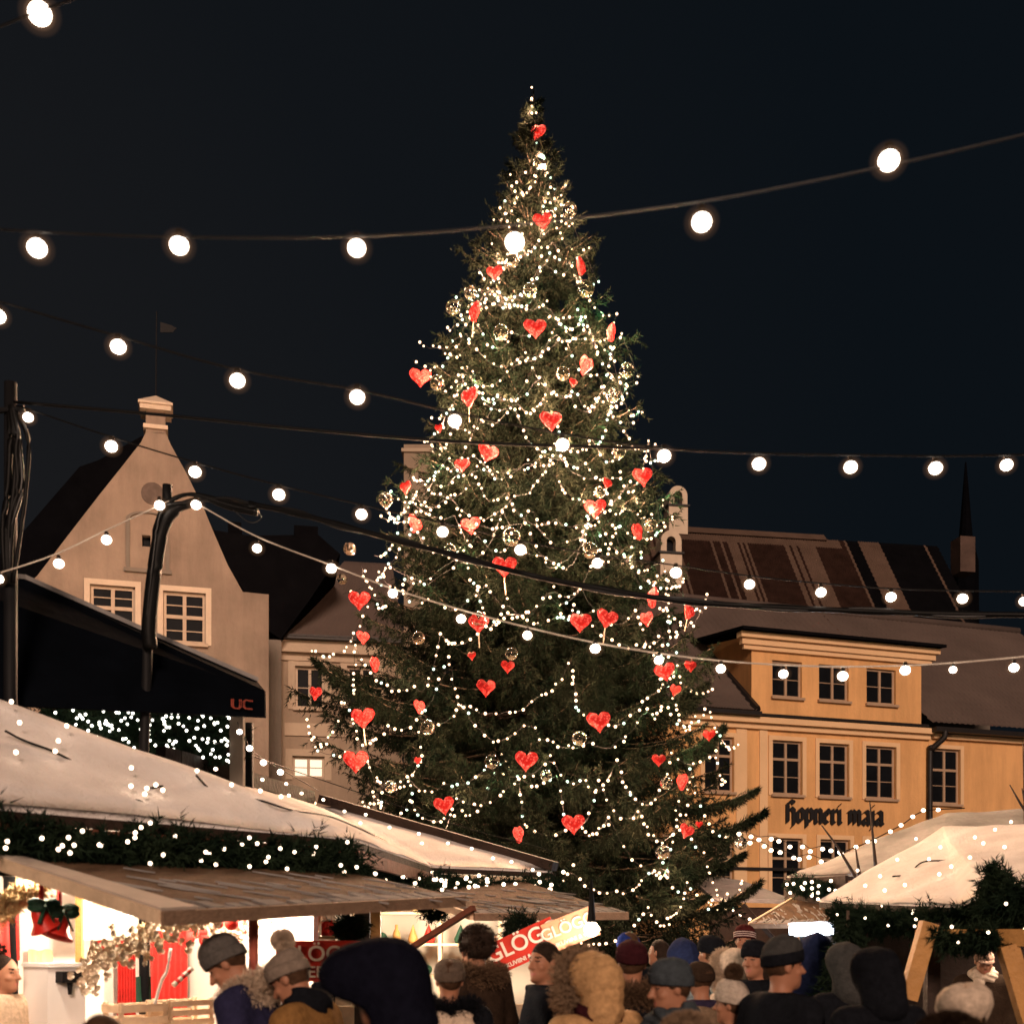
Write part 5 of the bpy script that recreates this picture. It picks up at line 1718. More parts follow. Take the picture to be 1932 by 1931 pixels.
# emblem: two outlined letters like U and C
def em(xs):
    P_ = []
    for x, y in xs:
        k = (x + 160) / 660
        P_.append(pt(x, y, 8.3 + (9.9 - 8.3) * k - 0.05))
    return P_
mb = MB()
for st in ([(437, 1318), (437, 1331), (441, 1335), (451, 1336), (455, 1333), (455, 1319)], [(477, 1322), (463, 1320), (459, 1323), (459, 1333), (463, 1336), (476, 1337)]):
    for o_ in (0, 1):
        cx = sum(p[0] for p in st) / len(st); cy = sum(p[1] for p in st) / len(st)
        q = em([(cx + (x - cx) * (1 - 0.34 * o_), y) for x, y in st])
        mb.tube(q, 0.0065, 5)
for xa, ya in ((437, 1318), (455, 1319), (477, 1322), (476, 1337)):
    pass
mb.build('emblem', emblem_red, tb)
bm_ = em([(70, 1332), (435, 1345), (435, 1440), (70, 1440)])
lc = thing('light_curtain', 'dense curtain of small white lights on fir boughs beneath the black canopy', 'light curtain', tuple(bm_[0]))
lrg = np.random.default_rng(31)
n = 900
A_ = np.stack([lrg.random(n), lrg.random(n)], 1)
def lcp(u, v, o): 
    p = pt(70 + u * 368, 1330 + v * 112, 10.6 + 0.35 * u)
    return p + Vector((0, -o, 0))
aa = np.array([tuple(lcp(u, v, 0.0)) for u, v in A_])
dd = lrg.normal(size=(n, 3)); dd[:, 1] = -abs(dd[:, 1]) * 0.4
V, Fc = needles(aa, aa + dd * 0.09, 12, 0.07, 0.012, 0.1, 0.9, rg=lrg)
mk('boughs', V, Fc, needles_garland, lc)
mb = MB(); mb.prism([lcp(0, 0.02, -0.08), lcp(1, 0.02, -0.08), lcp(1, 1.5, -0.08), lcp(0, 1.5, -0.08)], (0, 0.04, 0)); mb.build('backing', wood_dark, lc)
me = ball_mesh('bulb', 0.014, lamp_mat('lamp_curtain', (1.0, 0.95, 0.82), 5), 8, 6)
spots = []
while len(spots) < 190:
    u, v = lrg.random(), lrg.random()
    if v < 0.25 + 0.0 and u < 0.05: continue
    spots.append(lcp(u, v, 0.06 + 0.05 * lrg.random()))
for p in spots[:100]: link('bulb', me, lc, p - bm_[0])
mb = MB()
for p in spots[100:]: mb.ball(p, 0.013, 6, 4)
mb.build('more_bulbs', bpy.data.materials['lamp_curtain'], lc)['kind'] = 'stuff'
# hut window post right of the curtain
mb = MB(); a = pt(448, 1390, 10.9); mb.box((a.x, a.y, 1.9), (0.12, 0.1, 3.8)); mb.build('hut_post', plaster_shadow)
tag(bpy.data.objects['hut_post'], 'grey upright post at the right end of the light curtain', 'post')

# ------------------------------------------------------------------ poles with cables
p1 = thing('cable_pole', 'dark pole with a bundle of cables at the left edge of the picture', 'pole', tuple(pt(20, 1765, 8.6)[:2]) + (0,))
a = pt(20, 722, 8.6)
MB().tube([(a.x, a.y, 0), (a.x, a.y, a.z)], [0.055, 0.045], 10).build('shaft', metal_dark, p1, True)
crg = np.random.default_rng(77)
for k in range(7):
    ox = crg.normal() * 8
    pth = [pt(22 + ox * 0.3, 760 + k * 6, 8.55), pt(26 + ox + 6, 830, 8.5), pt(24 + ox + (14 if k < 2 else 4), 920, 8.5), pt(18 + ox, 1000, 8.5), pt(16 + ox * 0.4, 1100, 8.52)]
    MB().tube(catmull(pth, 6), 0.016 + 0.006 * (k % 2), 6).build('cable', cable_grey if k == 0 else cable_black, p1, True)
mb = MB(); mb.tube([pt(-6, 775, 8.55), pt(46, 770, 8.55)], 0.022, 8); mb.build('crossbar', metal_dark, p1)
p2 = thing('cable_pole', 'leaning dark pole wrapped in black tube with lamps at its bent top', 'pole', tuple(pt(272, 1765, 9.4)[:2]) + (0,))
b_ = pt(272, 1400, 9.4)
MB().tube([(b_.x, b_.y, 0), tuple(b_), tuple(pt(276, 1300, 9.38)), tuple(pt(280, 1180, 9.36)), tuple(pt(297, 1000, 9.34)), tuple(pt(315, 945, 9.32)), tuple(pt(316, 915, 9.32))], 0.04, 10).build('shaft', metal_dark, p2, True)
MB().tube(catmull([pt(284, 1225, 9.3), pt(281, 1180, 9.28), pt(291, 1080, 9.27), pt(306, 1000, 9.26), pt(330, 962, 9.25), pt(372, 945, 9.25)], 8), [0.03] + [0.058] * 22 + [0.05] * 10 + [0.035] * 8, 10).build('wrapped_tube', cable_black, p2, True)
MB().tube(catmull([pt(282, 1218, 9.26), pt(276, 1180, 9.24), pt(286, 1080, 9.2), pt(298, 985, 9.2), pt(312, 955, 9.2)], 8), 0.010, 6).build('cable', cable_grey, p2, True)
for k in range(4):
    MB().tube(catmull([pt(312, 952 - k * 2, 9.22), pt(360, 942 - k * 3 + crg.normal() * 4, 9.2), pt(430, 940 + 6 * k, 9.15), pt(485, 955 + 5 * k, 9.1)], 8), 0.014, 6).build('cable', cable_black if k % 2 else cable_grey, p2, True)
MB().tube(catmull([pt(440, 962, 9.1), pt(470, 985, 9.1), pt(492, 978, 9.1), pt(486, 958, 9.1), pt(500, 950, 9.1)], 8), 0.004, 5).build('loose_wire', cable_grey, p2, True)

# ------------------------------------------------------------------ festoon strings overhead
G = 'festoon strings over the square'
def ptd(pts, d0, d1):
    n = len(pts) - 1
    return [pt(x, y, d0 + (d1 - d0) * i / n) for i, (x, y) in enumerate(pts)]
def bl(lst, d0, d1, x0, x1, k=1.0):
    return [(pt(x, y, d0 + (d1 - d0) * (x - x0) / (x1 - x0)), r * k / F * (d0 + (d1 - d0) * (x - x0) / (x1 - x0))) for x, y, r in lst]
festoon('festoon wire with a big bulb cutting the top left corner', ptd([(-60, 72), (0, 50), (50, 30), (100, 12), (200, -20), (430, -60)], 4.3, 4.0), bl([(75, 26, 24)], 4.25, 4.1, 0, 200), G, 0.0042, cable_grey)
festoon('uppermost full festoon with six big bulbs crossing in front of the tree tip', ptd([(-60, 428), (85, 438), (340, 447), (665, 446), (968, 424), (1324, 380), (1677, 312), (2000, 238)], 4.6, 4.4), bl([(70, 468, 20), (338, 463, 20), (673, 468, 19), (971, 457, 20), (1324, 419, 21), (1677, 303, 22)], 4.6, 4.4, 0, 1932), G, 0.0042, cable_grey)
festoon('second festoon running down from the upper left edge across the tree to the right', ptd([(-60, 552), (10, 572), (223, 634), (448, 697), (674, 735), (858, 778), (1061, 818), (1253, 845), (1432, 855), (1605, 858), (1765, 860), (1899, 858), (2000, 856)], 6.0, 6.6), bl([(-3, 597, 15), (223, 654, 16), (448, 718, 16), (674, 749, 16), (858, 794, 14), (1061, 839, 14), (1253, 860, 14), (1432, 875, 14), (1605, 881, 14), (1765, 883, 14), (1899, 877, 13)], 6.0, 6.6, 0, 1932), G, 0.0055, cable_black)
MB().tube(catmull(ptd([(26, 758), (300, 782), (600, 812), (900, 835), (1260, 846)], 8.5, 8.6), 6), 0.011, 6).build('plain_cable', cable_black, None, True)
tag(bpy.data.objects['plain_cable'], 'plain black cable without bulbs from the left pole to the tree', 'cable')
festoon('long festoon of small bulbs from the left pole past the gable and the tree', ptd([(30, 764), (210, 824), (368, 872), (526, 915), (682, 952), (835, 986), (982, 1020), (1127, 1046), (1275, 1066), (1414, 1086), (1549, 1100), (1681, 1110), (1816, 1114), (2000, 1116)], 8.5, 8.2), bl([(53, 787, 11), (210, 842, 13), (368, 890, 13), (526, 933, 13), (682, 970, 12), (835, 1003, 12), (982, 1037, 12), (1127, 1062, 11), (1275, 1080, 12), (1414, 1102, 11), (1549, 1117, 11), (1681, 1126, 11), (1816, 1129, 11), (1932, 1134, 10)], 8.5, 8.2, 0, 1932), G, 0.0055, cable_black)
cb = thing('cable_bundle', 'thick black cable bundle swinging from the bent pole across the tree to the right edge', 'cable', tuple(pt(470, 950, 9.1)))
for k in range(3):
    dy = [0, 5, -4][k]
    MB().tube(catmull(ptd([(470, 950 + dy), (560, 968 - dy), (640, 990 + dy), (760, 1022 - dy), (870, 1050 + dy), (1000, 1085 - dy * 0.5), (1150, 1113 + dy), (1300, 1135 - dy), (1480, 1146 + dy), (1640, 1153 - dy), (1800, 1158 + dy), (2000, 1160 - dy)], 9.1, 8.0), 6), [0.02, 0.013, 0.011][k], 6).build('cable', [cable_black, cable_grey, cable_black][k], cb, True)
festoon('bright wired festoon from the bent pole sagging in front of the dormer', ptd([(372, 950), (485, 1012), (625, 1066), (741, 1110), (870, 1150), (995, 1183), (1123, 1212), (1243, 1232), (1360, 1246), (1478, 1254), (1590, 1257), (1708, 1255), (1798, 1250), (1913, 1240), (2000, 1230)], 9.2, 7.6), bl([(370, 952, 11), (485, 1034, 10), (625, 1072, 11), (741, 1119, 10), (870, 1167, 10), (995, 1198, 10), (1123, 1223, 11), (1243, 1245, 10), (1360, 1261, 10), (1478, 1271, 10), (1590, 1275, 11), (1708, 1264, 11), (1798, 1263, 8), (1913, 1259, 10)], 9.2, 7.6, 372, 1932), G, 0.006, cable_pale)
festoon('short bright festoon from the bent pole down to the left edge', ptd([(318, 945), (200, 1000), (105, 1045), (0, 1080), (-80, 1100)], 9.2, 8.0), bl([(301, 953, 11), (201, 1018, 11), (111, 1063, 11), (-2, 1092, 10)], 8.0, 9.2, 0, 318), G, 0.006, cable_pale)
festoon('short string of small bulbs hanging from the canopy corner in front of the cream house', ptd([(448, 1362), (471, 1408), (497, 1432), (529, 1450), (600, 1490)], 9.9, 12.5), bl([(452, 1380, 6), (471, 1411, 7), (497, 1438, 7), (529, 1456, 7)], 9.9, 12, 448, 600), G, 0.004, cable_black, sock=False)

# lights lying on the snow of the left roof
def roof_string(label, tris, cable_pts, bulbs, group, r=0.014):
    P = []
    for x, y in cable_pts:
        h = ray_tris(x, y, tris, 0.0)
        if h: P.append(h[1] + h[2] * (0.040 + 0.045 * math.sin(x * 0.13 + y * 0.05)))
    if len(P) < 2: return
    t = thing('light_string', label, 'fairy lights', tuple(P[0]), group)
    MB().tube(catmull(P, 6), 0.008, 5).build('wire', cable_black, t, True)
    me = ball_mesh('bulb', r, lamp_far, 8, 6)
    for x, y in bulbs:
        h = ray_tris(x, y, tris, 0.0)
        if h: link('bulb', me, t, h[1] + h[2] * 0.11 - P[0])
RG = 'fairy lights on the stall roofs'
roof_string('lights with a half buried cable on the upper snow of the left roof', At, [(2, 1400), (40, 1412), (100, 1432), (160, 1450), (240, 1488), (300, 1502)], [(12, 1352), (51, 1338), (27, 1392), (116, 1397), (20, 1449), (94, 1446), (237, 1476), (100, 1426), (100, 1361)], RG)
roof_string('lights with a kinked cable on the lower snow of the left roof', At, [(62, 1460), (95, 1464), (140, 1485), (180, 1498), (220, 1512), (255, 1526), (280, 1530), (284, 1512)], [(236, 1511), (296, 1518), (266, 1515), (262, 1526), (283, 1508)], RG)
roof_string('lights scattered along the far slope of the left roof', At, [(330, 1452), (361, 1482), (420, 1508), (480, 1519), (540, 1540), (620, 1560), (700, 1590)], [(361, 1480), (417, 1478), (485, 1483), (426, 1506), (480, 1517), (350, 1455), (456, 1490), (520, 1530), (569, 1500), (630, 1545), (675, 1560), (720, 1610)], RG)
rl = [pt(395, 1444, 10.6), pt(456, 1462, 11.5), pt(540, 1488, 12.6), pt(600, 1506, 13.4), pt(700, 1540, 13.3), pt(800, 1574, 13.1), pt(900, 1606, 13.0), pt(1000, 1632, 12.85), pt(1040, 1644, 12.8)]
rbs = [(407, 1450), (457, 1446), (495, 1470), (540, 1478), (569, 1496), (545, 1500), (610, 1508), (650, 1530), (690, 1536), (735, 1560), (790, 1572), (796, 1590), (845, 1590), (890, 1600), (930, 1618), (965, 1625), (870, 1614), (680, 1552), (1005, 1640)]
festoon('row of tiny lights along the ridge boards of the left stall roofs', [p + Vector((0, -0.05, 0.22)) for p in rl], [(pt(x, y, float(np.interp(x, [395, 600, 1040], [10.4, 13.1, 12.6]))), 0.021) for x, y in rbs], RG, 0.006, cable_black, lamp=lamp_far, name='light_string', cat='fairy lights', sock=False)

# ------------------------------------------------------------------ STALL D: snowy roof on the right
d0, d1, d2_, d3 = pt(1546, 1701, 12.0), pt(1812, 1712, 9.6), pt(1856, 1688, 9.3), pt(2120, 1640, 8.7)
t0, t1 = pt(1776, 1568, 13.0), pt(2120, 1542, 11.6)
tm = pt(1650, 1637, 12.6)
Dt = [(d0, d1, t0), (d1, d2_, t0), (d2_, t1, t0), (d2_, d3, t1)]
sd_ = thing('market_stall', 'market stall on the right with steep snowy roof and orange timber front', 'market stall', (4.6, 10.8, 0))
snow_sheet('snow_roof', Dt, sd_, snow_mat, 0.06, 6, 0.03, 14)
mb = MB(); boards(mb, Dt, 0.05); mb.build('roof_boards', wood_dark, sd_)
mb = MB()
mb.beam(pt(1735, 1768, 8.9), pt(2060, 1768, 8.0), 0.14, 0.12); mb.build('front_beam', wood_orange, sd_)
mb = MB(); mb.beam(pt(1753, 1740, 8.75), pt(1712, 1884, 8.75), 0.12, 0.10, Vector((0, 1, 0))); mb.build('brace', wood_orange, sd_)
mb = MB(); mb.beam(pt(1900, 1782, 8.35), pt(1952, 1960, 8.35), 0.13, 0.10, Vector((0, 1, 0))); mb.build('brace', wood_orange, sd_)
a = pt(1758, 1765, 9.2)
mb = MB().box((a.x, a.y, 0.91), (0.1, 0.1, 1.82)); mb.build('post', wood_dark, sd_)
mb = MB().beam(pt(1704, 1886, 8.7), pt(1650, 1960, 8.6), 0.02, 0.02); mb.build('handrail', wood_pale, sd_)
mb = MB(); wall_panel(mb, (3.6, 12.6), (6.6, 11.8), 0, 2.0); mb.build('back_wall', wood_dark, sd_)
mb = MB(); wall_panel(mb, (3.25, 9.3), (5.6, 8.2), 0, 1.0); mb.build('counter_front', wood_dark, sd_)
garland('dark fir garland with few lights under the snowy roof on the right', [pt(1575, 1722, 11.7), pt(1650, 1735, 10.9), pt(1740, 1738, 10.0), pt(1815, 1735, 9.4), pt(1862, 1715, 9.1)], 0.15, 'fir garlands on the stall fronts', 16, 1300, seed=4)
garland('thick fir garland wound around the right corner of the snowy roof', [pt(1872, 1652, 8.9), pt(1895, 1690, 8.8), pt(1872, 1735, 8.8), pt(1915, 1720, 8.6), pt(1960, 1690, 8.4), pt(2020, 1660, 8.2)], 0.17, 'fir garlands on the stall fronts', 6, 1500, seed=5)
garland('drooping fir boughs on the beam above the brown cap', [pt(1760, 1760, 8.75), pt(1820, 1768, 8.6), pt(1880, 1768, 8.4)], 0.10, 'fir garlands on the stall fronts', 3, 420, seed=6, hang=0.8)
p = pt(1880, 1790, 10.6)
lamp_point('stall_lamp', 'bare bulb inside the right stall behind the brown cap', (p.x, p.y, 1.78), 16, (1.0, 0.78, 0.58))
drg = np.random.default_rng(41)
snow_sp = [(1617, 1708 - 85 + 12), (1625, 1660), (1640, 1690), (1668, 1672), (1700, 1640), (1715, 1690), (1735, 1600), (1760, 1640), (1790, 1612), (1812, 1650), (1833, 1640), (1842, 1600), (1858, 1612), (1880, 1585), (1898, 1620), (1910, 1570), (1700, 1610), (1780, 1670), (1677, 1700)]
roof_string('lights sunk into the snow of the right stall roof', Dt, [(1690, 1668), (1715, 1650), (1745, 1640), (1790, 1630)], snow_sp, RG, 0.016)
# grey roof behind it
E0, E1, E2_ = pt(1485, 1655, 17.5), pt(1600, 1653, 16.4), pt(1790, 1640, 15.5)
E3, E4 = pt(1790, 1536, 18.4), pt(2120, 1520, 17.4)
E5 = pt(2120, 1640, 14.6)
Et = [(E0, E1, E3), (E1, E2_, E3), (E2_, E4, E3), (E2_, E5, E4)]
se = thing('market_stall', 'grey roofed market stall behind the right one, lit by cold light', 'market stall', (7.0, 17.2, 0))
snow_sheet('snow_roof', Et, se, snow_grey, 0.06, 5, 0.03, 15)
mb = MB(); boards(mb, Et, 0.05); mb.build('roof_boards', wood_dark, se)
mb = MB(); wall_panel(mb, (4.3, 17.9), (8.6, 17.6), 0, 2.4); mb.build('back_wall', M('stall_blue', (0.12, 0.13, 0.15), 0.7, 0.4, 3), se)
mb = MB(); wall_panel(mb, (E0.x, E0.y), (E1.x, E1.y), 1.95, 2.55); mb.build('front_board', wood_dark, se)
garland('dark garland with lights at the eave of the grey roofed stall', [pt(1490, 1668, 17.2), pt(1530, 1672, 16.9), pt(1570, 1676, 16.5)], 0.14, 'fir garlands on the stall fronts', 16, 420, seed=7, br=0.024)
q = [pt(1500, 1692, 17.4), pt(1600, 1690, 17.0), pt(1600, 1742, 15.8), pt(1415, 1742, 16.4)]
awning('grey faded awning of the stall with cold light', q[0], q[1], q[2], q[3], 6, 5)
p = pt(1528, 1756, 15.6)
t = thing('tube_light', 'cold white tube light under the grey awning', 'lamp', tuple(p))
MB().tube([pt(1490, 1756, 15.7), pt(1572, 1753, 15.5)], 0.075, 10).build('tube', lamp_blue, t, True)
mb = MB(); mb.prism([pt(1488, 1740, 15.7), pt(1574, 1737, 15.5), pt(1574, 1742, 15.5), pt(1488, 1745, 15.7)], (0, 0.06, 0)); mb.build('fixture', steel_white, t)
L = bpy.data.lights.new('tube_light', 'POINT'); L.energy = 120; L.color = (0.72, 0.84, 1.0); L.shadow_soft_size = 0.15
o = bpy.data.objects.new('tube_glow', L); C.objects.link(o); o.parent = t; o.location = (0.05, -0.16, -0.1)
festoon('row of small lights rising along the grey stall roof', [pt(1584, 1609, 16.2), pt(1637, 1588, 16.2), pt(1700, 1556, 16.2), pt(1742, 1530, 16.2), pt(1820, 1524, 16.2)], [(pt(x, y, 16.2), 0.034) for x, y in ((1584, 1607), (1637, 1587), (1650, 1586), (1680, 1568), (1742, 1528), (1722, 1540), (1700, 1556), (1770, 1527), (1615, 1597))], RG, 0.008, cable_black, lamp=lamp_far, name='light_string', cat='fairy lights', sock=False)
for lab, ya, yb, yc in (('upper one of two small light strings below the black lettering', 1572, 1606, 1610), ('lower one of two small light strings below the black lettering', 1584, 1628, 1622)):
    xs = np.linspace(1398, 1606, 12)
    sp = [(x + drg.normal() * 3, np.interp(x, [1398, 1510, 1606], [ya, yb - 8, yc]) + drg.normal() * 2.5) for x in xs]
    festoon(lab, [pt(x, y - 6, 20) for x, y in sp], [(pt(x, y, 20), 0.044) for x, y in sp], 'small light strings before the yellow house', 0.006, cable_black, lamp=lamp_far, name='light_string', cat='fairy lights', sock=False)
festoon('sagging string of tiny lights behind the low boughs in front of the yellow house', [pt(x, y - 3, 21) for x, y in ((1330, 1690), (1400, 1725), (1450, 1745), (1500, 1742))], [(pt(x + drg.normal() * 3, y, 21), 0.032) for x, y in ((1340, 1697), (1362, 1708), (1384, 1716), (1400, 1726), (1416, 1733), (1432, 1744), (1446, 1746), (1464, 1744), (1480, 1746))], RG, 0.006, cable_black, lamp=lamp_far, name='light_string', cat='fairy lights', sock=False)
# low pale stall roof at the foot of the tree, right
q = [pt(1290, 1652, 23), pt(1400, 1668, 23), pt(1500, 1705, 22), pt(1345, 1700, 21.5)]
sf = thing('market_stall', 'low pale stall roof partly hidden by the lowest boughs on the right', 'market stall', tuple(pt(1400, 1765, 23)[:2]) + (0,))
mb = MB().prism(q, (0, 0, 0.08)); mb.build('snow_roof', snow_grey, sf)
mb = MB(); a, b = q[3], q[2]; wall_panel(mb, (a.x, a.y + 0.4), (b.x, b.y + 0.3), 0, 2.25); mb.build('front_wall', wood_dark, sf)

# bare saplings in front of the yellow house
def sapling(lab, segs, d, r=0.022):
    a0 = segs[0][0]
    base = pt(a0[0], a0[1], d)
    mb = MB()
    t = thing('bare_sapling', lab, 'sapling', (base.x, base.y, 0))
    mb.tube([(base.x, base.y, 0), tuple(base)], [r * 1.6, r * 1.3], 6)
    for s in segs:
        P = [pt(x, y, d) for x, y in s]
        mb.tube(P, [r * (1.3 - 0.9 * i / (len(P) - 1)) for i in range(len(P))], 6)
    mb.build('stems', bark, t, True)
sapling('bare twigs of a sapling crossing the black lettering', [[(1636, 1690), (1606, 1640), (1580, 1596), (1550, 1556)], [(1655, 1665), (1648, 1590), (1641, 1512)], [(1625, 1672), (1614, 1598)]], 15.0)
sapling('bare twigs rising at the right edge behind the snowy roof', [[(1945, 1545), (1925, 1515), (1905, 1480)], [(1940, 1550), (1928, 1486)], [(1935, 1560), (1930, 1400)]], 15.5, 0.018)
mb = MB(); mb.beam(pt(1402, 1706, 17), pt(1458, 1768, 16.8), 0.06, 0.06)
tag(mb.build('slanted_strut', wood_dark), 'dark slanted strut by the low boughs behind the crowd', 'strut')
# small fir standing in the crowd at the corner of the right stall
frg = np.random.default_rng(9)
b0 = pt(1600, 1765, 8.4)
fir = thing('small_fir', 'small dark fir tree at the corner of the right stall', 'tree', (b0.x, b0.y, 0))
A_, B_ = [], []
for k in range(420):
    z = 0.25 + 1.62 * frg.random() ** 0.8
    R = 0.46 * (1.98 - z) / 1.7 + 0.03
    q = frg.random() * 6.28
    d = np.array((math.cos(q), math.sin(q), -0.25))
    l = R * (0.6 + 0.5 * frg.random())
    a = np.array((b0.x, b0.y, z)) + d * l * 0.3 * frg.random()
    A_.append(a); B_.append(a + d * l)
V, Fc = needles(np.array(A_), np.array(B_), 34, 0.06, 0.010, 0.1, 0.9, rg=frg)
mk('crown', V, Fc, needles_garland, fir)
MB().tube([(b0.x, b0.y, 0), (b0.x, b0.y, 1.9)], [0.05, 0.01], 8).build('trunk', bark, fir, True)
# ================================================================== PEOPLE
def snet(fn, lo, hi, h):
    """surface net of fn < 0 on a grid"""
    lo = np.array(lo, float); n = np.ceil((np.array(hi) - lo) / h).astype(int) + 1
    ax = [lo[i] + h * np.arange(n[i]) for i in range(3)]
    X, Y, Z = np.meshgrid(*ax, indexing='ij')
    f = fn(X, Y, Z).astype(np.float32)
    s = f < 0
    cs = [(i, j, k) for i in (0, 1) for j in (0, 1) for k in (0, 1)]
    def cv(a, c): return a[c[0]:a.shape[0] - 1 + c[0], c[1]:a.shape[1] - 1 + c[1], c[2]:a.shape[2] - 1 + c[2]]
    S = sum(cv(s, c).astype(np.int8) for c in cs)
    mixed = (S > 0) & (S < 8)
    I = np.argwhere(mixed)
    idx = -np.ones(mixed.shape, np.int64); idx[mixed] = np.arange(len(I))
    acc = np.zeros((len(I), 3)); cnt = np.zeros(len(I))
    F_ = {c: cv(f, c)[mixed] for c in cs}
    for c in cs:
        for a in range(3):
            if c[a] == 0:
                e_ = list(c); e_[a] = 1; e_ = tuple(e_)
                fa, fb = F_[c], F_[e_]
                m = (fa < 0) != (fb < 0)
                t = np.where(m, fa / (fa - fb + 1e-12), 0)
                p = np.array(c, float)[None] + np.zeros((len(I), 3)); p[:, a] += t
                acc += p * m[:, None]; cnt += m
    V = lo + h * (I + acc / cnt[:, None])
    Q = []
    for a in range(3):
        b, c = (a + 1) % 3, (a + 2) % 3
        sl0 = [slice(None)] * 3; sl1 = [slice(None)] * 3
        sl0[a] = slice(0, -1); sl1[a] = slice(1, None)
        d = s[tuple(sl0)] != s[tuple(sl1)]
        E = np.argwhere(d)
        ok = (E[:, b] > 0) & (E[:, c] > 0) & (E[:, b] < n[b] - 1) & (E[:, c] < n[c] - 1)
        E = E[ok]
        def g(db, dc):
            q = E.copy(); q[:, b] += db; q[:, c] += dc
            return idx[q[:, 0], q[:, 1], q[:, 2]]
        quad = np.stack([g(-1, -1), g(0, -1), g(0, 0), g(-1, 0)], 1)
        neg = s[E[:, 0], E[:, 1], E[:, 2]]
        quad[~neg] = quad[~neg][:, ::-1]
        Q.append(quad)
    Q = np.concatenate(Q)
    return V, Q[(Q >= 0).all(1)]

def ell(X, Y, Z, c, r):
    k = np.sqrt(((X - c[0]) / r[0]) ** 2 + ((Y - c[1]) / r[1]) ** 2 + ((Z - c[2]) / r[2]) ** 2)
    return (k - 1) * min(r)
def cap(X, Y, Z, a, b, ra, rb):
    a, b = np.array(a, float), np.array(b, float); d = b - a
    t = np.clip(((X - a[0]) * d[0] + (Y - a[1]) * d[1] + (Z - a[2]) * d[2]) / (d @ d), 0, 1)
    return np.sqrt((X - a[0] - t * d[0]) ** 2 + (Y - a[1] - t * d[1]) ** 2 + (Z - a[2] - t * d[2]) ** 2) - (ra + (rb - ra) * t)
def smin(a, b, k):
    h = np.clip(0.5 + 0.5 * (b - a) / k, 0, 1)
    return b + (a - b) * h - k * h * (1 - h)
def smax(a, b, k): return -smin(-a, -b, k)

SHX = {'down': ((0.195, -0.01, 1.405), (0.255, -0.04, 1.13), (0.245, 0.10, 0.90)), 'fwd': ((0.195, -0.01, 1.405), (0.25, 0.02, 1.13), (0.10, 0.25, 1.14))}
def head_sdf(X, Y, Z):
    d = ell(X, Y, Z, (0, -0.005, 1.655), (0.077, 0.097, 0.102))
    d = smin(d, ell(X, Y, Z, (0, 0.035, 1.575), (0.058, 0.066, 0.070)), 0.03)
    d = smin(d, cap(X, Y, Z, (0, 0.072, 1.533), (0, 0.078, 1.536), 0.022, 0.022), 0.02)
    d = smin(d, cap(X, Y, Z, (-0.028, 0.082, 1.664), (0.028, 0.082, 1.664), 0.014, 0.014), 0.014)
    for s in (-1, 1):
        d = smax(d, -ell(X, Y, Z, (s * 0.032, 0.104, 1.645), (0.019, 0.018, 0.011)), 0.010)
        d = smin(d, ell(X, Y, Z, (s * 0.031, 0.083, 1.644), (0.012, 0.011, 0.009)), 0.003)
        d = smin(d, ell(X, Y, Z, (s * 0.042, 0.068, 1.608), (0.024, 0.02, 0.02)), 0.015)
        d = smin(d, ell(X, Y, Z, (s * 0.079, -0.008, 1.632), (0.010, 0.020, 0.031)), 0.008)
    d = smin(d, cap(X, Y, Z, (0, 0.094, 1.652), (0, 0.122, 1.606), 0.009, 0.014), 0.010)
    d = smin(d, cap(X, Y, Z, (-0.012, 0.103, 1.604), (0.012, 0.103, 1.604), 0.010, 0.010), 0.008)
    d = smin(d, cap(X, Y, Z, (-0.016, 0.094, 1.575), (0.016, 0.094, 1.575), 0.007, 0.007), 0.006)
    d = smin(d, cap(X, Y, Z, (-0.013, 0.092, 1.562), (0.013, 0.092, 1.562), 0.008, 0.008), 0.006)
    d = smin(d, cap(X, Y, Z, (0, -0.025, 1.42), (0, -0.012, 1.56), 0.058, 0.052), 0.03)
    return d
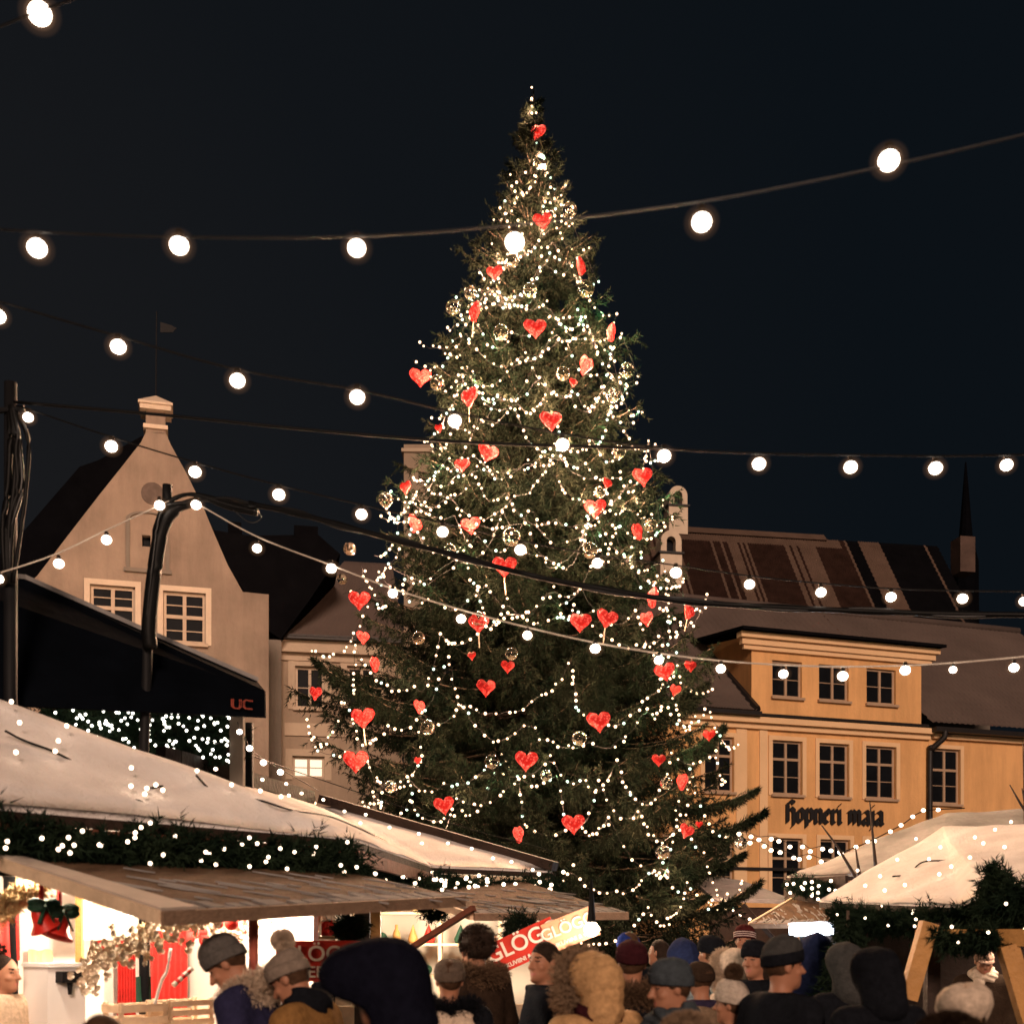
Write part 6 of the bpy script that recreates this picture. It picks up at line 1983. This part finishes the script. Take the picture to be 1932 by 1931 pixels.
def body_sdf(arm):
    def fn(X, Y, Z):
        d = head_sdf(X, Y, Z)
        t = ell(X, Y, Z, (0, -0.015, 1.27), (0.165, 0.105, 0.21))
        t = smin(t, ell(X, Y, Z, (0, 0.0, 1.03), (0.15, 0.10, 0.20)), 0.08)
        t = smin(t, ell(X, Y, Z, (0, -0.01, 0.90), (0.165, 0.115, 0.14)), 0.06)
        t = smin(t, cap(X, Y, Z, (-0.15, -0.015, 1.41), (0.15, -0.015, 1.41), 0.055, 0.055), 0.05)
        d = smin(d, t, 0.04)
        for s in (-1, 1):
            a, b, c = [np.array(p) * np.array((s, 1, 1)) for p in SHX[arm]]
            d = smin(d, cap(X, Y, Z, a, b, 0.052, 0.041), 0.03)
            d = smin(d, cap(X, Y, Z, b, c, 0.040, 0.027), 0.012)
            # hand: palm, four unequal bent fingers, thumb off the side of the palm
            f = (c - b) / np.linalg.norm(c - b)
            inw = np.array((-s, 0, 0)) if arm == 'down' else np.array((0, 0, -1.0))
            sd = np.cross(f, inw); sd /= np.linalg.norm(sd)
            if arm == 'down' and sd[1] < 0: sd = -sd
            inw = np.cross(sd, f); inw /= np.linalg.norm(inw)
            if arm == 'down' and inw[0] * s > 0: inw = -inw
            for w_ in (-0.026, -0.009, 0.009, 0.026):
                d = smin(d, cap(X, Y, Z, c + f * 0.015 + sd * w_ * 0.6, c + f * 0.085 + sd * w_, 0.014, 0.012), 0.010)
            for w_, l in ((-0.029, 0.058), (-0.010, 0.070), (0.010, 0.076), (0.029, 0.068)):
                p0 = c + f * 0.088 + sd * w_
                p1 = p0 + (f * 0.85 + inw * 0.35) * l * 0.5
                p2 = p1 + (f * 0.45 + inw * 0.85) * l * 0.45
                d = np.minimum(d, cap(X, Y, Z, p0, p1, 0.0098, 0.0092)); d = np.minimum(d, cap(X, Y, Z, p1, p2, 0.0092, 0.0080))
            q0 = c + f * 0.03 + sd * 0.03
            q1 = q0 + (f * 0.6 + sd * 0.6 + inw * 0.3) * 0.042
            q2 = q1 + (f * 0.85 + inw * 0.5) * 0.034
            d = smin(d, cap(X, Y, Z, q0, q1, 0.014, 0.011), 0.006); d = np.minimum(d, cap(X, Y, Z, q1, q2, 0.011, 0.009))
            d = smin(d, cap(X, Y, Z, (s * 0.09, -0.01, 0.86), (s * 0.10, 0.01, 0.47), 0.085, 0.055), 0.03)
            d = smin(d, cap(X, Y, Z, (s * 0.10, 0.01, 0.47), (s * 0.105, -0.02, 0.07), 0.055, 0.036), 0.012)
            d = smin(d, cap(X, Y, Z, (s * 0.105, -0.03, 0.045), (s * 0.12, 0.14, 0.032), 0.04, 0.03), 0.02)
        return d
    return fn
BODY = {}
def get_body(arm):
    if arm not in BODY:
        V, Q = snet(body_sdf(arm), (-0.36, -0.2, -0.02), (0.36, 0.42, 1.79), 0.0085)
        C0 = V[Q].mean(1)
        mi = np.zeros(len(Q), int)
        x, y, z = np.abs(C0[:, 0]), C0[:, 1], C0[:, 2]
        mi[(np.hypot((x - 0.031) / 0.014, (z - 1.645) / 0.006) < 1) & (y > 0.06)] = 1
        mi[(np.hypot((x - 0.032) / 0.022, (z - 1.668) / 0.005) < 1) & (y > 0.06)] = 2
        mi[(np.hypot(x / 0.024, (z - 1.568) / 0.010) < 1) & (y > 0.085)] = 3
        BODY[arm] = (V, Q, mi)
    return BODY[arm]

def coat_geo(arm, style, seed, long=True):
    rg = np.random.default_rng(seed)
    k = rg.normal(size=(7, 3)) * 9; ph = rg.random(7) * 6
    puff = style == 'puffer'
    def fn(X, Y, Z):
        o = 0.016 if puff else 0.0
        d = ell(X, Y, Z, (0, -0.015, 1.27), (0.215 + o, 0.145 + o, 0.235))
        d = smin(d, ell(X, Y, Z, (0, 0.0, 1.02), (0.205 + o, 0.150 + o, 0.28)), 0.08)
        d = smin(d, ell(X, Y, Z, (0, -0.0, 0.80), (0.215 + o, 0.160 + o, 0.27 if long else 0.16)), 0.08)
        d = smin(d, cap(X, Y, Z, (-0.15, -0.015, 1.405), (0.15, -0.015, 1.405), 0.085, 0.085), 0.06)
        d = smin(d, cap(X, Y, Z, (0, -0.03, 1.40), (0, -0.02, 1.475), 0.105, 0.088), 0.03)
        for s in (-1, 1):
            a, b, c = [np.array(p) * np.array((s, 1, 1)) for p in SHX[arm]]
            d = smin(d, cap(X, Y, Z, a, b, 0.082 + o, 0.070 + o), 0.04)
            d = smin(d, cap(X, Y, Z, b, c, 0.068 + o, 0.052 + o * 0.6), 0.02)
        if puff:
            d = d + 0.020 * (1 - np.abs(np.sin(np.pi * (Z + 0.02 * np.sin(X * 7)) / 0.105))) ** 1.6 - 0.006
            d = d + 0.004 * np.sin(X * 60 + Z * 30) * np.sin(Y * 50)
        n = sum(np.sin(X * k[i, 0] + Y * k[i, 1] + Z * k[i, 2] * 0.6 + ph[i]) for i in range(7)) / 7
        d = d + (0.011 if not puff else 0.008) * n
        d = smax(d, Z - 1.50, 0.02)
        return d
    return snet(fn, (-0.42, -0.26, 0.45), (0.42, 0.46, 1.56), 0.0165)
def trousers_geo():
    def fn(X, Y, Z):
        d = ell(X, Y, Z, (0, -0.01, 0.92), (0.175, 0.125, 0.15))
        for s in (-1, 1):
            d = smin(d, cap(X, Y, Z, (s * 0.09, -0.01, 0.86), (s * 0.10, 0.01, 0.47), 0.098, 0.075), 0.03)
            d = smin(d, cap(X, Y, Z, (s * 0.10, 0.01, 0.47), (s * 0.105, -0.02, 0.10), 0.075, 0.068), 0.012)
        return d
    return snet(fn, (-0.25, -0.2, 0.0), (0.25, 0.2, 1.1), 0.02)
def shoes_geo():
    def fn(X, Y, Z):
        d = X * 0 + 9
        for s in (-1, 1):
            d = np.minimum(d, smin(cap(X, Y, Z, (s * 0.105, -0.035, 0.055), (s * 0.12, 0.15, 0.045), 0.052, 0.042), cap(X, Y, Z, (s * 0.105, -0.025, 0.06), (s * 0.105, -0.022, 0.17), 0.05, 0.055), 0.02))
        return smax(d, 0.001 - Z, 0.004)
    return snet(fn, (-0.2, -0.12, -0.01), (0.2, 0.22, 0.26), 0.017)
TROUS, SHOES = trousers_geo(), shoes_geo()

def hood_geo(peak=0.0, seed=0, big=1.0, puff=False, oz=1.615, oh=0.118):
    rg = np.random.default_rng(seed); k = rg.normal(size=(5, 3)) * 11; ph = rg.random(5) * 6
    def fn(X, Y, Z):
        d = ell(X, Y, Z, (0, -0.02, 1.655), (0.122 * big, 0.145 * big, 0.150 * big))
        d = smin(d, cap(X, Y, Z, (0, -0.05, 1.50), (0, -0.04, 1.58), 0.125, 0.115), 0.04)
        d = smin(d, ell(X, Y, Z, (0, 0.06 + peak * 0.4, 1.69 + peak * 0.1), (0.118 * big, 0.09 + peak, 0.105 * big)), 0.05)
        if puff: d = d + 0.009 * (1 - np.abs(np.sin(np.pi * (Z + 0.3 * Y) / 0.075))) ** 2.2
        d = d + 0.013 * sum(np.sin(X * k[i, 0] + Y * k[i, 1] + Z * k[i, 2] + ph[i]) for i in range(5)) / 3
        d = d - 0.006 * np.exp(-(X / 0.010) ** 2)
        inner = ell(X, Y, Z, (0, 0.0, 1.625), (0.098 * big, 0.125 * big, 0.120 * big))
        tun = np.sqrt((X / (0.088 * big)) ** 2 + ((Z - oz) / (oh * big)) ** 2) - 1
        tun = np.maximum(tun * 0.08, -Y)
        d = smax(d, -np.minimum(inner, tun), 0.012)
        return d
    return snet(fn, (-0.2, -0.24, 1.36), (0.2, 0.34, 1.88), 0.012)

def beanie(mb, cuff=True, slouch=0.0, tall=0.0, ribs=26, mi=0, cmi=0):
    def rib(p, q): 
        r = 1 + 0.022 * abs(math.sin(ribs * q / 2))
        return Vector((p.x * r, p.y * r, p.z + 0.018 * (p.y / 0.11)))
    if cuff:
        mb.lathe([(1.655, 0.086, 0.104, -0.003), (1.650, 0.094, 0.113, -0.003), (1.658, 0.099, 0.118, -0.003), (1.700, 0.099, 0.119, -0.004), (1.714, 0.096, 0.116, -0.004), (1.712, 0.090, 0.110, -0.004)], k=52, fn=rib, mi=cmi)
    z0 = 1.708 if cuff else 1.65
    rows = [(z0, 0.090, 0.110, -0.004)]
    for i in range(1, 8):
        t = i / 7
        c = math.sqrt(max(0, 1 - t ** 2.2))
        rows.append((z0 + (0.075 + tall + (0 if cuff else 0.05)) * t, 0.093 * (c * 0.98 + 0.02), 0.112 * (c * 0.98 + 0.02), -0.004 - slouch * t * t))
    rows.append((rows[-1][0] + 0.002, 0.0005, 0.0005, -0.004 - slouch))
    mb.lathe(rows, k=52, fn=rib, mi=mi)
    return rows[-1][0]

def fur_ball(c, r, n, ln, seed, squash=1.0):
    rg = np.random.default_rng(seed)
    d = rg.normal(size=(n, 3)); d /= np.linalg.norm(d, axis=1, keepdims=True)
    A_ = np.array(c) + d * r * 0.55
    B_ = np.array(c) + d * r * np.array((1, 1, squash))
    return needles(A_, B_, 12, ln, 0.0042, 0, 0.6, rg=rg)
def fur_ring(pts, r, n, ln, seed):
    rg = np.random.default_rng(seed)
    P = np.array([tuple(p) for p in pts])
    i = rg.integers(0, len(P), n)
    d = rg.normal(size=(n, 3)); d /= np.linalg.norm(d, axis=1, keepdims=True)
    A_ = P[i] + d * r * 0.3
    return needles(A_, A_ + d * r, 10, ln, 0.0042, 0, 0.6, rg=rg)
def hood_rim(big=1.0, peak=0.0):
    return [(0.105 * big * math.sin(q), 0.115 + peak * 0.9 + 0.02 * math.cos(q), 1.615 + 0.140 * big * math.cos(q)) for q in np.linspace(-2.75, 2.75, 40)]

def fabric(name, col, rough=0.9, scale=30, var=0.25):
    m = M('cloth_' + name, col, rough, var, scale, 0.25, 60)
    m.node_tree.nodes['Principled BSDF'].inputs['Specular IOR Level'].default_value = 0.02
    return m
skin = M('skin', (0.34, 0.155, 0.09), 0.55, 0.08, 12)
eye_m = M('eye', (0.05, 0.035, 0.03), 0.2, 0.1, 3)
lip_m = M('lips', (0.40, 0.14, 0.11), 0.5, 0.1, 3)
HAIR = {'dark': M('hair_dark', (0.022, 0.014, 0.010), 0.6, 0.3, 30, 0.4, 80), 'brown': M('hair_brown', (0.06, 0.032, 0.018), 0.6, 0.3, 30, 0.4, 80), 'blonde': M('hair_blonde', (0.42, 0.26, 0.13), 0.6, 0.3, 30, 0.4, 80)}
for h_ in HAIR.values():
    h_.node_tree.nodes['Principled BSDF'].inputs['Specular IOR Level'].default_value = 0.06
def hair_cap(kind, seed=0):
    rg = np.random.default_rng(seed); k = rg.normal(size=(5, 3)) * 26; ph = rg.random(5) * 6
    def fn(X, Y, Z):
        d = ell(X, Y, Z, (0, -0.012, 1.664), (0.085, 0.103, 0.105))
        if kind == 'long':
            d = smin(d, ell(X, Y, Z, (0, -0.055, 1.52), (0.10, 0.062, 0.17)), 0.04)
        if kind == 'curly':
            d = ell(X, Y, Z, (0, -0.02, 1.665), (0.118, 0.122, 0.120))
        d = d + (0.006 if kind != 'curly' else 0.014) * sum(np.sin(X * k[i, 0] + Y * k[i, 1] + Z * k[i, 2] + ph[i]) for i in range(5)) / 3
        if kind == 'short': d = smax(d, (1.603 + 1.15 * Y - Z) * 0.65, 0.006)
        else: d = smax(d, np.minimum((1.70 - Z), (Y - 0.015 + 0.25 * (1.62 - Z))), 0.01)
        return d
    return snet(fn, (-0.18, -0.2, 1.30), (0.18, 0.18, 1.84), 0.011)

def sm(a, b, x):
    t = np.clip((x - a) / (b - a), 0, 1); return t * t * (3 - 2 * t)
def pose(V, bend=0, turn=0, tilt=0, lean=0):
    V = np.array(V, float).reshape(-1, 3).copy()
    w_ = sm(1.43, 1.56, V[:, 2])
    if turn or tilt or lean:
        p = V - np.array((0, -0.015, 1.50))
        for ang, (i, j) in ((R_(-tilt), (1, 2)), (R_(lean), (0, 2)), (R_(turn), (0, 1))):
            if not ang: continue
            a = ang * w_
            c, s_ = np.cos(a), np.sin(a)
            q = p.copy()
            q[:, i] = c * p[:, i] - s_ * p[:, j]; q[:, j] = s_ * p[:, i] + c * p[:, j]
            p = q
        V = p + np.array((0, -0.015, 1.50))
    if bend:
        a = R_(-bend) * sm(0.85, 1.15, V[:, 2])
        p = V - np.array((0, 0, 0.95)); c, s_ = np.cos(a), np.sin(a)
        q = p.copy(); q[:, 1] = c * p[:, 1] - s_ * p[:, 2]; q[:, 2] = s_ * p[:, 1] + c * p[:, 2]
        V = q + np.array((0, 0, 0.95))
    return V

PID = [0]
def person(label, x, ytop, d, yaw, coat, style='wool', gear=(), arm='down', bend=0, turn=0, tilt=0, lean=0, hair=None, trouser=(0.015, 0.016, 0.02), long=True, width=1.0):
    """x, ytop: picture place of the head and its top; yaw 0 looks away from the camera, 90 to the left, 180 at it"""
    PID[0] += 1
    if d > 5.0: d *= 1.08
    seed = PID[0] * 7
    pieces = []          # name, V, F, mats, mi, smooth
    bV, bF, bmi = get_body(arm)
    if hair is None and not any(g_[0] == 'hood' for g_ in gear): hair = ('short', 'brown')
    brow = HAIR[hair[1]] if hair else HAIR['brown']
    pieces.append(('body', bV, bF, [skin, eye_m, brow, lip_m], bmi, True))
    cV, cF = coat_geo(arm, style, seed, long)
    cV = cV * np.array((width, width, 1))
    pieces.append(('coat', cV, cF, [coat], None, True))
    pieces.append(('trousers', TROUS[0], TROUS[1], [fabric('trouser_%d' % int(trouser[2] * 1000), trouser)], None, True))
    pieces.append(('shoes', SHOES[0], SHOES[1], [fabric('shoe', (0.012, 0.010, 0.009))], None, True))
    if hair:
        V, Q = hair_cap(hair[0], seed); pieces.append(('hair', V, Q, [HAIR[hair[1]]], None, True))
        if hair[0] == 'curly':
            V, Q = fur_ball((0, -0.02, 1.665), 0.122, 1300, 0.022, seed); pieces.append(('curls', V, Q, [HAIR[hair[1]]], None, False))
    top_extra = []
    for gspec in gear:
        g_, mat = gspec[0], gspec[1]
        opt = gspec[2] if len(gspec) > 2 else {}
        if g_ == 'beanie':
            mb = MB(); zt = beanie(mb, opt.get('cuff', True), opt.get('slouch', 0.0), opt.get('tall', 0.0), opt.get('ribs', 26), 0, 1 if 'mat2' in opt else 0)
            pieces.append(('hat', mb.V, mb.F, [mat, opt.get('mat2', mat)], mb.I, True))
            if 'pom' in opt:
                V, Q = fur_ball((0, -0.004 - opt.get('slouch', 0) - 0.01, zt + 0.035), 0.055, 800, 0.018, seed)
                pieces.append(('pompom', V, Q, [opt['pom']], None, False))
            if 'stripe' in opt:
                def rib2(p, q): return Vector((p.x, p.y, p.z + 0.018 * (p.y / 0.11)))
                for k in range(3):
                    z = 1.664 + 0.019 * k
                    mb = MB().lathe([(z, 0.1005, 0.1205, -0.004), (z, 0.103, 0.123, -0.004), (z + 0.008, 0.103, 0.123, -0.004), (z + 0.008, 0.1005, 0.1205, -0.004)], k=40, fn=rib2)
                    pieces.append(('stripe', mb.V, mb.F, [opt['stripe']], None, True))
        elif g_ == 'beret':
            mb = MB()
            def bf(p, q): return Vector((p.x, p.y, p.z + 0.010 * math.sin(3 * q + 1) + 0.006 * math.sin(7 * q) + p.x * 0.15))
            mb.lathe([(1.675, 0.090, 0.110, 0), (1.68, 0.096, 0.114, 0), (1.705, 0.118, 0.134, -0.02), (1.750, 0.138, 0.150, -0.03), (1.800, 0.128, 0.140, -0.035), (1.835, 0.095, 0.105, -0.04), (1.852, 0.04, 0.045, -0.04), (1.855, 0.0005, 0.0005, -0.035)], k=40, fn=bf)
            pieces.append(('hat', mb.V, mb.F, [mat], None, True))
        elif g_ == 'cap':
            mb = MB(); beanie(mb, False, 0, -0.02, 6)
            n = 14
            for k in range(n):
                q0, q1 = -0.9 + 1.8 * k / n, -0.9 + 1.8 * (k + 1) / n
                mb.prism([(0.09 * math.sin(q0), 0.108 * math.cos(q0), 1.672), (0.09 * math.sin(q1), 0.108 * math.cos(q1), 1.672), (0.095 * math.sin(q1), 0.108 * math.cos(q1) + 0.06 * math.cos(q1), 1.66), (0.095 * math.sin(q0), 0.108 * math.cos(q0) + 0.06 * math.cos(q0), 1.66)], (0, 0, 0.006))
            pieces.append(('cap', mb.V, mb.F, [mat], None, True))
        elif g_ == 'hood':
            V, Q = hood_geo(opt.get('peak', 0.0), seed, opt.get('big', 1.0), opt.get('puff', False), opt.get('oz', 1.615), opt.get('oh', 0.118))
            pieces.append(('hood', V, Q, [mat], None, True))
            if 'fur' in opt:
                V, Q = fur_ring(hood_rim(opt.get('big', 1.0) * 1.06, opt.get('peak', 0.0)), opt.get('fr', 0.05), 2600, 0.026, seed)
                pieces.append(('fur_trim', V, Q, [opt['fur']], None, False))
        elif g_ == 'collar':      # fur collar or lowered hood behind the neck
            P = [(0.135 * math.sin(q), -0.03 - 0.115 * math.cos(q), 1.475 - 0.03 * math.cos(q * 0.5)) for q in np.linspace(-2.4, 2.4, 36)]
            V, Q = fur_ring(P, opt.get('r', 0.06), 2200, 0.022, seed)
            pieces.append(('fur_collar', V, Q, [mat], None, False))
        elif g_ == 'lowered_hood':
            def fn(X, Y, Z):
                dd = smin(ell(X, Y, Z, (0, -0.185, 1.365), (0.155, 0.07, 0.08)), ell(X, Y, Z, (0, -0.13, 1.42), (0.13, 0.06, 0.04)), 0.03)
                return dd + 0.01 * np.sin(X * 30 + Z * 40) * np.sin(Z * 35 + 1) + 0.012 * np.exp(-(X / 0.012) ** 2)
            V, Q = snet(fn, (-0.2, -0.3, 1.3), (0.2, 0.0, 1.56), 0.012); pieces.append(('lowered_hood', V, Q, [mat], None, True))
        elif g_ == 'scarf':
            def fn(X, Y, Z):
                r = np.sqrt((X / 1.1) ** 2 + (Y + 0.01) ** 2)
                dd = np.sqrt((r - 0.088) ** 2 + ((Z - 1.475 - 0.012 * np.sin(4 * np.arctan2(Y, X))) * 0.62) ** 2) - 0.045
                dd = smin(dd, cap(X, Y, Z, (0.04, 0.12, 1.45), (0.06, 0.16, 1.18), 0.05, 0.04), 0.03)
                return dd + 0.007 * np.sin(Z * 90 + 6 * np.arctan2(Y, X))
            V, Q = snet(fn, (-0.22, -0.2, 1.1), (0.22, 0.26, 1.6), 0.013); pieces.append(('scarf', V, Q, [mat], None, True))
        elif g_ == 'earflap_fur':
            V, Q = fur_ball((0, -0.01, 1.715), 0.135, 1800, 0.022, seed, 0.72); pieces.append(('fur_hat', V, Q, [mat], None, False))
            mb = MB().ball((0, -0.01, 1.712), (0.112, 0.126, 0.085), 20, 12); pieces.append(('hat_core', mb.V, mb.F, [mat], None, True))
        elif g_ == 'bun':
            V, Q = fur_ball((0, -0.05, 1.80), 0.05, 160, 0.02, seed); pieces.append(('hair_bun', V, Q, [mat], None, False))
        elif g_ == 'spectacles':
            pass
    posed = [(n, pose(V, bend, turn, tilt, lean), Fc, mt, mi, s_) for n, V, Fc, mt, mi, s_ in pieces]
    zmax = max(float(V[:, 2].max()) for n, V, *_ in posed)
    hc = pose([(0, 0.0, 1.66)], bend, turn, tilt, lean)[0]
    ztop = CZ + (HY - ytop) / F * d
    sc_k = ztop / zmax
    ya = R_(yaw)
    off = Vector((hc[0] * math.cos(ya) - hc[1] * math.sin(ya), hc[0] * math.sin(ya) + hc[1] * math.cos(ya), 0)) * sc_k
    hp = pt(x, HY, d)
    t = thing('person', label, 'person', (hp.x - off.x, hp.y - off.y, 0), None, ya, sc_k)
    hat = None
    for n, V, Fc, mt, mi, s_ in posed:
        par = t
        if n in ('pompom', 'stripe', 'hat_core'): par = hat or t
        if n in ('fur_trim',): par = hat or t
        me = mesh_from(n, V, np.asarray(Fc) if not isinstance(Fc, list) else Fc, mt, mi, s_)
        o = link(n, me, par)
        if n in ('hat', 'hood', 'fur_hat'): hat = o
    return t

navy = fabric('navy', (0.022, 0.022, 0.055)); black = fabric('black', (0.008, 0.009, 0.012)); near_navy = fabric('night_navy', (0.0055, 0.006, 0.012))
grey_knit = fabric('grey_knit', (0.085, 0.078, 0.072)); beige_knit = fabric('beige_knit', (0.19, 0.15, 0.12)); mustard = fabric('mustard', (0.22, 0.115, 0.04))
tan = fabric('tan_puffer', (0.44, 0.265, 0.125), 0.7); cream = fabric('cream', (0.55, 0.44, 0.34)); fur_cream = fabric('fur_cream', (0.50, 0.39, 0.29)); fur_brown = fabric('fur_brown', (0.10, 0.062, 0.038)); fur_tan = fabric('fur_tan', (0.25, 0.17, 0.11))
maroon = fabric('maroon', (0.035, 0.009, 0.012)); blue_hat = fabric('royal_blue', (0.012, 0.025, 0.13)); slate = fabric('slate', (0.045, 0.055, 0.064)); mid_grey = fabric('mid_grey', (0.045, 0.045, 0.044)); brown_dk = fabric('dark_brown', (0.030, 0.019, 0.013))
purple = fabric('dull_purple', (0.030, 0.024, 0.050)); blue_dk = fabric('deep_blue', (0.014, 0.020, 0.055)); red_st = fabric('stripe_white', (0.55, 0.45, 0.42)); red_hat = fabric('hat_maroon', (0.06, 0.012, 0.012)); white_knit = fabric('white_knit', (0.42, 0.36, 0.30))
camo = M('cloth_camouflage', (0.02, 0.028, 0.045), 0.8, 0, 14, 0.2, 40, col2=(0.40, 0.50, 0.52))
vendor_c = fabric('pale_jumper', (0.60, 0.46, 0.33))

person('person in a peaked night blue hood, back turned, nearest of the whole crowd', 728, 1765, 3.95, 66, near_navy, 'wool', [('hood', near_navy, {'peak': 0.05, 'big': 0.98, 'oz': 1.555, 'oh': 0.15})], turn=16, tilt=8)
person('person in a navy coat with cream fur edge and charcoal beanie, leaning to the stall', 425, 1757, 5.6, 78, navy, 'wool', [('beanie', grey_knit, {'tall': 0.03, 'slouch': 0.02}), ('collar', fur_cream, {'r': 0.065})], bend=10, turn=8, tilt=26)
person('person in a mustard jacket and beige beanie with a fluffy pompom, looking down', 545, 1745, 5.3, 70, mustard, 'wool', [('beanie', beige_knit, {'pom': fur_cream, 'slouch': 0.05, 'tall': 0.01}), ('scarf', black)], bend=8, tilt=24)
person('person in a black coat with lowered cream hood and brown knit hat, seen from behind', 848, 1806, 6.3, 5, black, 'wool', [('beanie', fabric('brown_knit', (0.10, 0.075, 0.058)), {'ribs': 30}), ('lowered_hood', cream), ('collar', black, {'r': 0.075})])
person('person with bushy dark curls and shaggy brown coat at the second stall', 897, 1736, 7.4, 40, brown_dk, 'wool', [('collar', fur_brown, {'r': 0.07})], hair=('curly', 'dark'), turn=10)
person('person with short dark hair and black coat, face turned to the left', 1026, 1774, 6.6, 100, black, 'wool', [], turn=34, hair=('short', 'dark'), width=1.05)
person('person in a tan quilted jacket with fur trimmed hood up, seen from behind', 1125, 1768, 5.4, 28, tan, 'puffer', [('hood', tan, {'fur': fur_tan, 'fr': 0.075, 'big': 1.06, 'puff': True}), ('scarf', maroon)], turn=14)
person('person in maroon knit hat and brown fur collar behind the tan jacket', 1192, 1772, 6.5, 8, black, 'wool', [('beanie', maroon, {'cuff': True}), ('collar', fur_brown, {'r': 0.075})])
person('person in a royal blue cap, mostly hidden behind the maroon hat', 1186, 1756, 8.6, 20, black, 'wool', [('beanie', blue_hat, {'cuff': False})])
person('person in a slate beanie and thick slate scarf, profile turned left', 1266, 1803, 5.2, 92, mid_grey, 'wool', [('beanie', slate, {'tall': 0.02, 'slouch': 0.025, 'ribs': 40}), ('scarf', slate)], turn=8, tilt=6)
person('person with loose dark hair between the blue hoods, far off', 1243, 1771, 10.5, 60, black, 'wool', [], hair=('long', 'dark'))
person('person in a deep blue hood behind the slate beanie', 1291, 1767, 9.4, 20, blue_dk, 'wool', [('hood', blue_dk, {})])
person('person in a dull purple coat with hood lowered, beside the patterned jacket', 1322, 1812, 7.2, 20, purple, 'wool', [('lowered_hood', fur_tan), ('beanie', brown_dk)])
person('person in a pale and teal patterned jacket with dark hat, by the striped hat', 1342, 1762, 8.2, 30, camo, 'puffer', [('beanie', black), ('lowered_hood', camo)], width=1.12)
person('person in a maroon hat with white stripes facing the camera, taller than the others', 1405, 1742, 10.5, 172, black, 'wool', [('beanie', red_hat, {'stripe': red_st, 'tall': 0.01})], hair=('short', 'dark'), turn=-12)
person('person in a cream fur hood behind the knitted white hat', 1390, 1782, 7.9, 40, cream, 'puffer', [('hood', cream, {'fur': fur_cream, 'fr': 0.05})])
person('child in a cream knit hat with brown pompom in front of the patterned jacket', 1381, 1812, 6.0, 60, mid_grey, 'wool', [('beanie', white_knit, {'pom': fur_brown, 'tall': 0.03, 'ribs': 22})])
person('person with dark beanie, face looking left, beside the grey beanie man', 1425, 1770, 7.6, 128, black, 'wool', [('beanie', black, {'tall': 0.01})], hair=('long', 'dark'), turn=10)
person('person in a grey beanie with black cuff and black coat, profile turned right', 1477, 1760, 5.7, -62, black, 'wool', [('beanie', mid_grey, {'mat2': black, 'tall': 0.03, 'ribs': 40})], turn=-14, hair=('short', 'brown'), width=1.06)
person('person in a deep blue hooded jacket standing before the cold stall light', 1541, 1757, 8.3, -10, blue_dk, 'wool', [('hood', blue_dk, {'big': 1.08})], width=0.95)
person('person in black with round hood up, standing by the orange brace', 1658, 1784, 5.4, 12, black, 'wool', [('hood', black, {'big': 0.98})])
person('person in a slouchy cream beret with fair hair at the lower right', 1822, 1851, 5.0, -30, brown_dk, 'wool', [('beret', cream)], hair=('long', 'blonde'), turn=-18, tilt=8)
person('person in a brown cap inside the right stall, framed by orange timber', 1857, 1786, 9.9, 160, brown_dk, 'wool', [('cap', fabric('cap_brown', (0.16, 0.10, 0.075))), ('scarf', cream)], turn=12, tilt=18)
person('person with a light brown fur hat cut off by the bottom edge', 1296, 1899, 4.6, 15, brown_dk, 'wool', [('earflap_fur', fur_tan)])
person('person with smooth brown hair cut off by the bottom left edge', 190, 1911, 3.5, 20, black, 'wool', [], hair=('long', 'brown'))
person('person in a dark fur hat cut off by the bottom edge, below the cream beret', 1792, 1898, 3.9, 10, black, 'wool', [('earflap_fur', brown_dk)])
person('stall keeper in a pale jumper with dark hair tied up, at the far left edge', 8, 1772, 6.9, -110, vendor_c, 'wool', [('bun', HAIR['dark'])], hair=('short', 'dark'), arm='fwd', turn=6)
person('person in a dark jacket with grey hood behind the black hooded one', 1600, 1775, 6.8, 10, black, 'wool', [('hood', mid_grey, {})])
